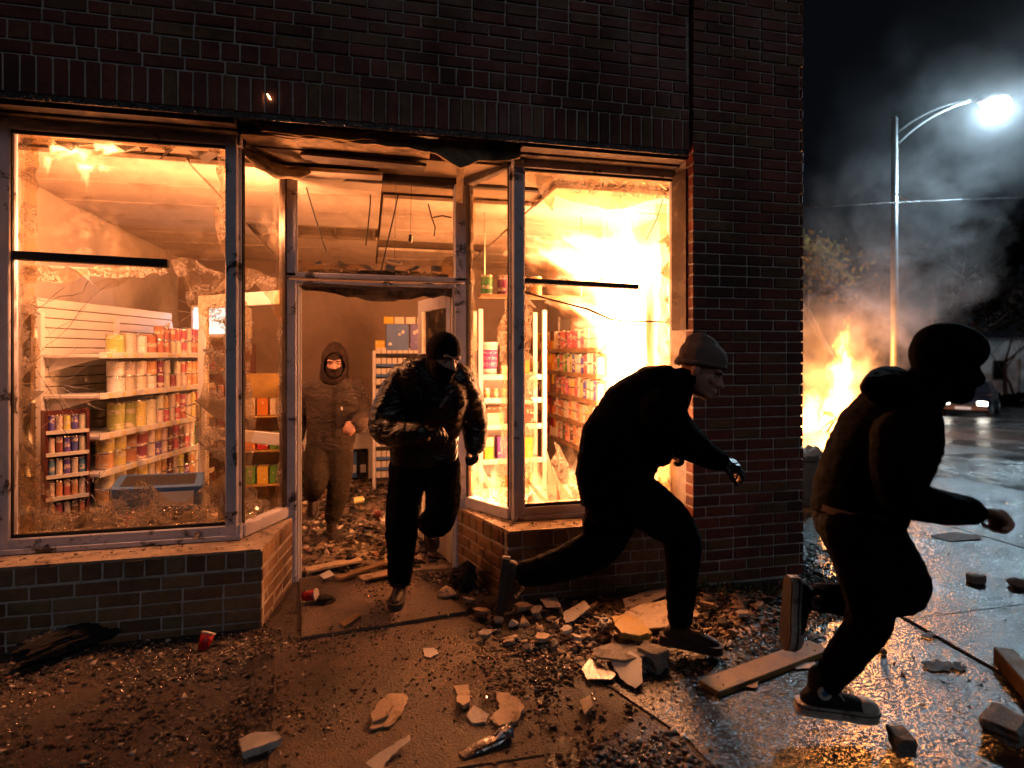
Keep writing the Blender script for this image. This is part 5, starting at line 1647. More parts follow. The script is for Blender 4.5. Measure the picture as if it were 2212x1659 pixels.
# ---- oncoming car
cpos = gpt(T(2096, 884, 25.5))
car = empty('car', cpos); tag(car, 'dark car coming this way with both headlights on', 'car')
fw = (Vector((0, 0, 0)) - cpos); fw.z = 0; fw.normalize(); fw = Matrix.Rotation(R_(-6), 3, 'Z') @ fw
lf = Vector((-fw.y, fw.x, 0))


def cl(x, y, z): return cpos + lf * x + fw * y + Vector((0, 0, z))


prof = [(-2.1, 0.35, 0.75, 0.62), (-2.0, 0.30, 0.92, 0.80), (-1.2, 0.25, 0.96, 0.86), (-0.6, 0.22, 0.95, 0.86), (0.9, 0.22, 0.93, 0.86), (1.5, 0.24, 0.86, 0.84), (2.0, 0.26, 0.76, 0.78), (2.15, 0.32, 0.62, 0.66)]
b = MB(); rings = []
for (y, z0, z1, w) in prof:
    rings.append([cl(-w * .92, y, z0), cl(-w, y, (z0 + z1) * .5), cl(-w * .95, y, z1 - .06), cl(-w * .8, y, z1), cl(w * .8, y, z1), cl(w * .95, y, z1 - .06), cl(w, y, (z0 + z1) * .5), cl(w * .92, y, z0)])
vs = [p for r_ in rings for p in r_]; fs = []
for i in range(len(rings) - 1):
    for k in range(8): fs.append((i * 8 + k, i * 8 + (k + 1) % 8, (i + 1) * 8 + (k + 1) % 8, (i + 1) * 8 + k))
fs += [tuple(range(8)), tuple(range(len(vs) - 8, len(vs)))[::-1]]
b.add(vs, fs); fixn(b.build('body', M['carpaint'], car, False))
cab = [(-1.5, 0.95, 0.78), (-0.9, 1.40, 0.62), (0.25, 1.42, 0.62), (1.0, 0.92, 0.80)]
b = MB(); vs = []
for (y, z, w) in cab: vs += [cl(-w, y, z), cl(w, y, z)]
vs += [cl(-0.82, y, 0.9) for y in (-1.5, 1.0)] + [cl(0.82, y, 0.9) for y in (-1.5, 1.0)]
fs = [(0, 1, 3, 2), (2, 3, 5, 4), (4, 5, 7, 6), (8, 0, 2, 4, 6, 9), (10, 11, 7, 5, 3, 1), (8, 10, 1, 0), (9, 6, 7, 11), (8, 9, 11, 10)]
b.add(vs, fs); fixn(b.build('cabin', M['carpaint'], car))
b = MB(); b.add([cl(-0.56, 0.32, 1.385), cl(0.56, 0.32, 1.385), cl(0.70, 0.97, 0.965), cl(-0.70, 0.97, 0.965)], [(0, 1, 2, 3)])
o = b.build('windscreen', M['dark_glass'], car); o.location = fw * 0.02 + Vector((0, 0, 0.02))
M['headlight'] = emis('headlight_on', (1.0, 0.93, 0.80), 16.0)
for sx in (-1, 1):
    b = MB(); b.box((0, 0, 0), (0.17, 0.05, 0.085), bev=0.03)
    o = b.build('headlight', M['headlight'], car); o.matrix_basis = Matrix.Translation(cl(sx * 0.60, 2.12, 0.62)) @ Matrix((lf, fw, Vector((0, 0, 1)))).transposed().to_4x4()
    for yy in (-1.35, 1.35):
        b = MB(); c_ = cl(sx * 0.78, yy, 0.31); b.tube([c_ - lf * 0.1, c_ + lf * 0.1], 0.31, 18); w = b.build('wheel', M['rubber'], car)
        b = MB(); b.tube([c_ - lf * 0.105, c_ + lf * 0.105], 0.19, 14); b.build('rim', M['metal'], w)
b = MB(); b.beam(cl(-0.40, 2.14, 0.58), cl(0.40, 2.14, 0.58), 0.04, 0.12); b.build('grille', M['rubber'], car)
b = MB(); b.beam(cl(-0.80, 2.16, 0.40), cl(0.80, 2.16, 0.40), 0.12, 0.14, bev=0.02); b.build('bumper', M['carpaint'], car)
b = MB(); b.beam(cl(-0.26, 2.235, 0.42), cl(0.26, 2.235, 0.42), 0.01, 0.11); b.build('number_plate', M['white'], car)

# ---- bin behind the corner
bp = G(1748, 1092); bp.z = 0.012
bn_ = empty('litter_bin', bp); tag(bn_, 'battered grey bin half hidden behind the brick corner', 'bin')
b = MB(); b.tube([bp, bp + Vector((0, 0, 0.03)), bp + Vector((0, 0, 0.50))], [0.16, 0.17, 0.20], 18); b.build('tub', M['bin'], bn_, True)
b = MB(); b.tube([bp + Vector((0, 0, 0.49)), bp + Vector((0, 0, 0.53))], [0.215, 0.215], 18); b.build('rim', M['bin'], bn_)
b = MB(); pts = [bp + Vector((0.10 * math.cos(a), 0.10 * math.sin(a), 0.53 + 0.05 * math.sin(a * 3))) for a in np.linspace(0, 6.28, 9)]
b.tube(pts, 0.06, 7); b.build('rubbish_bag', M['pale_piece'], bn_, True)

# ================================================================== people
def sphere_geo(c, ax, n=14, m=10):
    c = Vector(c); vs = [c + ax[2]]; fs = []
    for i in range(1, m):
        ph = math.pi * i / m
        for k in range(n):
            th = 2 * math.pi * k / n
            vs.append(c + ax[0] * (math.sin(ph) * math.cos(th)) + ax[1] * (math.sin(ph) * math.sin(th)) + ax[2] * math.cos(ph))
    vs.append(c - ax[2])
    for k in range(n): fs.append((0, 1 + k, 1 + (k + 1) % n))
    for i in range(m - 2):
        for k in range(n):
            a = 1 + i * n + k; b = 1 + i * n + (k + 1) % n
            fs.append((a, a + n, b + n, b))
    e = len(vs) - 1; s = 1 + (m - 2) * n
    for k in range(n): fs.append((s + k, e, s + (k + 1) % n))
    return vs, fs


def catmull(P, R, sub=5):
    out = []; rr = []
    n = len(P)
    for i in range(n - 1):
        p0 = P[max(i - 1, 0)]; p1 = P[i]; p2 = P[i + 1]; p3 = P[min(i + 2, n - 1)]
        for k in range(sub):
            t = k / sub
            q = (p1 * 2 + (p2 - p0) * t + (p0 * 2 - p1 * 5 + p2 * 4 - p3) * t * t + (p1 * 3 - p0 - p2 * 3 + p3) * t ** 3) * 0.5
            s = t * t * (3 - 2 * t)
            out.append(q); rr.append(R[i] * (1 - s) + R[i + 1] * s)
    out.append(P[-1]); rr.append(R[-1])
    return out, rr


def limb(P, R, n=12, sub=5, smooth=True):
    P = [Vector(p) for p in P]
    if smooth and len(P) > 2: P, R = catmull(P, R, sub)
    d0 = (P[0] - P[1]).normalized(); d1 = (P[-1] - P[-2]).normalized()
    pre = [(P[0] + d0 * R[0] * s, R[0] * c) for s, c in ((0.95, 0.25), (0.75, 0.66), (0.4, 0.92))]
    post = [(P[-1] + d1 * R[-1] * s, R[-1] * c) for s, c in ((0.4, 0.92), (0.75, 0.66), (0.95, 0.25))]
    pts = [p for p, _ in pre] + list(P) + [p for p, _ in post]
    rad = [r for _, r in pre] + list(R) + [r for _, r in post]
    return tube_geo(pts, rad, n, True)


def torso(rings):
    """rings: (centre, half vector A, half vector B)"""
    n = 20; vs = []; fs = []
    for (c, A, B) in rings:
        for k in range(n):
            th = 2 * math.pi * k / n
            ct, st_ = math.cos(th), math.sin(th)
            e = 0.8
            vs.append(c + A * (math.copysign(abs(ct) ** e, ct)) + B * (math.copysign(abs(st_) ** e, st_)))
    for i in range(len(rings) - 1):
        for k in range(n):
            k2 = (k + 1) % n
            fs.append((i * n + k, i * n + k2, (i + 1) * n + k2, (i + 1) * n + k))
    fs.append(tuple(range(n))[::-1]); m_ = (len(rings) - 1) * n; fs.append(tuple(range(m_, m_ + n)))
    return vs, fs


def fuse(prims, voxel, smooth=6, name='body'):
    """merge overlapping solids into one continuous skin"""
    vs = []; fs = []
    for (v, f) in prims:
        k = len(vs); vs.extend([tuple(p) for p in v]); fs.extend([tuple(i + k for i in q) for q in f])
    me = bpy.data.meshes.new('tmp'); me.from_pydata(vs, [], fs); me.update()
    bm = bmesh.new(); bm.from_mesh(me); bmesh.ops.recalc_face_normals(bm, faces=bm.faces); bm.to_mesh(me); bm.free()
    ob = bpy.data.objects.new('tmp', me); COL.objects.link(ob)
    r = ob.modifiers.new('r', 'REMESH'); r.mode = 'VOXEL'; r.voxel_size = voxel; r.use_smooth_shade = True
    if smooth:
        s = ob.modifiers.new('s', 'SMOOTH'); s.factor = 0.5; s.iterations = smooth
    dg = bpy.context.evaluated_depsgraph_get(); dg.update()
    out = bpy.data.meshes.new_from_object(ob.evaluated_get(dg)); out.name = name
    bpy.data.objects.remove(ob); bpy.data.meshes.remove(me)
    out.polygons.foreach_set('use_smooth', [True] * len(out.polygons))
    return out


def folds(me, amp, freq, axis=None, seed=0.0, squash=2.4):
    """cloth folds: displace along the normal with ridged, stretched noise"""
    n = len(me.vertices)
    co = np.empty(n * 3); me.vertices.foreach_get('co', co); co = co.reshape(-1, 3)
    no = np.array([v.normal[:] for v in me.vertices])
    ax = Vector(axis) if axis is not None else Vector((0, 0, 1))
    ax.normalize()
    out = np.empty(n)
    for i in range(n):
        p = Vector(co[i]); a = p.dot(ax)
        q = p + ax * a * (squash - 1)
        q = q * freq + Vector((seed, seed * 1.7, 0))
        w = noise.noise(q * 0.5) * 1.2
        r1 = 1 - 2 * abs(noise.noise(q + Vector((w, w, w))))
        r2 = noise.noise(q * 2.3 + Vector((5, w, 1)))
        out[i] = r1 * 0.75 + r2 * 0.45
    co += no * (out * amp)[:, None]
    me.vertices.foreach_set('co', co.ravel()); me.update()


def hand_prims(w, d, n, curl=(0.5, 0.7, 0.5), side=1, s=1.0, fist=False):
    """palm, four unequal fingers and a thumb; w wrist, d along the hand, n out of the palm"""
    d = Vector(d).normalized(); n = Vector(n); n = (n - d * n.dot(d)).normalized(); a = n.cross(d) * side
    P = [sphere_geo(w + d * 0.048 * s, [d * 0.055 * s, a * 0.042 * s, n * 0.020 * s]), limb([w - d * 0.03, w + d * 0.03 * s], [0.027 * s, 0.026 * s], smooth=False)]
    for i in range(4):
        f = [0.94, 1.06, 1.0, 0.8][i]
        p = w + d * (0.085 - 0.006 * abs(i - 1)) * s + a * (0.032 - 0.0215 * i) * s
        ang = 0.0; pts = [p - d * 0.02 * s, p]
        for k, L in enumerate((0.043, 0.027, 0.021)):
            ang += curl[k] * (1 + 0.06 * i)
            p = p + (d * math.cos(ang) + n * math.sin(ang)) * L * f * s; pts.append(p)
        P.append(limb(pts, [0.0098 * s, 0.0100 * s, 0.0095 * s, 0.0088 * s, 0.0076 * s], 8, 3))
    tb = w + d * 0.022 * s + a * 0.030 * s
    t1 = tb + (d * 0.70 + a * 0.55 + n * 0.35).normalized() * 0.042 * s
    t2 = t1 + (d * 0.70 - a * (0.5 if fist else -0.2) + n * 0.45).normalized() * 0.034 * s
    t3 = t2 + (d * 0.45 - a * (0.8 if fist else 0.0) + n * 0.4).normalized() * 0.024 * s
    P.append(limb([tb, t1, t2, t3], [0.014 * s, 0.0125 * s, 0.011 * s, 0.009 * s], 8, 3))
    return P


def head_prims(hc, f, u, s=1.0, g=0.0, ears=True, nose=True, lips=True):
    f = Vector(f).normalized(); u = Vector(u); u = (u - f * u.dot(f)).normalized(); r = f.cross(u)
    L = lambda x, y, z: hc + (r * x + f * y + u * z) * s

    def E(x, y, z, a, b, c): return sphere_geo(L(x, y, z), [r * (a * s + g), f * (b * s + g), u * (c * s + g)], 18, 12)
    P = [E(0, -0.012, 0.035, 0.076, 0.096, 0.088), E(0, 0.022, -0.035, 0.062, 0.072, 0.080), E(0, 0.062, -0.088, 0.032, 0.030, 0.026), E(0, 0.03, -0.075, 0.052, 0.05, 0.035)]
    if g == 0: P += [limb([L(-0.04, 0.074, 0.026), L(0, 0.082, 0.024), L(0.04, 0.074, 0.026)], [0.013 * s] * 3, 8)]
    if nose:
        P += [limb([L(0, 0.084, 0.012), L(0, 0.098, -0.012), L(0, 0.110, -0.030)], [0.009 * s + g, 0.011 * s + g, 0.0145 * s + g], 8),
              limb([L(-0.013, 0.094, -0.033), L(0.013, 0.094, -0.033)], [0.0085 * s + g] * 2, 8, smooth=False)]
    if g == 0 and lips:
        P += [limb([L(-0.022, 0.088, -0.062), L(0, 0.095, -0.060), L(0.022, 0.088, -0.062)], [0.005, 0.008, 0.005], 8), limb([L(-0.018, 0.088, -0.071), L(0, 0.094, -0.072), L(0.018, 0.088, -0.071)], [0.005, 0.0075, 0.005], 8),
              limb([L(-0.045, 0.066, -0.022), L(-0.03, 0.076, -0.03)], [0.017 * s, 0.014 * s], 8, smooth=False), limb([L(0.045, 0.066, -0.022), L(0.03, 0.076, -0.03)], [0.017 * s, 0.014 * s], 8, smooth=False)]
        if ears:
            P += [E(-0.076, -0.012, -0.008, 0.010, 0.020, 0.031), E(0.076, -0.012, -0.008, 0.010, 0.020, 0.031)]
    return P, L, (r, f, u)


def cut(me, test):
    bm = bmesh.new(); bm.from_mesh(me)
    kill = [fc for fc in bm.faces if test(fc.calc_center_median())]
    bmesh.ops.delete(bm, geom=kill, context='FACES')
    bm.to_mesh(me); bm.free(); me.update()


def ribbon(bvh, pix, wpx, off, name, mat, parent, horiz=False):
    """flat strip lying on a garment, following the photo points"""
    vs = []; fs = []
    n = len(pix)
    for i, (x, y) in enumerate(pix):
        a = Vector(pix[max(i - 1, 0)]); c = Vector(pix[min(i + 1, n - 1)]); t = (c - a).normalized(); w = Vector((-t.y, t.x)) * (wpx / 2)
        for s in (-1, 1):
            d = ray(x + w.x * s, y + w.y * s)
            hit = bvh.ray_cast(EYEV, d.normalized())
            if hit[0] is None:
                hit = bvh.find_nearest(EYEV + d * 3.0 if not vs else Vector(vs[-1])); p = hit[0]
            else: p = hit[0]
            vs.append(tuple(p + hit[1] * off if hit[1].dot(d) < 0 else p - hit[1] * off))
    for i in range(n - 1): fs.append((2 * i, 2 * i + 1, 2 * i + 3, 2 * i + 2))
    me = bpy.data.meshes.new(name); me.from_pydata(vs, [], fs); me.update()
    return link(name, me, mat, parent, True)


SHOE_C = {}


def shoe(parent, ank, toe, up, kind='boot', s=1.0):
    y = Vector(toe).normalized(); z = Vector(up); z = (z - y * z.dot(y)).normalized(); x = y.cross(z)
    L = lambda a, b, c: ank + (x * a + y * b + z * c) * s
    P = [limb([L(0, -0.030, -0.045), L(0, 0.03, -0.046), L(0, 0.10, -0.054), L(0, 0.165, -0.062)], [0.040 * s, 0.041 * s, 0.040 * s, 0.030 * s], 12),
         limb([L(0, 0.002, 0.035), L(0, 0.0, -0.01), L(0, 0.012, -0.045)], [0.047 * s, 0.044 * s, 0.042 * s], 12),
         limb([L(-0.014, 0.13, -0.064), L(0.014, 0.135, -0.064)], [0.028 * s, 0.028 * s], 10, smooth=False)]
    up_me = fuse(P, 0.008, 4, 'shoe')
    o = link('shoe', up_me, M['canvas_black'] if kind == 'sneaker' else M['boot'] if kind == 'boot' else M['black_denim'], parent, True)
    prof = [(-0.082, 0.014), (-0.074, 0.028), (-0.05, 0.037), (0.0, 0.038), (0.06, 0.039), (0.11, 0.046), (0.155, 0.047), (0.185, 0.038), (0.203, 0.022), (0.208, 0.008)]
    out = [(-w, yy) for yy, w in prof] + [(w, yy) for yy, w in reversed(prof)]
    b = MB(); rings = []
    for (zz, gr) in ((-0.092, -0.004), (-0.088, 0.0), (-0.062, 0.001), (-0.056, -0.003)):
        rings.append([L(a + math.copysign(gr, a), b_, zz) for a, b_ in out])
    m_ = len(out); vs = [p for r_ in rings for p in r_]; fs = []
    for i in range(3):
        for k in range(m_): fs.append((i * m_ + k, i * m_ + (k + 1) % m_, (i + 1) * m_ + (k + 1) % m_, (i + 1) * m_ + k))
    fs += [tuple(range(m_))[::-1], tuple(range(3 * m_, 4 * m_))]
    b.add(vs, fs); so = fixn(b.build('sole', M['sole_white'] if kind == 'sneaker' else M['sole_dark'], o))
    if kind == 'sneaker':
        v, f_ = sphere_geo(L(0, 0.158, -0.058), [x * 0.043 * s, y * 0.050 * s, z * 0.035 * s], 16, 10)
        b = MB(); b.add(v, f_); b.build('toe_cap', M['sole_white'], o, True)
        b = MB()
        for k in range(3): b.tube([L(a + math.copysign(0.0035, a), b_, -0.066) for a, b_ in out] + [L(out[0][0] - .0035, out[0][1], -0.066)], 0.0022, 5); break
        b.build('sole_line', M['canvas_black'], so)
        for sx in (-1, 1):
            b = MB(); c_ = L(sx * 0.046, -0.002, 0.002); b.tube([c_ - x * sx * 0.004, c_ + x * sx * 0.003], 0.025 * s, 18); pt = b.build('round_patch', M['sole_white'], o)
            b = MB(); b.tube([c_ + x * sx * 0.0032, c_ + x * sx * 0.0042], 0.013 * s, 5); b.build('patch_star', M['blue'], pt)
    b = MB(); zb = -0.0935; lo_s = [L(a * 0.97, b_, zb) for a, b_ in out]; b.prism(lo_s, -z * 0.003, z * 0.001); fixn(b.build('outsole', M['sole_dark'], so))
    for k in range(6):
        yy = 0.112 - k * 0.012; zz = -0.004 + k * 0.0082
        b = MB(); b.tube([L(-0.026, yy, zz - 0.010), L(-0.01, yy - 0.004, zz + 0.002), L(0.01, yy + 0.002, zz + 0.002), L(0.026, yy - 0.006, zz - 0.010)], 0.003, 6)
        b.build('lace', M['lace'] if kind == 'sneaker' else M['boot'], o, True)
    if kind == 'sneaker':
        for sx in (-1, 1):
            b = MB(); b.tube([L(0.0, 0.022, 0.016), L(sx * 0.03, 0.045, 0.012), L(sx * 0.045, 0.06, -0.012), L(sx * 0.03, 0.075, -0.028)], 0.0028, 6); b.build('lace', M['lace'], o, True)
    return o


def person(label, t0, spine, arms, legs, head, wear, group=None, base=None):
    """spine: (x, y, dt, half px, half depth m); limbs: (x, y, dt, r px)"""
    cv = lambda q: T(q[0], q[1], t0 + q[2])
    root = empty('person', base or Vector((cv(spine[0]).x, cv(spine[0]).y, 0.02))); tag(root, label, 'person')
    # torso rings
    C = [cv(s) for s in spine]; rings = []; inner = []
    for i, s in enumerate(spine):
        tg = (C[min(i + 1, len(C) - 1)] - C[max(i - 1, 0)]).normalized()
        A = tg.cross(CF).normalized()
        B = A.cross(tg).normalized()
        hw = s[3] * ppm(t0 + s[2]); hd_ = s[4]
        rings.append((C[i], A * hw, B * hd_)); inner.append((C[i], A * hw * 0.82, B * hd_ * 0.82))
    arm_p = []; arm_in = []
    for a in arms:
        P = [cv(q) for q in a['j']]; R = [q[3] * ppm(t0 + q[2]) for q in a['j']]
        arm_p.append(limb(P, R)); arm_in.append(limb(P + [a['w']], [r * 0.72 for r in R] + [0.027]))
    leg_p = []; leg_in = []
    for l in legs:
        P = [cv(q) for q in l['j']]; R = [q[3] * ppm(t0 + q[2]) for q in l['j']]
        hem_ = list(P); hem_[-1] = P[-1] + (P[-2] - P[-1]).normalized() * 0.038
        leg_p.append(limb(hem_, R)); leg_in.append(limb(P, [r * 0.75 for r in R]))
    masked = head['wear'] != 'beanie'
    hp, HL, (hr, hf, hu) = head_prims(head['c'], head['f'], head['u'], head.get('s', 1.0), 0.0, not masked, True, not masked)
    neck_top = HL(0, -0.025, -0.05); nb = C[-1]
    neck = limb([nb, neck_top], [0.062, 0.056], smooth=False)
    prims = [torso(inner)] + arm_in + leg_in + hp + [neck]
    for a in arms:
        prims += hand_prims(a['w'], a['d'], a['n'], a.get('curl', (0.9, 1.2, 0.8)), a.get('side', 1), a.get('hs', 1.0), a.get('fist', True))
    body = fuse(prims, 0.0062, 3, 'body')
    link('body', body, M['skin'] if not wear.get('gloves') else [M['skin']], root, True)
    # clothes
    split = wear.get('split', 2)       # torso rings below this index belong to the trousers
    sl = []
    jk = fuse([torso(rings)] + arm_p + [limb([C[-2].lerp(C[-1], 0.3), C[-1].lerp(neck_top, head.get('collar', 0.45))], [0.085, 0.074], smooth=False)] + wear.get('extra', []), 0.0105, 5, 'jacket')
    folds(jk, wear.get('jfold', 0.007), 9.0, C[-1] - C[0], wear.get('seed', 1.0))
    jo = link('jacket', jk, M[wear['jacket']], root, True)
    hipA = rings[0][1]; hipB = rings[0][2]
    tr = fuse(leg_p + [torso([(C[0] - (C[1] - C[0]).normalized() * 0.10, hipA * 0.72, hipB * 0.80), (C[0] - (C[1] - C[0]).normalized() * 0.03, hipA * 0.90, hipB * 0.92), (C[0] + (C[1] - C[0]) * 0.5, hipA * 0.85, hipB * 0.88)])], 0.0105, 4, 'trousers')
    folds(tr, wear.get('tfold', 0.006), 10.0, (0, 0, 1), wear.get('seed', 1.0) + 3, 2.0)
    link('trousers', tr, M[wear['trousers']], root, True)
    for l in legs:
        q = l['j'][-1]; shoe(root, cv(q) + Vector(l.get('off', (0, 0, 0))), l['toe'], l['up'], wear.get('shoe', 'boot'), l.get('s', 1.0))
    if wear.get('gloves'):
        for a in arms:
            gp = hand_prims(a['w'], a['d'], a['n'], a.get('curl', (0.9, 1.2, 0.8)), a.get('side', 1), a.get('hs', 1.0) * 1.09, a.get('fist', True))
            gm = fuse(gp, 0.0065, 3, 'glove'); link('glove', gm, M['leather'], root, True)
    # headwear
    s = head.get('s', 1.0)
    inv = lambda p: ((p - head['c']).dot(hr) / s, (p - head['c']).dot(hf) / s, (p - head['c']).dot(hu) / s)
    g = head.get('g', 0.009)
    if head['wear'] in ('balaclava', 'hood'):
        bp_, _, _ = head_prims(head['c'], head['f'], head['u'], s, g, False, head.get('nose', True))
        if head.get('dome'): bp_.append(sphere_geo(HL(0, 0.004, 0.062), [hr * 0.104 * s, hf * 0.122 * s, hu * 0.090 * s], 20, 14))
        bm_ = fuse(bp_ + [limb([HL(0, -0.03, -0.05), nb], [0.068 + g, 0.078 + g], smooth=False)], 0.0065, 3, 'balaclava')

        def slit(p):
            a, b_, c_ = inv(p)
            return head.get('slh', 0.030) > 0 and b_ > 0.02 and (a / 0.068) ** 2 + ((c_ - head.get('slz', -0.006)) / head.get('slh', 0.030)) ** 2 < 1
        cut(bm_, slit)
        link('balaclava', bm_, M[head['mat']], root, True)
        for sx in ((-1, 1) if head.get('slh', 0.03) > 0 else ()):
            v, f_ = sphere_geo(HL(sx * 0.031, 0.070, 0.000), [hr * 0.0115 * s, hf * 0.0115 * s, hu * 0.0075 * s], 12, 8); b = MB(); b.add(v, f_); e_ = b.build('eye', M['eye'], root, True)
            v, f_ = sphere_geo(HL(sx * 0.031 + head.get('gaze', 0.0), 0.0768, 0.000), [hr * 0.0055 * s, hf * 0.0055 * s, hu * 0.0055 * s], 10, 6); b = MB(); b.add(v, f_); b.build('iris', M['iris'], e_, True)
            b = MB(); b.tube([HL(sx * 0.014, 0.092, 0.019), HL(sx * 0.032, 0.090, 0.024), HL(sx * 0.05, 0.078, 0.018)], [0.0035 * s, 0.0045 * s, 0.0025 * s], 6); b.build('eyebrow', M['brow'], root, True)
    if head['wear'] == 'hood':
        hv = [sphere_geo(HL(0, -0.018, 0.022), [hr * 0.106 * s, hf * 0.122 * s, hu * 0.132 * s], 20, 14), sphere_geo(HL(0, -0.03, 0.085), [hr * 0.07 * s, hf * 0.095 * s, hu * 0.085 * s], 16, 10),
              limb([HL(0, -0.03, -0.02), nb + Vector((0, 0, 0.0))], [0.112 * s, 0.115 * s], smooth=False)]
        hm = fuse(hv, 0.008, 5, 'hood')

        def face(p):
            a, b_, c_ = inv(p); return b_ > 0.03 and (a / 0.080) ** 2 + ((c_ + 0.015) / 0.105) ** 2 < 1
        cut(hm, face); folds(hm, 0.004, 14.0, None, 3.0, 1.0)
        link('hood', hm, M[wear['hood']], root, True)
    if head['wear'] == 'beanie':
        hv = [sphere_geo(HL(0, -0.016, 0.058), [hr * 0.089 * s, hf * 0.110 * s, hu * 0.086 * s], 20, 14), sphere_geo(HL(0, -0.045, 0.110), [hr * 0.060 * s, hf * 0.075 * s, hu * 0.056 * s], 16, 10), sphere_geo(HL(0, -0.016, 0.015), [hr * 0.087 * s, hf * 0.107 * s, hu * 0.10 * s], 18, 12)]
        hm = fuse(hv, 0.0065, 4, 'beanie'); cut(hm, lambda p: inv(p)[2] < 0.020 + 0.28 * inv(p)[1]); folds(hm, 0.006, 13.0, None, 2.0, 0.6)
        bo = link('beanie', hm, M[head['mat']], root, True)
        b = MB(); pts = []
        for k in range(25):
            a = 2 * math.pi * k / 24; yy = -0.014 + 0.103 * math.sin(a); pts.append(HL(0.085 * math.cos(a), yy, 0.030 + 0.28 * yy))
        b.tube(pts, 0.012 * s, 8, cap=False); b.build('cuff', M[head['mat']], bo, True)
        for sx in (-1, 1):
            b = MB(); v, f_ = sphere_geo(HL(sx * 0.031, 0.071, 0.0), [hr * 0.0125, hf * 0.0125, hu * 0.0105], 12, 8); b.add(v, f_); b.build('eye', M['eye'], root, True)
            b = MB(); b.tube([HL(sx * 0.014, 0.092, 0.019), HL(sx * 0.032, 0.090, 0.024), HL(sx * 0.05, 0.078, 0.018)], [0.0035, 0.0045, 0.0025], 6); b.build('eyebrow', M['brow'], root, True)
    bv = BVHTree.FromPolygons([v.co.copy() for v in jk.vertices], [tuple(p.vertices) for p in jk.polygons])
    return root, jo, bv


# ---- A: man in leather jacket running out of the door, facing the camera
tA = 3.72
a1 = T(920, 936, tA - 0.36); a2 = T(1025, 962, tA + 0.04)
pA, jA, bA = person('man in black leather jacket and balaclava running out through the doorway', tA,
    [(918, 1000, 0.0, 70, 0.12), (914, 955, -0.02, 74, 0.13), (920, 900, -0.07, 80, 0.14), (928, 845, -0.14, 85, 0.14), (938, 805, -0.18, 70, 0.115), (950, 790, -0.20, 40, 0.08)],
    [dict(j=[(872, 822, -0.15, 37), (842, 878, -0.16, 36), (832, 922, -0.20, 35), (872, 938, -0.30, 29), (908, 936, -0.35, 25)], w=a1, d=CR * 1.0 - CF * 0.15 + CU * 0.25, n=-CF * 0.2 - CU * 0.9, curl=(1.1, 1.3, 0.9), side=-1),
     dict(j=[(988, 820, -0.10, 36), (1010, 862, -0.03, 34), (1022, 902, 0.05, 31), (1026, 940, 0.06, 26), (1026, 958, 0.04, 24)], w=a2, d=-CU * 1.0 + CR * 0.08, n=-CR * 0.8 - CF * 0.3, curl=(1.0, 1.3, 0.9), side=1)],
    [dict(j=[(886, 1005, 0.02, 45), (875, 1070, -0.04, 38), (868, 1135, -0.08, 35), (866, 1200, -0.04, 29), (863, 1258, 0.0, 25)], toe=-CF * 0.95 + CR * 0.04 - CU * 0.02, up=CU, off=(0, 0, 0.005)),
     dict(j=[(950, 1005, 0.02, 45), (958, 1065, -0.08, 39), (950, 1118, -0.14, 34), (938, 1130, 0.06, 30), (926, 1128, 0.26, 26)], toe=-CU * 1.0 - CF * 0.12 + CR * 0.1, up=-CF * 0.9 + CU * 0.1)],
    dict(c=T(957, 772, tA - 0.27), f=CR * 0.62 - CF * 0.72 - CU * 0.30, u=CU + CR * 0.12, s=1.12, wear='balaclava', mat='balaclava', slz=-0.004, slh=0.026, gaze=0.004),
    dict(jacket='leather', trousers='black_denim', shoe='boot', gloves=True, jfold=0.007, seed=2.0))
ribbon(bA, [(985, 830), (975, 845), (962, 862), (950, 880)], 5, 0.003, 'zip_edge', M['hem'], jA)
ribbon(bA, [(1000, 838), (1012, 880), (1014, 915), (1005, 945)], 4, 0.004, 'seam', M['leather'], jA)

# ---- D: hooded man inside the shop
tD = 5.22
d1 = T(772, 917, tD - 0.22); d2 = T(640, 948, tD + 0.02)
pD, jD, bD = person('hooded man in brown jacket running inside the shop behind the door', tD,
    [(712, 965, 0.0, 50, 0.115), (716, 940, -0.02, 52, 0.125), (720, 895, -0.05, 56, 0.13), (722, 850, -0.09, 58, 0.125), (722, 828, -0.11, 46, 0.10), (722, 812, -0.12, 26, 0.08)],
    [dict(j=[(768, 840, -0.08, 22), (780, 872, -0.05, 21), (785, 900, -0.06, 20), (779, 913, -0.16, 18), (775, 917, -0.20, 18)], w=d1, d=-CR * 0.75 - CU * 0.45 - CF * 0.45, n=-CU * 0.4 - CR * 0.4 + CF * 0.5, curl=(1.1, 1.3, 0.9), side=1, hs=1.1),
     dict(j=[(676, 840, -0.08, 22), (660, 872, 0.02, 21), (648, 903, 0.08, 20), (642, 930, 0.06, 18), (640, 944, 0.03, 17)], w=d2, d=-CU, n=CR, curl=(1.0, 1.2, 0.8), side=-1)],
    [dict(j=[(733, 970, 0.0, 30), (735, 1015, -0.04, 27), (731, 1060, -0.06, 23), (723, 1098, -0.02, 20), (716, 1124, 0.02, 17)], toe=-CF * 0.85 + CR * 0.35 - CU * 0.05, up=CU, off=(0, 0, 0.0)),
     dict(j=[(690, 970, 0.0, 30), (684, 1010, -0.10, 27), (682, 1042, -0.16, 24), (676, 1062, 0.02, 20), (674, 1068, 0.18, 17)], toe=-CU * 0.9 - CF * 0.35, up=-CF * 0.9 + CU * 0.3)],
    dict(c=T(723, 784, tD - 0.15), f=-CF * 0.96 + CR * 0.22 - CU * 0.10, u=CU, s=1.05, wear='hood', mat='brown_hood', slz=-0.004, slh=0.031, gaze=0.003),
    dict(jacket='olive_cloth', trousers='olive_trouser', shoe='boot', hood='brown_hood', jfold=0.005, tfold=0.004, seed=5.0))
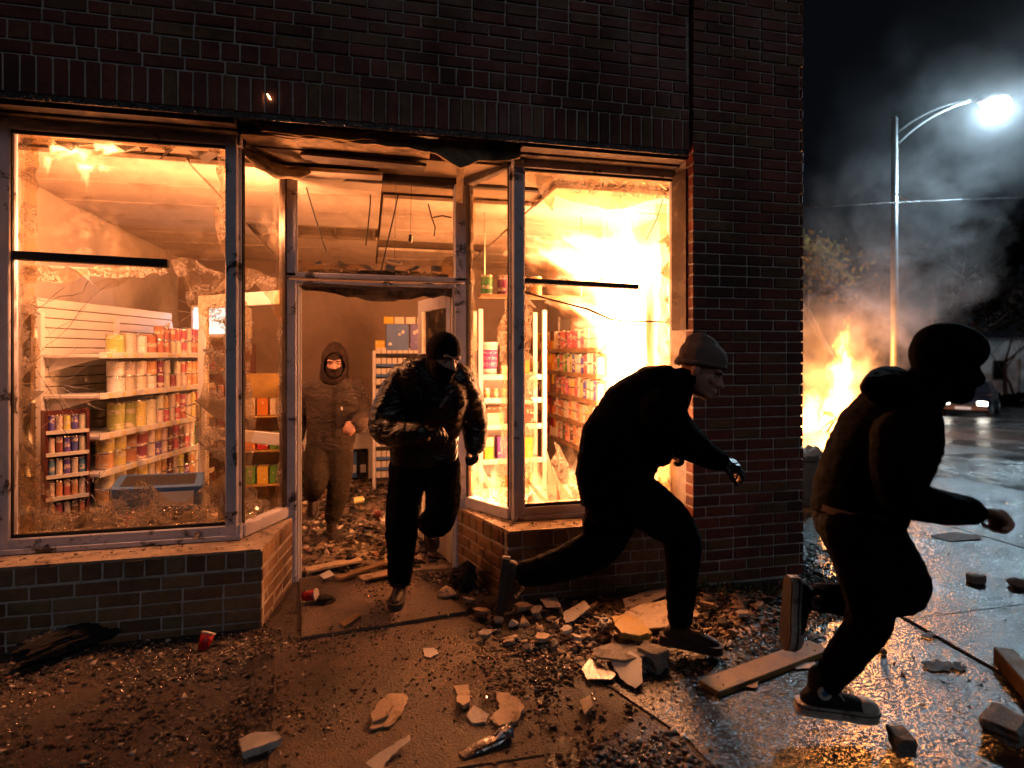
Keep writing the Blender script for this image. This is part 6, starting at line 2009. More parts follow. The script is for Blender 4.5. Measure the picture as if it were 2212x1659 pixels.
ribbon(bD, [(724, 838), (722, 870), (721, 905), (719, 945)], 9, 0.004, 'zip_placket', M['olive_trouser'], jD)
ribbon(bD, [(738, 868), (752, 874), (768, 880)], 7, 0.004, 'pocket_flap', M['olive_trouser'], jD)
ribbon(bD, [(668, 938), (700, 948), (735, 950), (765, 940)], 12, 0.003, 'hem_band', M['olive_trouser'], jD)
ribbon(bD, [(738, 878), (739, 886)], 4, 0.005, 'zip_pull', M['pale_piece'], jD)

# ---- B: man in grey beanie lunging to the right
tB = 3.18
b1 = T(1556, 996, tB - 0.20); b2 = T(1432, 985, tB + 0.26)
pB, jB, bB = person('man in dark jacket and grey knitted beanie lunging past the right window', tB,
    [(1330, 1085, 0.0, 74, 0.15), (1325, 1030, 0.0, 82, 0.165), (1342, 960, 0.0, 90, 0.17), (1385, 890, -0.01, 86, 0.18), (1435, 845, -0.02, 68, 0.16), (1470, 822, -0.03, 40, 0.08)],
    [dict(j=[(1428, 890, -0.17, 52), (1462, 935, -0.20, 44), (1498, 965, -0.20, 36), (1530, 984, -0.20, 28), (1552, 994, -0.20, 23)], w=b1, d=CR * 0.85 - CU * 0.30, n=-CU * 0.7 + CF * 0.5, curl=(0.5, 0.7, 0.5), side=1, fist=False),
     dict(j=[(1420, 880, 0.18, 48), (1400, 930, 0.24, 42), (1392, 965, 0.26, 36), (1412, 980, 0.26, 28), (1428, 984, 0.26, 24)], w=b2, d=CR * 0.9 + CU * 0.1, n=-CU, curl=(1.0, 1.2, 0.8), side=-1)],
    [dict(j=[(1372, 1075, -0.06, 60), (1430, 1115, -0.08, 51), (1472, 1165, -0.09, 41), (1472, 1260, -0.06, 32), (1468, 1350, -0.02, 26)], toe=CR * 0.97 - CF * 0.12 - CU * 0.14, up=CU + CR * 0.14, s=1.12),
     dict(j=[(1330, 1085, 0.09, 62), (1312, 1135, 0.10, 54), (1288, 1184, 0.10, 44), (1205, 1222, 0.12, 35), (1122, 1242, 0.14, 27)], toe=-CU * 0.97 - CR * 0.12 - CF * 0.1, up=CR * 1.0 + CU * 0.02, s=1.1)],
    dict(c=T(1514, 802, tB - 0.05), f=CR * 0.80 - CF * 0.40 - CU * 0.36, u=CU + CR * 0.30, s=1.14, wear='beanie', mat='beanie', collar=0.95),
    dict(jacket='black_cloth', trousers='black_denim', shoe='boot', gloves=True, jfold=0.006, seed=8.0))

# ---- C: man in black hoodie and canvas sneakers, nearest
tC = 2.50
c1 = T(2102, 1104, tC - 0.22); c2 = T(1900, 1040, tC + 0.30)
hood_down = [limb([T(1884, 838, tC - 0.10), T(1905, 820, tC), T(1935, 818, tC + 0.1), T(1965, 835, tC + 0.12)], [0.045, 0.052, 0.052, 0.04], 12), limb([T(1895, 845, tC - 0.10), T(1930, 835, tC - 0.12), T(1975, 845, tC - 0.12)], [0.05, 0.055, 0.045], 12)]
pC, jC, bC = person('nearest man in black hoodie, mask and canvas sneakers running out of picture right', tC,
    [(1848, 1125, 0.0, 86, 0.16), (1862, 1065, 0.0, 92, 0.17), (1892, 1000, 0.0, 98, 0.18), (1922, 935, 0.0, 94, 0.19), (1950, 885, 0.0, 74, 0.17), (1985, 858, 0.0, 50, 0.09)],
    [dict(j=[(1945, 945, -0.20, 58), (1940, 1010, -0.24, 54), (1950, 1068, -0.25, 47), (2020, 1092, -0.25, 38), (2096, 1104, -0.23, 30)], w=c1, d=CR * 0.95 - CU * 0.12, n=-CU * 0.8 - CF * 0.3, curl=(1.0, 1.25, 0.9), side=1, hs=1.12),
     dict(j=[(1930, 940, 0.20, 56), (1890, 990, 0.28, 50), (1870, 1030, 0.30, 44), (1882, 1036, 0.30, 36), (1896, 1040, 0.30, 30)], w=c2, d=CR, n=-CU, side=-1)],
    [dict(j=[(1845, 1140, -0.06, 70), (1868, 1230, -0.07, 58), (1880, 1330, -0.06, 46), (1832, 1410, -0.02, 38), (1772, 1490, 0.02, 29)], toe=CR * 0.99 - CF * 0.10 - CU * 0.06, up=CU + CR * 0.06, s=1.14, off=(0, 0, 0.012)),
     dict(j=[(1870, 1140, 0.12, 70), (1925, 1215, 0.13, 58), (1955, 1278, 0.13, 46), (1850, 1292, 0.14, 37), (1752, 1292, 0.14, 29)], toe=-CU * 1.0 - CR * 0.06, up=CR * 1.0 + CU * 0.02, s=1.12)],
    dict(c=T(2042, 788, tC - 0.02), f=CR * 0.97 - CF * 0.05 - CU * 0.18, u=CU + CR * 0.15, s=1.16, g=0.020, nose=True, dome=True, wear='balaclava', mat='black_cloth', slh=0.0),
    dict(jacket='black_cloth', trousers='black_denim', shoe='sneaker', jfold=0.005, seed=11.0, extra=hood_down))
ribbon(bC, [(1778, 1096), (1800, 1104), (1840, 1114), (1880, 1118), (1915, 1118)], 14, 0.006, 'shirt_hem', M['hem'], jC)

# ================================================================== rubble and litter
def in_poly(x, y, poly):
    c = False; j = len(poly) - 1
    for i in range(len(poly)):
        if (poly[i][1] > y) != (poly[j][1] > y) and x < (poly[j][0] - poly[i][0]) * (y - poly[i][1]) / (poly[j][1] - poly[i][1]) + poly[i][0]: c = not c
        j = i
    return c


def scatter(name, n, area, zfun, smin, smax, flat, mat, label, cat, seed, dens=None, power=2.2):
    """loose pieces, each a small irregular solid"""
    r2 = np.random.default_rng(seed)
    base = np.array([(1, 0, 0), (-.5, .87, 0), (-.5, -.87, 0), (.3, .1, .8), (-.2, -.25, .7)]); fb_ = np.array([(0, 1, 3), (1, 4, 3), (1, 2, 4), (2, 0, 3), (2, 3, 4), (0, 2, 1)])
    xs_, ys_ = zip(*area); V = []; F = []; k = 0; tries = 0
    while k < n and tries < n * 12:
        tries += 1
        x = r2.uniform(min(xs_), max(xs_)); y = r2.uniform(min(ys_), max(ys_))
        if not in_poly(x, y, area): continue
        if dens is not None and r2.random() > dens(x, y): continue
        s = smin + (smax - smin) * r2.random() ** power
        p = base * r2.uniform(0.55, 1.2, (5, 3)); p[:, 2] *= flat * r2.uniform(0.5, 1.3)
        a, b_, c_ = r2.uniform(0, 6.28), r2.normal(0, 0.35), r2.normal(0, 0.35)
        Rm = np.array(Matrix.Rotation(a, 3, 'Z') @ Matrix.Rotation(b_, 3, 'X') @ Matrix.Rotation(c_, 3, 'Y'))
        V.append(p @ Rm.T * s + [x, y, zfun(x, y) + s * 0.08]); F.append(fb_ + 5 * k); k += 1
    V = np.concatenate(V); F = np.concatenate(F)
    me = bpy.data.meshes.new(name); me.vertices.add(len(V)); me.vertices.foreach_set('co', V.ravel())
    me.loops.add(F.size); me.loops.foreach_set('vertex_index', F.ravel().astype(np.int32))
    me.polygons.add(len(F)); me.polygons.foreach_set('loop_start', np.arange(0, F.size, 3, dtype=np.int32)); me.polygons.foreach_set('loop_total', np.full(len(F), 3, dtype=np.int32))
    me.update(); me.validate()
    o = link(name, me, mat); tag(o, label, cat, kind='stuff')
    return o


def clump(x, y): return 0.06 + 0.94 * max(0, min(1, 0.45 + 2.2 * noise.noise(Vector((x * 1.5, y * 1.5, 3))) + 0.6 * noise.noise(Vector((x * 5, y * 5, 7)))))


left_area = [(-3.3, 3.72), (-0.62, 3.72), (-0.45, 4.3), (-0.40, 3.6), (-0.44, 3.1), (-0.36, 1.6), (-3.3, 1.4)]
right_area = [(0.40, 4.4), (0.62, 4.35), (0.88, 3.72), (3.1, 3.66), (3.05, 3.05), (2.2, 2.75), (1.7, 2.6), (1.42, 2.2), (1.28, 1.3), (0.66, 1.3), (0.70, 2.6), (0.80, 2.9), (0.62, 3.6)]
path_area = [(-0.45, 4.4), (0.40, 4.4), (0.62, 3.65), (0.70, 2.2), (0.6, 1.3), (-0.33, 1.3), (-0.45, 3.4)]
street_area = [(1.4, 1.2), (6.5, 1.2), (9.5, 10), (3.1, 10), (3.1, 3.0), (2.0, 2.6)]
inside_area = [(-1.2, 4.5), (1.1, 4.5), (1.6, 8.4), (-1.4, 8.4)]
flat0 = lambda x, y: 0.006
scatter('rubble', 19000, left_area, flat0, 0.0025, 0.030, 0.4, M['rubble'], 'fine rubble and grit strewn before the left window', 'rubble', 1, clump, 7.0)
scatter('rubble', 22000, right_area, flat0, 0.0025, 0.030, 0.6, M['rubble'], 'rubble and soot strewn before the right window', 'rubble', 2, clump, 5.5)
scatter('grit', 5000, path_area, lambda x, y: 0.014 if y < 3.55 else 0.026, 0.002, 0.016, 0.6, M['rubble'], 'grit scattered over the concrete path', 'grit', 3, clump, 4.5)
scatter('grit', 3200, street_area, lambda x, y: max(ground_z(x, y), -0.3) + 0.012, 0.003, 0.022, 0.5, M['rubble'], 'grit and scraps scattered over the wet pavement', 'grit', 4, clump, 3.5)
scatter('debris', 5200, inside_area, lambda x, y: 0.014, 0.012, 0.085, 0.13, M['rubble'], 'torn paper and debris covering the shop floor', 'debris', 5, None, 2.6)
scatter('broken_glass', 13000, left_area, flat0, 0.003, 0.015, 0.35, M['shards'], 'glass crumbs glinting before the left window', 'broken glass', 6, clump)
scatter('broken_glass', 2600, path_area, lambda x, y: 0.014 if y < 3.55 else 0.026, 0.003, 0.012, 0.35, M['shards'], 'glass crumbs glinting on the concrete path', 'broken glass', 7, clump)
scatter('broken_glass', 2600, right_area, flat0, 0.004, 0.018, 0.35, M['shards'], 'glass crumbs glinting before the right window', 'broken glass', 8, clump, 3.0)
scatter('broken_glass', 9000, street_area, lambda x, y: max(ground_z(x, y), -0.3) + 0.012, 0.002, 0.009, 0.35, M['shards'], 'glass crumbs glinting on the wet pavement', 'broken glass', 9, clump)
scatter('broken_glass', 2600, [(-2.3, 4.04), (-0.8, 4.04), (-0.65, 4.4), (-1.4, 5.0), (-2.3, 5.0)], lambda x, y: 0.468 + max(0, 0.16 - abs(y - 4.3) * 0.35) * random.random(), 0.008, 0.035, 0.4, M['shards'], 'heap of shattered glass inside left window', 'broken glass', 10)
scatter('broken_glass', 1600, [(1.0, 4.06), (2.2, 4.06), (2.4, 4.9), (0.85, 4.9), (0.75, 4.5)], lambda x, y: 0.468 + max(0, 0.10 - abs(y - 4.3) * 0.3) * random.random(), 0.008, 0.035, 0.4, M['shards'], 'heap of shattered glass inside right window', 'broken glass', 11)
scatter('grit', 220, [(-2.6, 3.76), (-0.62, 3.76), (-0.56, 4.3), (-0.8, 3.95), (-2.6, 3.95)], lambda x, y: 0.463, 0.003, 0.016, 0.4, M['rubble'], 'flakes and grit on the left window sill', 'grit', 12)
scatter('grit', 240, [(0.9, 3.76), (2.1, 3.76), (2.1, 3.95), (1.0, 3.95), (0.72, 4.35), (0.68, 4.3)], lambda x, y: 0.463, 0.003, 0.018, 0.4, M['rubble'], 'flakes and grit on the right window sill', 'grit', 13)

M['pale_rubble'] = pbr('pale_rubble', (0.42, 0.33, 0.24), 0.8, 0.3, 12, 0.5, 60, dirt=(0.12, 0.08, 0.05), dscale=9, dthr=(0.5, 0.66))
pile_area = [(0.66, 3.66), (0.90, 3.70), (1.55, 3.62), (2.6, 3.5), (2.5, 3.1), (1.75, 2.85), (1.2, 2.85), (0.80, 3.1), (0.62, 3.5)]
edge_area = [(-0.62, 3.7), (-0.30, 3.7), (-0.24, 1.6), (-0.60, 1.6)]
scatter('rubble', 3500, edge_area, lambda x, y: 0.012, 0.003, 0.02, 0.5, M['rubble'], 'grit drifted over left edge of the path', 'rubble', 22, clump, 4.0)
edge_area2 = [(0.55, 3.6), (0.85, 3.1), (0.85, 1.6), (0.5, 1.6), (0.55, 2.8)]
scatter('rubble', 3500, edge_area2, lambda x, y: 0.012, 0.003, 0.022, 0.5, M['rubble'], 'soot and grit drifted over right edge of the path', 'rubble', 23, clump, 4.0)
scatter('rubble', 130, pile_area, lambda x, y: 0.012, 0.03, 0.075, 0.28, M['pale_rubble'], 'larger pale flakes heaped under the right window', 'rubble', 24, None, 1.6)
corner_area = [(3.06, 3.3), (3.5, 3.2), (3.7, 4.8), (3.3, 5.6), (3.06, 5.6)]
scatter('rubble', 2600, corner_area, lambda x, y: 0.014, 0.003, 0.03, 0.5, M['rubble'], 'grit and leaves drifted round the brick corner', 'rubble', 25, None, 3.0)
scatter('rubble', 700, pile_area, flat0, 0.012, 0.055, 0.3, M['pale_rubble'], 'pale broken flakes heaped under the right window', 'rubble', 21, clump, 2.0)


def plate(name, pix, th, mat, label, cat, zc=0.02, lift=0.0, tilt=0.0, jag=0.006, seed=0, mat2=None):
    """flat broken piece: outline as it lies on the ground, real thickness, slightly tilted and chipped"""
    P = [G(x, y, zc) for x, y in pix]
    c = sum(P, Vector()) / len(P)
    Q = ragged([Vector((p.x - c.x, p.y - c.y)) for p in P], jag, 5, seed, 0.016)
    r2 = random.Random(seed)
    b = MB(); n = len(Q)
    top = [Vector((q.x, q.y, th / 2 + q.x * tilt + q.y * tilt * 0.7 + r2.uniform(-1, 1) * th * 0.08)) for q in Q]
    mid_ = [Vector((q.x * 1.02, q.y * 1.02, th * 0.25 + q.x * tilt + q.y * tilt * 0.7)) for q in Q]
    bot = [Vector((q.x * (0.97 + r2.uniform(-.03, .02)), q.y * 0.97, -th / 2 + q.x * tilt + q.y * tilt * 0.7)) for q in Q]
    vs = bot + mid_ + top; fs = [tuple(range(n))[::-1], tuple(range(2 * n, 3 * n))]
    for L_ in range(2):
        for i in range(n):
            j = (i + 1) % n; fs.append((L_ * n + i, L_ * n + j, (L_ + 1) * n + j, (L_ + 1) * n + i))
    b.add(vs, fs); o = fixn(b.build(name, mat)); o.location = (c.x, c.y, zc + th / 2 + lift + abs(tilt) * 0.05)
    return tag(o, label, cat)


def chunk(name, x, y, size, mat, label, cat, seed, squash=0.6, z=0.012, blocky=0.0):
    """broken lump"""
    r2 = random.Random(seed); p = G(x, y, z)
    bm = bmesh.new()
    if blocky > 0:
        bmesh.ops.create_cube(bm, size=1.5)
        bmesh.ops.bevel(bm, geom=bm.edges[:], offset=0.07, segments=1, affect='EDGES')
        bmesh.ops.subdivide_edges(bm, edges=bm.edges[:], cuts=3, use_grid_fill=True)
    else:
        bmesh.ops.create_icosphere(bm, subdivisions=4 if blocky < 0 else 3, radius=1.0)
    for v in bm.verts:
        d = v.co.normalized()
        if blocky < 0:       # crumpled
            v.co *= 1 + 0.45 * noise.noise(v.co * 1.1 + Vector((seed, 0, 0))) + 0.30 * (0.4 - abs(noise.noise(v.co * 2.7 + Vector((0, seed, 0)))) * 2)
        elif blocky > 0:
            v.co += d * (0.30 * noise.noise(v.co * 1.3 + Vector((seed, 0, 0))) + 0.07 * noise.noise(v.co * 5.0 + Vector((seed, 3, 0))))
        else:
            v.co *= 1 + 0.30 * noise.noise(v.co * 1.3 + Vector((seed, 0, 0))) + 0.07 * noise.noise(v.co * 5 + Vector((seed, 1, 0)))
        v.co.z *= squash
    for k in range(0 if blocky < 0 else (5 if not blocky else 2)):
        nv = Vector((r2.uniform(-1, 1), r2.uniform(-1, 1), r2.uniform(-.2, 1))).normalized()
        g = bmesh.ops.bisect_plane(bm, geom=bm.verts[:] + bm.edges[:] + bm.faces[:], plane_co=nv * (0.62 if not blocky else 0.8), plane_no=nv, clear_outer=True)
        ed = [e for e in g['geom_cut'] if isinstance(e, bmesh.types.BMEdge)]
        if ed: bmesh.ops.edgeloop_fill(bm, edges=ed)
    bmesh.ops.recalc_face_normals(bm, faces=bm.faces)
    me = bpy.data.meshes.new(name); bm.to_mesh(me); bm.free()
    o = link(name, me, mat); o.scale = size if isinstance(size, tuple) else (size, size, size)
    zs = min(v.co.z for v in me.vertices) * o.scale[2]
    o.location = (p.x, p.y, z - zs - 0.004); o.rotation_euler = (0, 0, r2.uniform(0, 6))
    return tag(o, label, cat)


# plates on the path, traced one by one
tp, pp, cp = M['tile_piece'], M['pale_piece'], M['concrete_piece']
plate('broken_panel', [(812, 1530), (838, 1505), (872, 1502), (882, 1515), (868, 1548), (845, 1572), (800, 1580)], 0.012, tp, 'cracked tan panel lying alone on the path, foreground left of centre', 'panel', 0.013, 0, 0.0, 0.004, 1)
plate('broken_panel', [(800, 1548), (820, 1522), (846, 1512), (850, 1528), (838, 1552), (806, 1562)], 0.010, tp, 'smaller tan panel lying on the cracked tan panel', 'panel', 0.029, 0, 0.10, 0.004, 2)
plate('tile_fragment', [(980, 1486), (1012, 1484), (1016, 1512), (990, 1508)], 0.012, tp, 'upper tan tile fragment left of the pair of large fragments', 'tile', 0.013, 0, 0.0, 0.003, 3)
plate('tile_fragment', [(988, 1514), (1016, 1512), (1014, 1530), (1000, 1540), (986, 1532)], 0.022, tp, 'small tan tile fragment leaning under the upper fragment', 'tile', 0.013, 0, -0.15, 0.003, 4)
plate('tile_fragment', [(1008, 1550), (1024, 1532), (1056, 1552), (1050, 1566), (1020, 1566)], 0.010, pp, 'pale pointed fragment at the front of the tile group', 'tile', 0.013, 0, 0.08, 0.003, 5)
plate('tile_fragment', [(1072, 1508), (1098, 1508), (1124, 1524), (1132, 1540), (1118, 1566), (1080, 1576), (1058, 1560), (1080, 1540)], 0.020, tp, 'largest rounded tan fragment at right of the tile group', 'tile', 0.013, 0, 0.04, 0.005, 6)
chunk('bottle_shard', 1050, 1528, (0.075, 0.03, 0.03), M['shards'], 'amber glinting bottle shard between the tile fragments', 'shard', 7, 0.8, 0.013)
plate('plaster_scrap', [(914, 1404), (938, 1404), (948, 1416), (930, 1424), (916, 1420)], 0.008, pp, 'small cream plaster scrap on the path below the doorway', 'scrap', 0.013, 0, 0.05, 0.003, 8)
plate('wood_offcut', [(732, 1348), (772, 1330), (780, 1336), (744, 1358)], 0.014, M['wood'], 'small wood offcut lying on the doorstep slab', 'offcut', 0.025, 0, 0.05, 0.002, 9)
plate('torn_card', [(786, 1650), (830, 1628), (884, 1606), (886, 1616), (846, 1640), (820, 1668), (780, 1668)], 0.006, pp, 'torn pale card at the bottom edge, left of the crushed can', 'card', 0.012, 0, 0.15, 0.004, 10)
plate('plasterboard_piece', [(516, 1612), (552, 1600), (596, 1602), (608, 1616), (566, 1630), (524, 1640)], 0.030, pp, 'pale plasterboard piece in the gravel at lower left', 'plasterboard', 0.01, 0, 0.10, 0.004, 11)
# can crushed flat
b = MB(); p = G(1060, 1610, 0.013); ax_ = (G(1100, 1596, 0.022) - G(1010, 1628, 0.022)).normalized()
sd = Vector((-ax_.y, ax_.x, 0))
rings = [(-0.13, 0.030, 0.004), (-0.09, 0.034, 0.007), (-0.03, 0.034, 0.012), (0.02, 0.032, 0.014), (0.05, 0.030, 0.024), (0.085, 0.028, 0.027), (0.09, 0.024, 0.024)]
vs = []; fs = []
for (t_, w, h_) in rings:
    for k in range(12):
        th = 2 * math.pi * k / 12; vs.append(p + ax_ * (t_ + 0.006 * math.sin(5 * th)) + sd * w * math.cos(th) + Vector((0, 0, h_ + h_ * math.sin(th))))
for i in range(len(rings) - 1):
    for k in range(12): fs.append((i * 12 + k, i * 12 + (k + 1) % 12, (i + 1) * 12 + (k + 1) % 12, (i + 1) * 12 + k))
fs += [tuple(range(12))[::-1], tuple(range(72, 84))]
b.add(vs, fs); o = fixn(b.build('crushed_can', M['can_metal'])); tag(o, 'crushed shiny drink can on the path near the bottom edge', 'can')
q = MB(); q.tube([p + ax_ * 0.088 + Vector((0, 0, .026)), p + ax_ * 0.096 + Vector((0, 0, .026))], 0.024, 12); q.build('can_rim', M['blue'], o)

# rubble pile at the right of the door
plate('stone_slab', [(1322, 1352), (1352, 1340), (1378, 1348), (1408, 1392), (1382, 1404), (1342, 1400), (1328, 1380)], 0.035, M['plaster_yellow'], 'rounded ochre stone slab on top of the rubble before right window', 'slab', 0.06, 0.02, -0.12, 0.004, 12)
plate('stone_slab', [(1344, 1335), (1380, 1318), (1440, 1312), (1478, 1335), (1452, 1362), (1400, 1366)], 0.03, tp, 'broad tan slab behind the ochre slab by the front foot', 'slab', 0.02, 0, 0.06, 0.008, 13)
plate('torn_sheet', [(1282, 1408), (1320, 1402), (1392, 1412), (1400, 1428), (1352, 1436), (1288, 1424)], 0.012, cp, 'grey board lying across the rubble below the ochre slab', 'board', 0.06, 0.01, 0.10, 0.003, 14)
chunk('concrete_block', 1408, 1440, (0.085, 0.07, 0.09), cp, 'pale square concrete block at right end of the grey board', 'block', 15, 0.7, 0.012, 0.6)
plate('white_sheet', [(1320, 1440), (1362, 1434), (1386, 1448), (1388, 1480), (1372, 1486), (1340, 1468)], 0.005, M['white'], 'bright white torn sheet in front of the concrete block', 'sheet', 0.03, 0.01, 0.30, 0.003, 16)
plate('foil_tray', [(1256, 1450), (1274, 1432), (1300, 1446), (1330, 1464), (1320, 1472), (1270, 1468)], 0.008, M['foil'], 'crumpled shiny foil tray left of the white sheet', 'foil', 0.02, 0, 0.12, 0.003, 17)
plate('white_paper', [(1346, 1294), (1400, 1280), (1440, 1276), (1438, 1290), (1400, 1304), (1352, 1310)], 0.006, pp, 'pale printed sheet lying by the brick base under right window', 'paper', 0.02, 0, 0.05, 0.002, 18)
plate('paper_scrap', [(1166, 1296), (1204, 1288), (1212, 1316), (1180, 1322)], 0.006, pp, 'grey-white paper square by the brick base near raised foot', 'paper', 0.03, 0, -0.12, 0.002, 19)
plate('paper_scrap', [(1216, 1326), (1262, 1310), (1276, 1322), (1240, 1340), (1222, 1342)], 0.006, pp, 'pleated white paper scrap right of the grey-white square', 'paper', 0.03, 0, 0.15, 0.003, 20)
spec = [(1040, 1330, .05, tp, 'tan'), (1076, 1345, .045, cp, 'grey'), (1130, 1318, .05, tp, 'tan'), (1158, 1332, .045, cp, 'grey'), (1108, 1352, .035, pp, 'pale'), (1170, 1385, .05, tp, 'tan'), (1222, 1372, .035, pp, 'pale'),
        (1196, 1400, .04, cp, 'grey'), (1016, 1308, .04, cp, 'grey'), (1050, 1380, .04, cp, 'grey'), (1100, 1392, .04, tp, 'tan'), (1246, 1392, .035, pp, 'pale'), (1290, 1350, .03, cp, 'grey'), (1140, 1406, .035, cp, 'grey'),
        (1530, 1318, .05, tp, 'tan'), (1500, 1342, .035, tp, 'tan'), (1560, 1348, .04, cp, 'grey'), (1604, 1332, .04, pp, 'pale'), (1640, 1316, .035, tp, 'tan'), (1580, 1372, .035, tp, 'tan'), (1660, 1340, .03, cp, 'grey')]
desc = ['beside door slab edge', 'behind the raised boot', 'below the raised boot', 'touching the boot heel', 'in the pile under the boot', 'at the centre of the left pile', 'right of centre in the left pile', 'at front of the left pile', 'nearest the doorstep', 'at the path edge',
        'low in the left pile', 'far right in the left pile', 'between pile and ochre slab', 'at the pile front edge', 'behind the front foot, largest', 'left of the tan lump behind the foot', 'right of the front foot', 'standing tilted beyond the foot', 'beyond the tilted pale lump', 'just ahead of the toes', 'farthest right near the lifted sneaker']
for i, (x, y, s_, mt, cn) in enumerate(spec):
    if i % 3 == 1:
        chunk('rubble_lump', x, y, (s_, s_ * 0.75, s_ * 0.8), mt, f"{cn} broken lump {desc[i]}", 'rubble lump', 100 + i, 0.7, 0.012)
    else:
        w = s_ / ppm(3.4) * 0.95
        r2 = random.Random(i); pts = [(x + w * r2.uniform(.7, 1.2) * math.cos(a), y + w * 0.42 * r2.uniform(.7, 1.2) * math.sin(a)) for a in np.linspace(0, 6.28, 7)[:-1]]
        plate('rubble_lump', pts, 0.022, mt, f"{cn} broken lump {desc[i]}", 'rubble lump', 0.02, 0.01, r2.uniform(-.35, .35), 0.006, 200 + i)
chunk('charred_lump', 1000, 1272, (0.10, 0.085, 0.10), M['char'], 'big charred lump against the right brick reveal of doorway', 'charred lump', 41, 0.8, 0.0, -1)
chunk('rubble_lump', 965, 1290, (0.06, 0.05, 0.05), tp, 'brown broken lump left of the big charred lump', 'rubble lump', 42, 0.7)
chunk('foil_scrap', 1306, 1368, (0.05, 0.035, 0.05), M['foil'], 'bluish crumpled foil scrap left of the ochre slab', 'foil', 43, 0.8, 0.02, -1)
plate('tile_fragment', [(1252, 1520), (1276, 1512), (1282, 1530), (1262, 1546)], 0.012, tp, 'lone tan tile in the black grit right of the path', 'tile', 0.02, 0, 0.1, 0.003, 44)

# planks and bars
b = MB(); a = G(1530, 1488, 0.022); e = G(1770, 1398, 0.022); b.beam(a, e, 0.125, 0.030, bev=0.004); o = b.build('plank', M['plank']); tag(o, 'thick yellowish plank lying between the two runners on right', 'plank')
for k, (f, s_) in enumerate(((0.08, -1), (0.12, 1), (0.9, -1), (0.93, 1))):
    pt = a.lerp(e, f) + Vector((-(e - a).y, (e - a).x, 0)).normalized() * 0.03 * s_; q = MB(); q.tube([pt + Vector((0, 0, 0.012)), pt + Vector((0, 0, 0.018))], 0.005, 8); q.build('nail_head', M['steel'], o)
b = MB(); b.beam(G(2168, 1418, 0.05), G(2330, 1600, 0.05), 0.09, 0.09, bev=0.006); o = b.build('timber_baulk', M['wood']); tag(o, 'reddish timber baulk poking in at the right edge', 'timber')
q = MB(); q.beam(G(2168, 1418, 0.05) + Vector((-.001, 0.002, 0)), G(2169.5, 1419.5, 0.05), 0.084, 0.084); q.build('sawn_end', M['plank'], o)
for k, (p0, p1, w, t_, lb) in enumerate([((660, 1232), (780, 1208), 0.09, 0.02, 'long tan board just inside the doorway, left'), ((730, 1250), (840, 1212), 0.06, 0.02, 'narrow tan batten across the doorway threshold'), ((780, 1250), (880, 1228), 0.10, 0.015, 'broad pale board beside the running man boot'), ((840, 1215), (900, 1205), 0.05, 0.02, 'short batten behind the running man boot')]):
    b = MB(); b.beam(G(*p0, 0.05), G(*p1, 0.05), w, t_, bev=0.003); o = b.build('board', M['wood'] if k % 2 else M['tile_piece']); tag(o, lb, 'board')
chunk('charred_lump', 756, 1220, (0.045, 0.04, 0.05), M['char'], 'black lump between the boards inside the doorway', 'charred lump', 51, 0.8)
chunk('charred_lump', 702, 1300, (0.06, 0.05, 0.04), M['char'], 'dark shred lying on doorstep right of the red cup', 'charred lump', 52, 0.5, 0.025, -1)
plate('torn_card', [(690, 1244), (712, 1236), (722, 1246), (700, 1252)], 0.006, M['white'], 'white card scrap between boards inside the doorway', 'card', 0.05, 0, 0.1, 0.002, 53)


# red cups
def cup(x, y, ax, label, z=0.03):
    p = G(x, y, z); ax = Vector(ax).normalized(); b = MB(); b.tube([p, p + ax * 0.085], [0.026, 0.036], 16)
    o = b.build('paper_cup', M['red'], None, True); q = MB(); q.tube([p + ax * 0.083, p + ax * 0.089], [0.0385, 0.0385], 16); q.build('rim', M['white'], o)
    return tag(o, label, 'cup')


cup(655, 1288, (0.9, -0.3, 0.15), 'red paper cup lying on the doorstep beside the left jamb', 0.065)
cup(437, 1404, (0.25, 0.3, 0.8), 'red paper cup leaning in the rubble before left window', 0.004)

# pieces on the wet pavement, right
chunk('concrete_block', 2108, 1258, (0.065, 0.045, 0.05), cp, 'grey block on the wet pavement ahead of the nearest man', 'block', 61, 0.7, 0.016, 0.6)
chunk('stone', 2196, 1268, (0.065, 0.055, 0.05), cp, 'dark rounded stone at right edge beside the grey block', 'stone', 62, 0.6, 0.016)
chunk('concrete_block', 2170, 1585, (0.12, 0.085, 0.075), cp, 'rough pale concrete lump in the lower right corner', 'block', 63, 0.6, 0.018, 0.5)
chunk('concrete_block', 1948, 1622, (0.062, 0.05, 0.065), cp, 'angular grey block standing at bottom edge near sneaker', 'block', 64, 0.75, 0.018, 0.6)
chunk('stone', 1872, 1330, (0.03, 0.022, 0.025), M['wood'], 'small brown pebble behind the nearest man ankle', 'pebble', 65, 0.6, 0.016) if False else None
chunk('stone', 1870 + 38, 1410, (0.03, 0.022, 0.022), M['wood'], 'small brown stone right of the nearest man shin', 'stone', 66, 0.6, 0.016)
plate('rag', [(1990, 1440), (2020, 1428), (2060, 1432), (2090, 1444), (2050, 1452), (2010, 1450)], 0.006, M['char'], 'flat dark rag on the wet slab before the timber baulk', 'rag', 0.016, 0, 0.03, 0.022, 67)
plate('dark_scrap', [(2010, 1158), (2060, 1152), (2110, 1160), (2120, 1166), (2050, 1170)], 0.008, M['char'], 'flat dark scrap on the pavement under the outstretched hand', 'scrap', 0.016, 0, 0.03, 0.006, 68)
plate('dark_scrap', [(1988, 1374), (2012, 1366), (2022, 1374), (2008, 1382)], 0.006, M['char'], 'tiny dark scrap above the flat dark rag', 'scrap', 0.018, 0, 0.02, 0.004, 69)
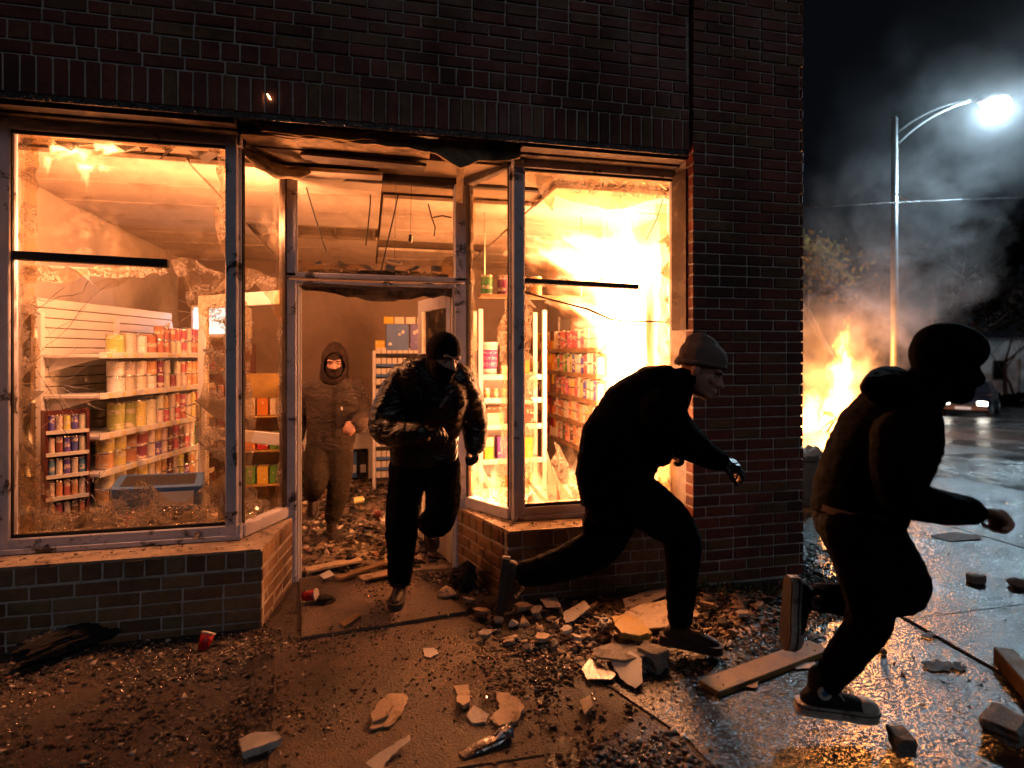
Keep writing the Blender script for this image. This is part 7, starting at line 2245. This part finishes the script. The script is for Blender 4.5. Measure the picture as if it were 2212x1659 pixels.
plate('printed_flyer', [(1706, 1436), (1760, 1432), (1762, 1444), (1720, 1446)], 0.004, pp, 'dirty flyer lying under the middle of the plank', 'flyer', 0.016, 0, 0.02, 0.003, 70)
plate('wet_card', [(1600, 1468), (1640, 1474), (1636, 1488), (1600, 1486)], 0.006, M['cardboard'], 'dark wet card lying below the plank', 'card', 0.016, 0, 0.02, 0.003, 71)
# weeds at the foot of the brick pier
b = MB()
for k in range(170):
    p = G(random.uniform(1500, 1700), random.uniform(1262, 1290), 0.01); a_ = random.uniform(0, 6.28); L = random.uniform(.02, .06)
    d_ = Vector((math.cos(a_) * .6, math.sin(a_) * .6, 0.8)) * L; s_ = Vector((-math.sin(a_), math.cos(a_), 0)) * 0.008
    b.add([p, p + d_ * .5 + s_, p + d_, p + d_ * .5 - s_], [(0, 1, 2, 3)])
M['weed'] = pbr('weed_leaf', (0.05, 0.07, 0.02), 0.7, 0.4, 20)
o = b.build('weeds', M['weed']); tag(o, 'weeds growing at the foot of the brick pier', 'weeds', kind='stuff')

# soot-black rags against the left stall riser
chunk('charred_heap', 310, 1360, (0.34, 0.08, 0.14), M['char'], 'charred heap slumped against the brickwork under left window', 'charred heap', 81, 0.6, 0.0, -1)
chunk('charred_heap', 180, 1400, (0.30, 0.10, 0.10), M['char'], 'low charred heap left of the bigger one under left window', 'charred heap', 82, 0.6, 0.0, -1)
chunk('plastic_bag', 100, 1420, (0.12, 0.08, 0.08), M['bag'], 'grimy crumpled bag in the dark lower left corner', 'bag', 83, 0.8, 0.0, -1)
chunk('plastic_bag', 140, 1395, (0.07, 0.05, 0.07), M['lamp_metal'], 'small bluish crumpled bag above the grimy bag', 'bag', 84, 0.8, 0.0, -1)

scatter('broken_glass', 170, [(-2.0, 3.728), (2.1, 3.728), (2.1, 3.738), (-2.0, 3.738)], lambda x, y: 2.965 + random.random() * 0.02, 0.003, 0.009, 0.5, M['shards'], 'glass crumbs added for the glints along the wet steel lintel', 'broken glass', 31)  # crumbs put in to give the wet steel its glints
# a glowing ember in the air and one on the sill
M['ember'] = emis('ember', (1.0, 0.5, 0.2), 14.0)
for (x, y, t_, w, h_, lb) in ((581, 209, 3.5, 0.006, 0.022, 'burning ember flying before the dark brickwork'), (555, 1098, 4.1, 0.012, 0.012, 'glowing ember on bottom rail of the left side light')):
    p = T(x, y, t_); v, f_ = sphere_geo(p, [CR * w, CF * w, (CU - CR * 0.6).normalized() * h_ if h_ > w else CU * h_], 8, 6); b = MB(); b.add(v, f_); o = b.build('ember', M['ember'], None, True); tag(o, lb, 'ember')
b = MB(); p = D(424, 1158, WY - 0.06); b.box(p, (0.012, 0.006, 0.022), Matrix.Rotation(0.5, 3, 'Y'), bev=0.003); o = b.build('glass_lump', M['shards']); tag(o, 'small glass lump caught on bottom frame of left window', 'shard')
print('objects', len(bpy.data.objects))
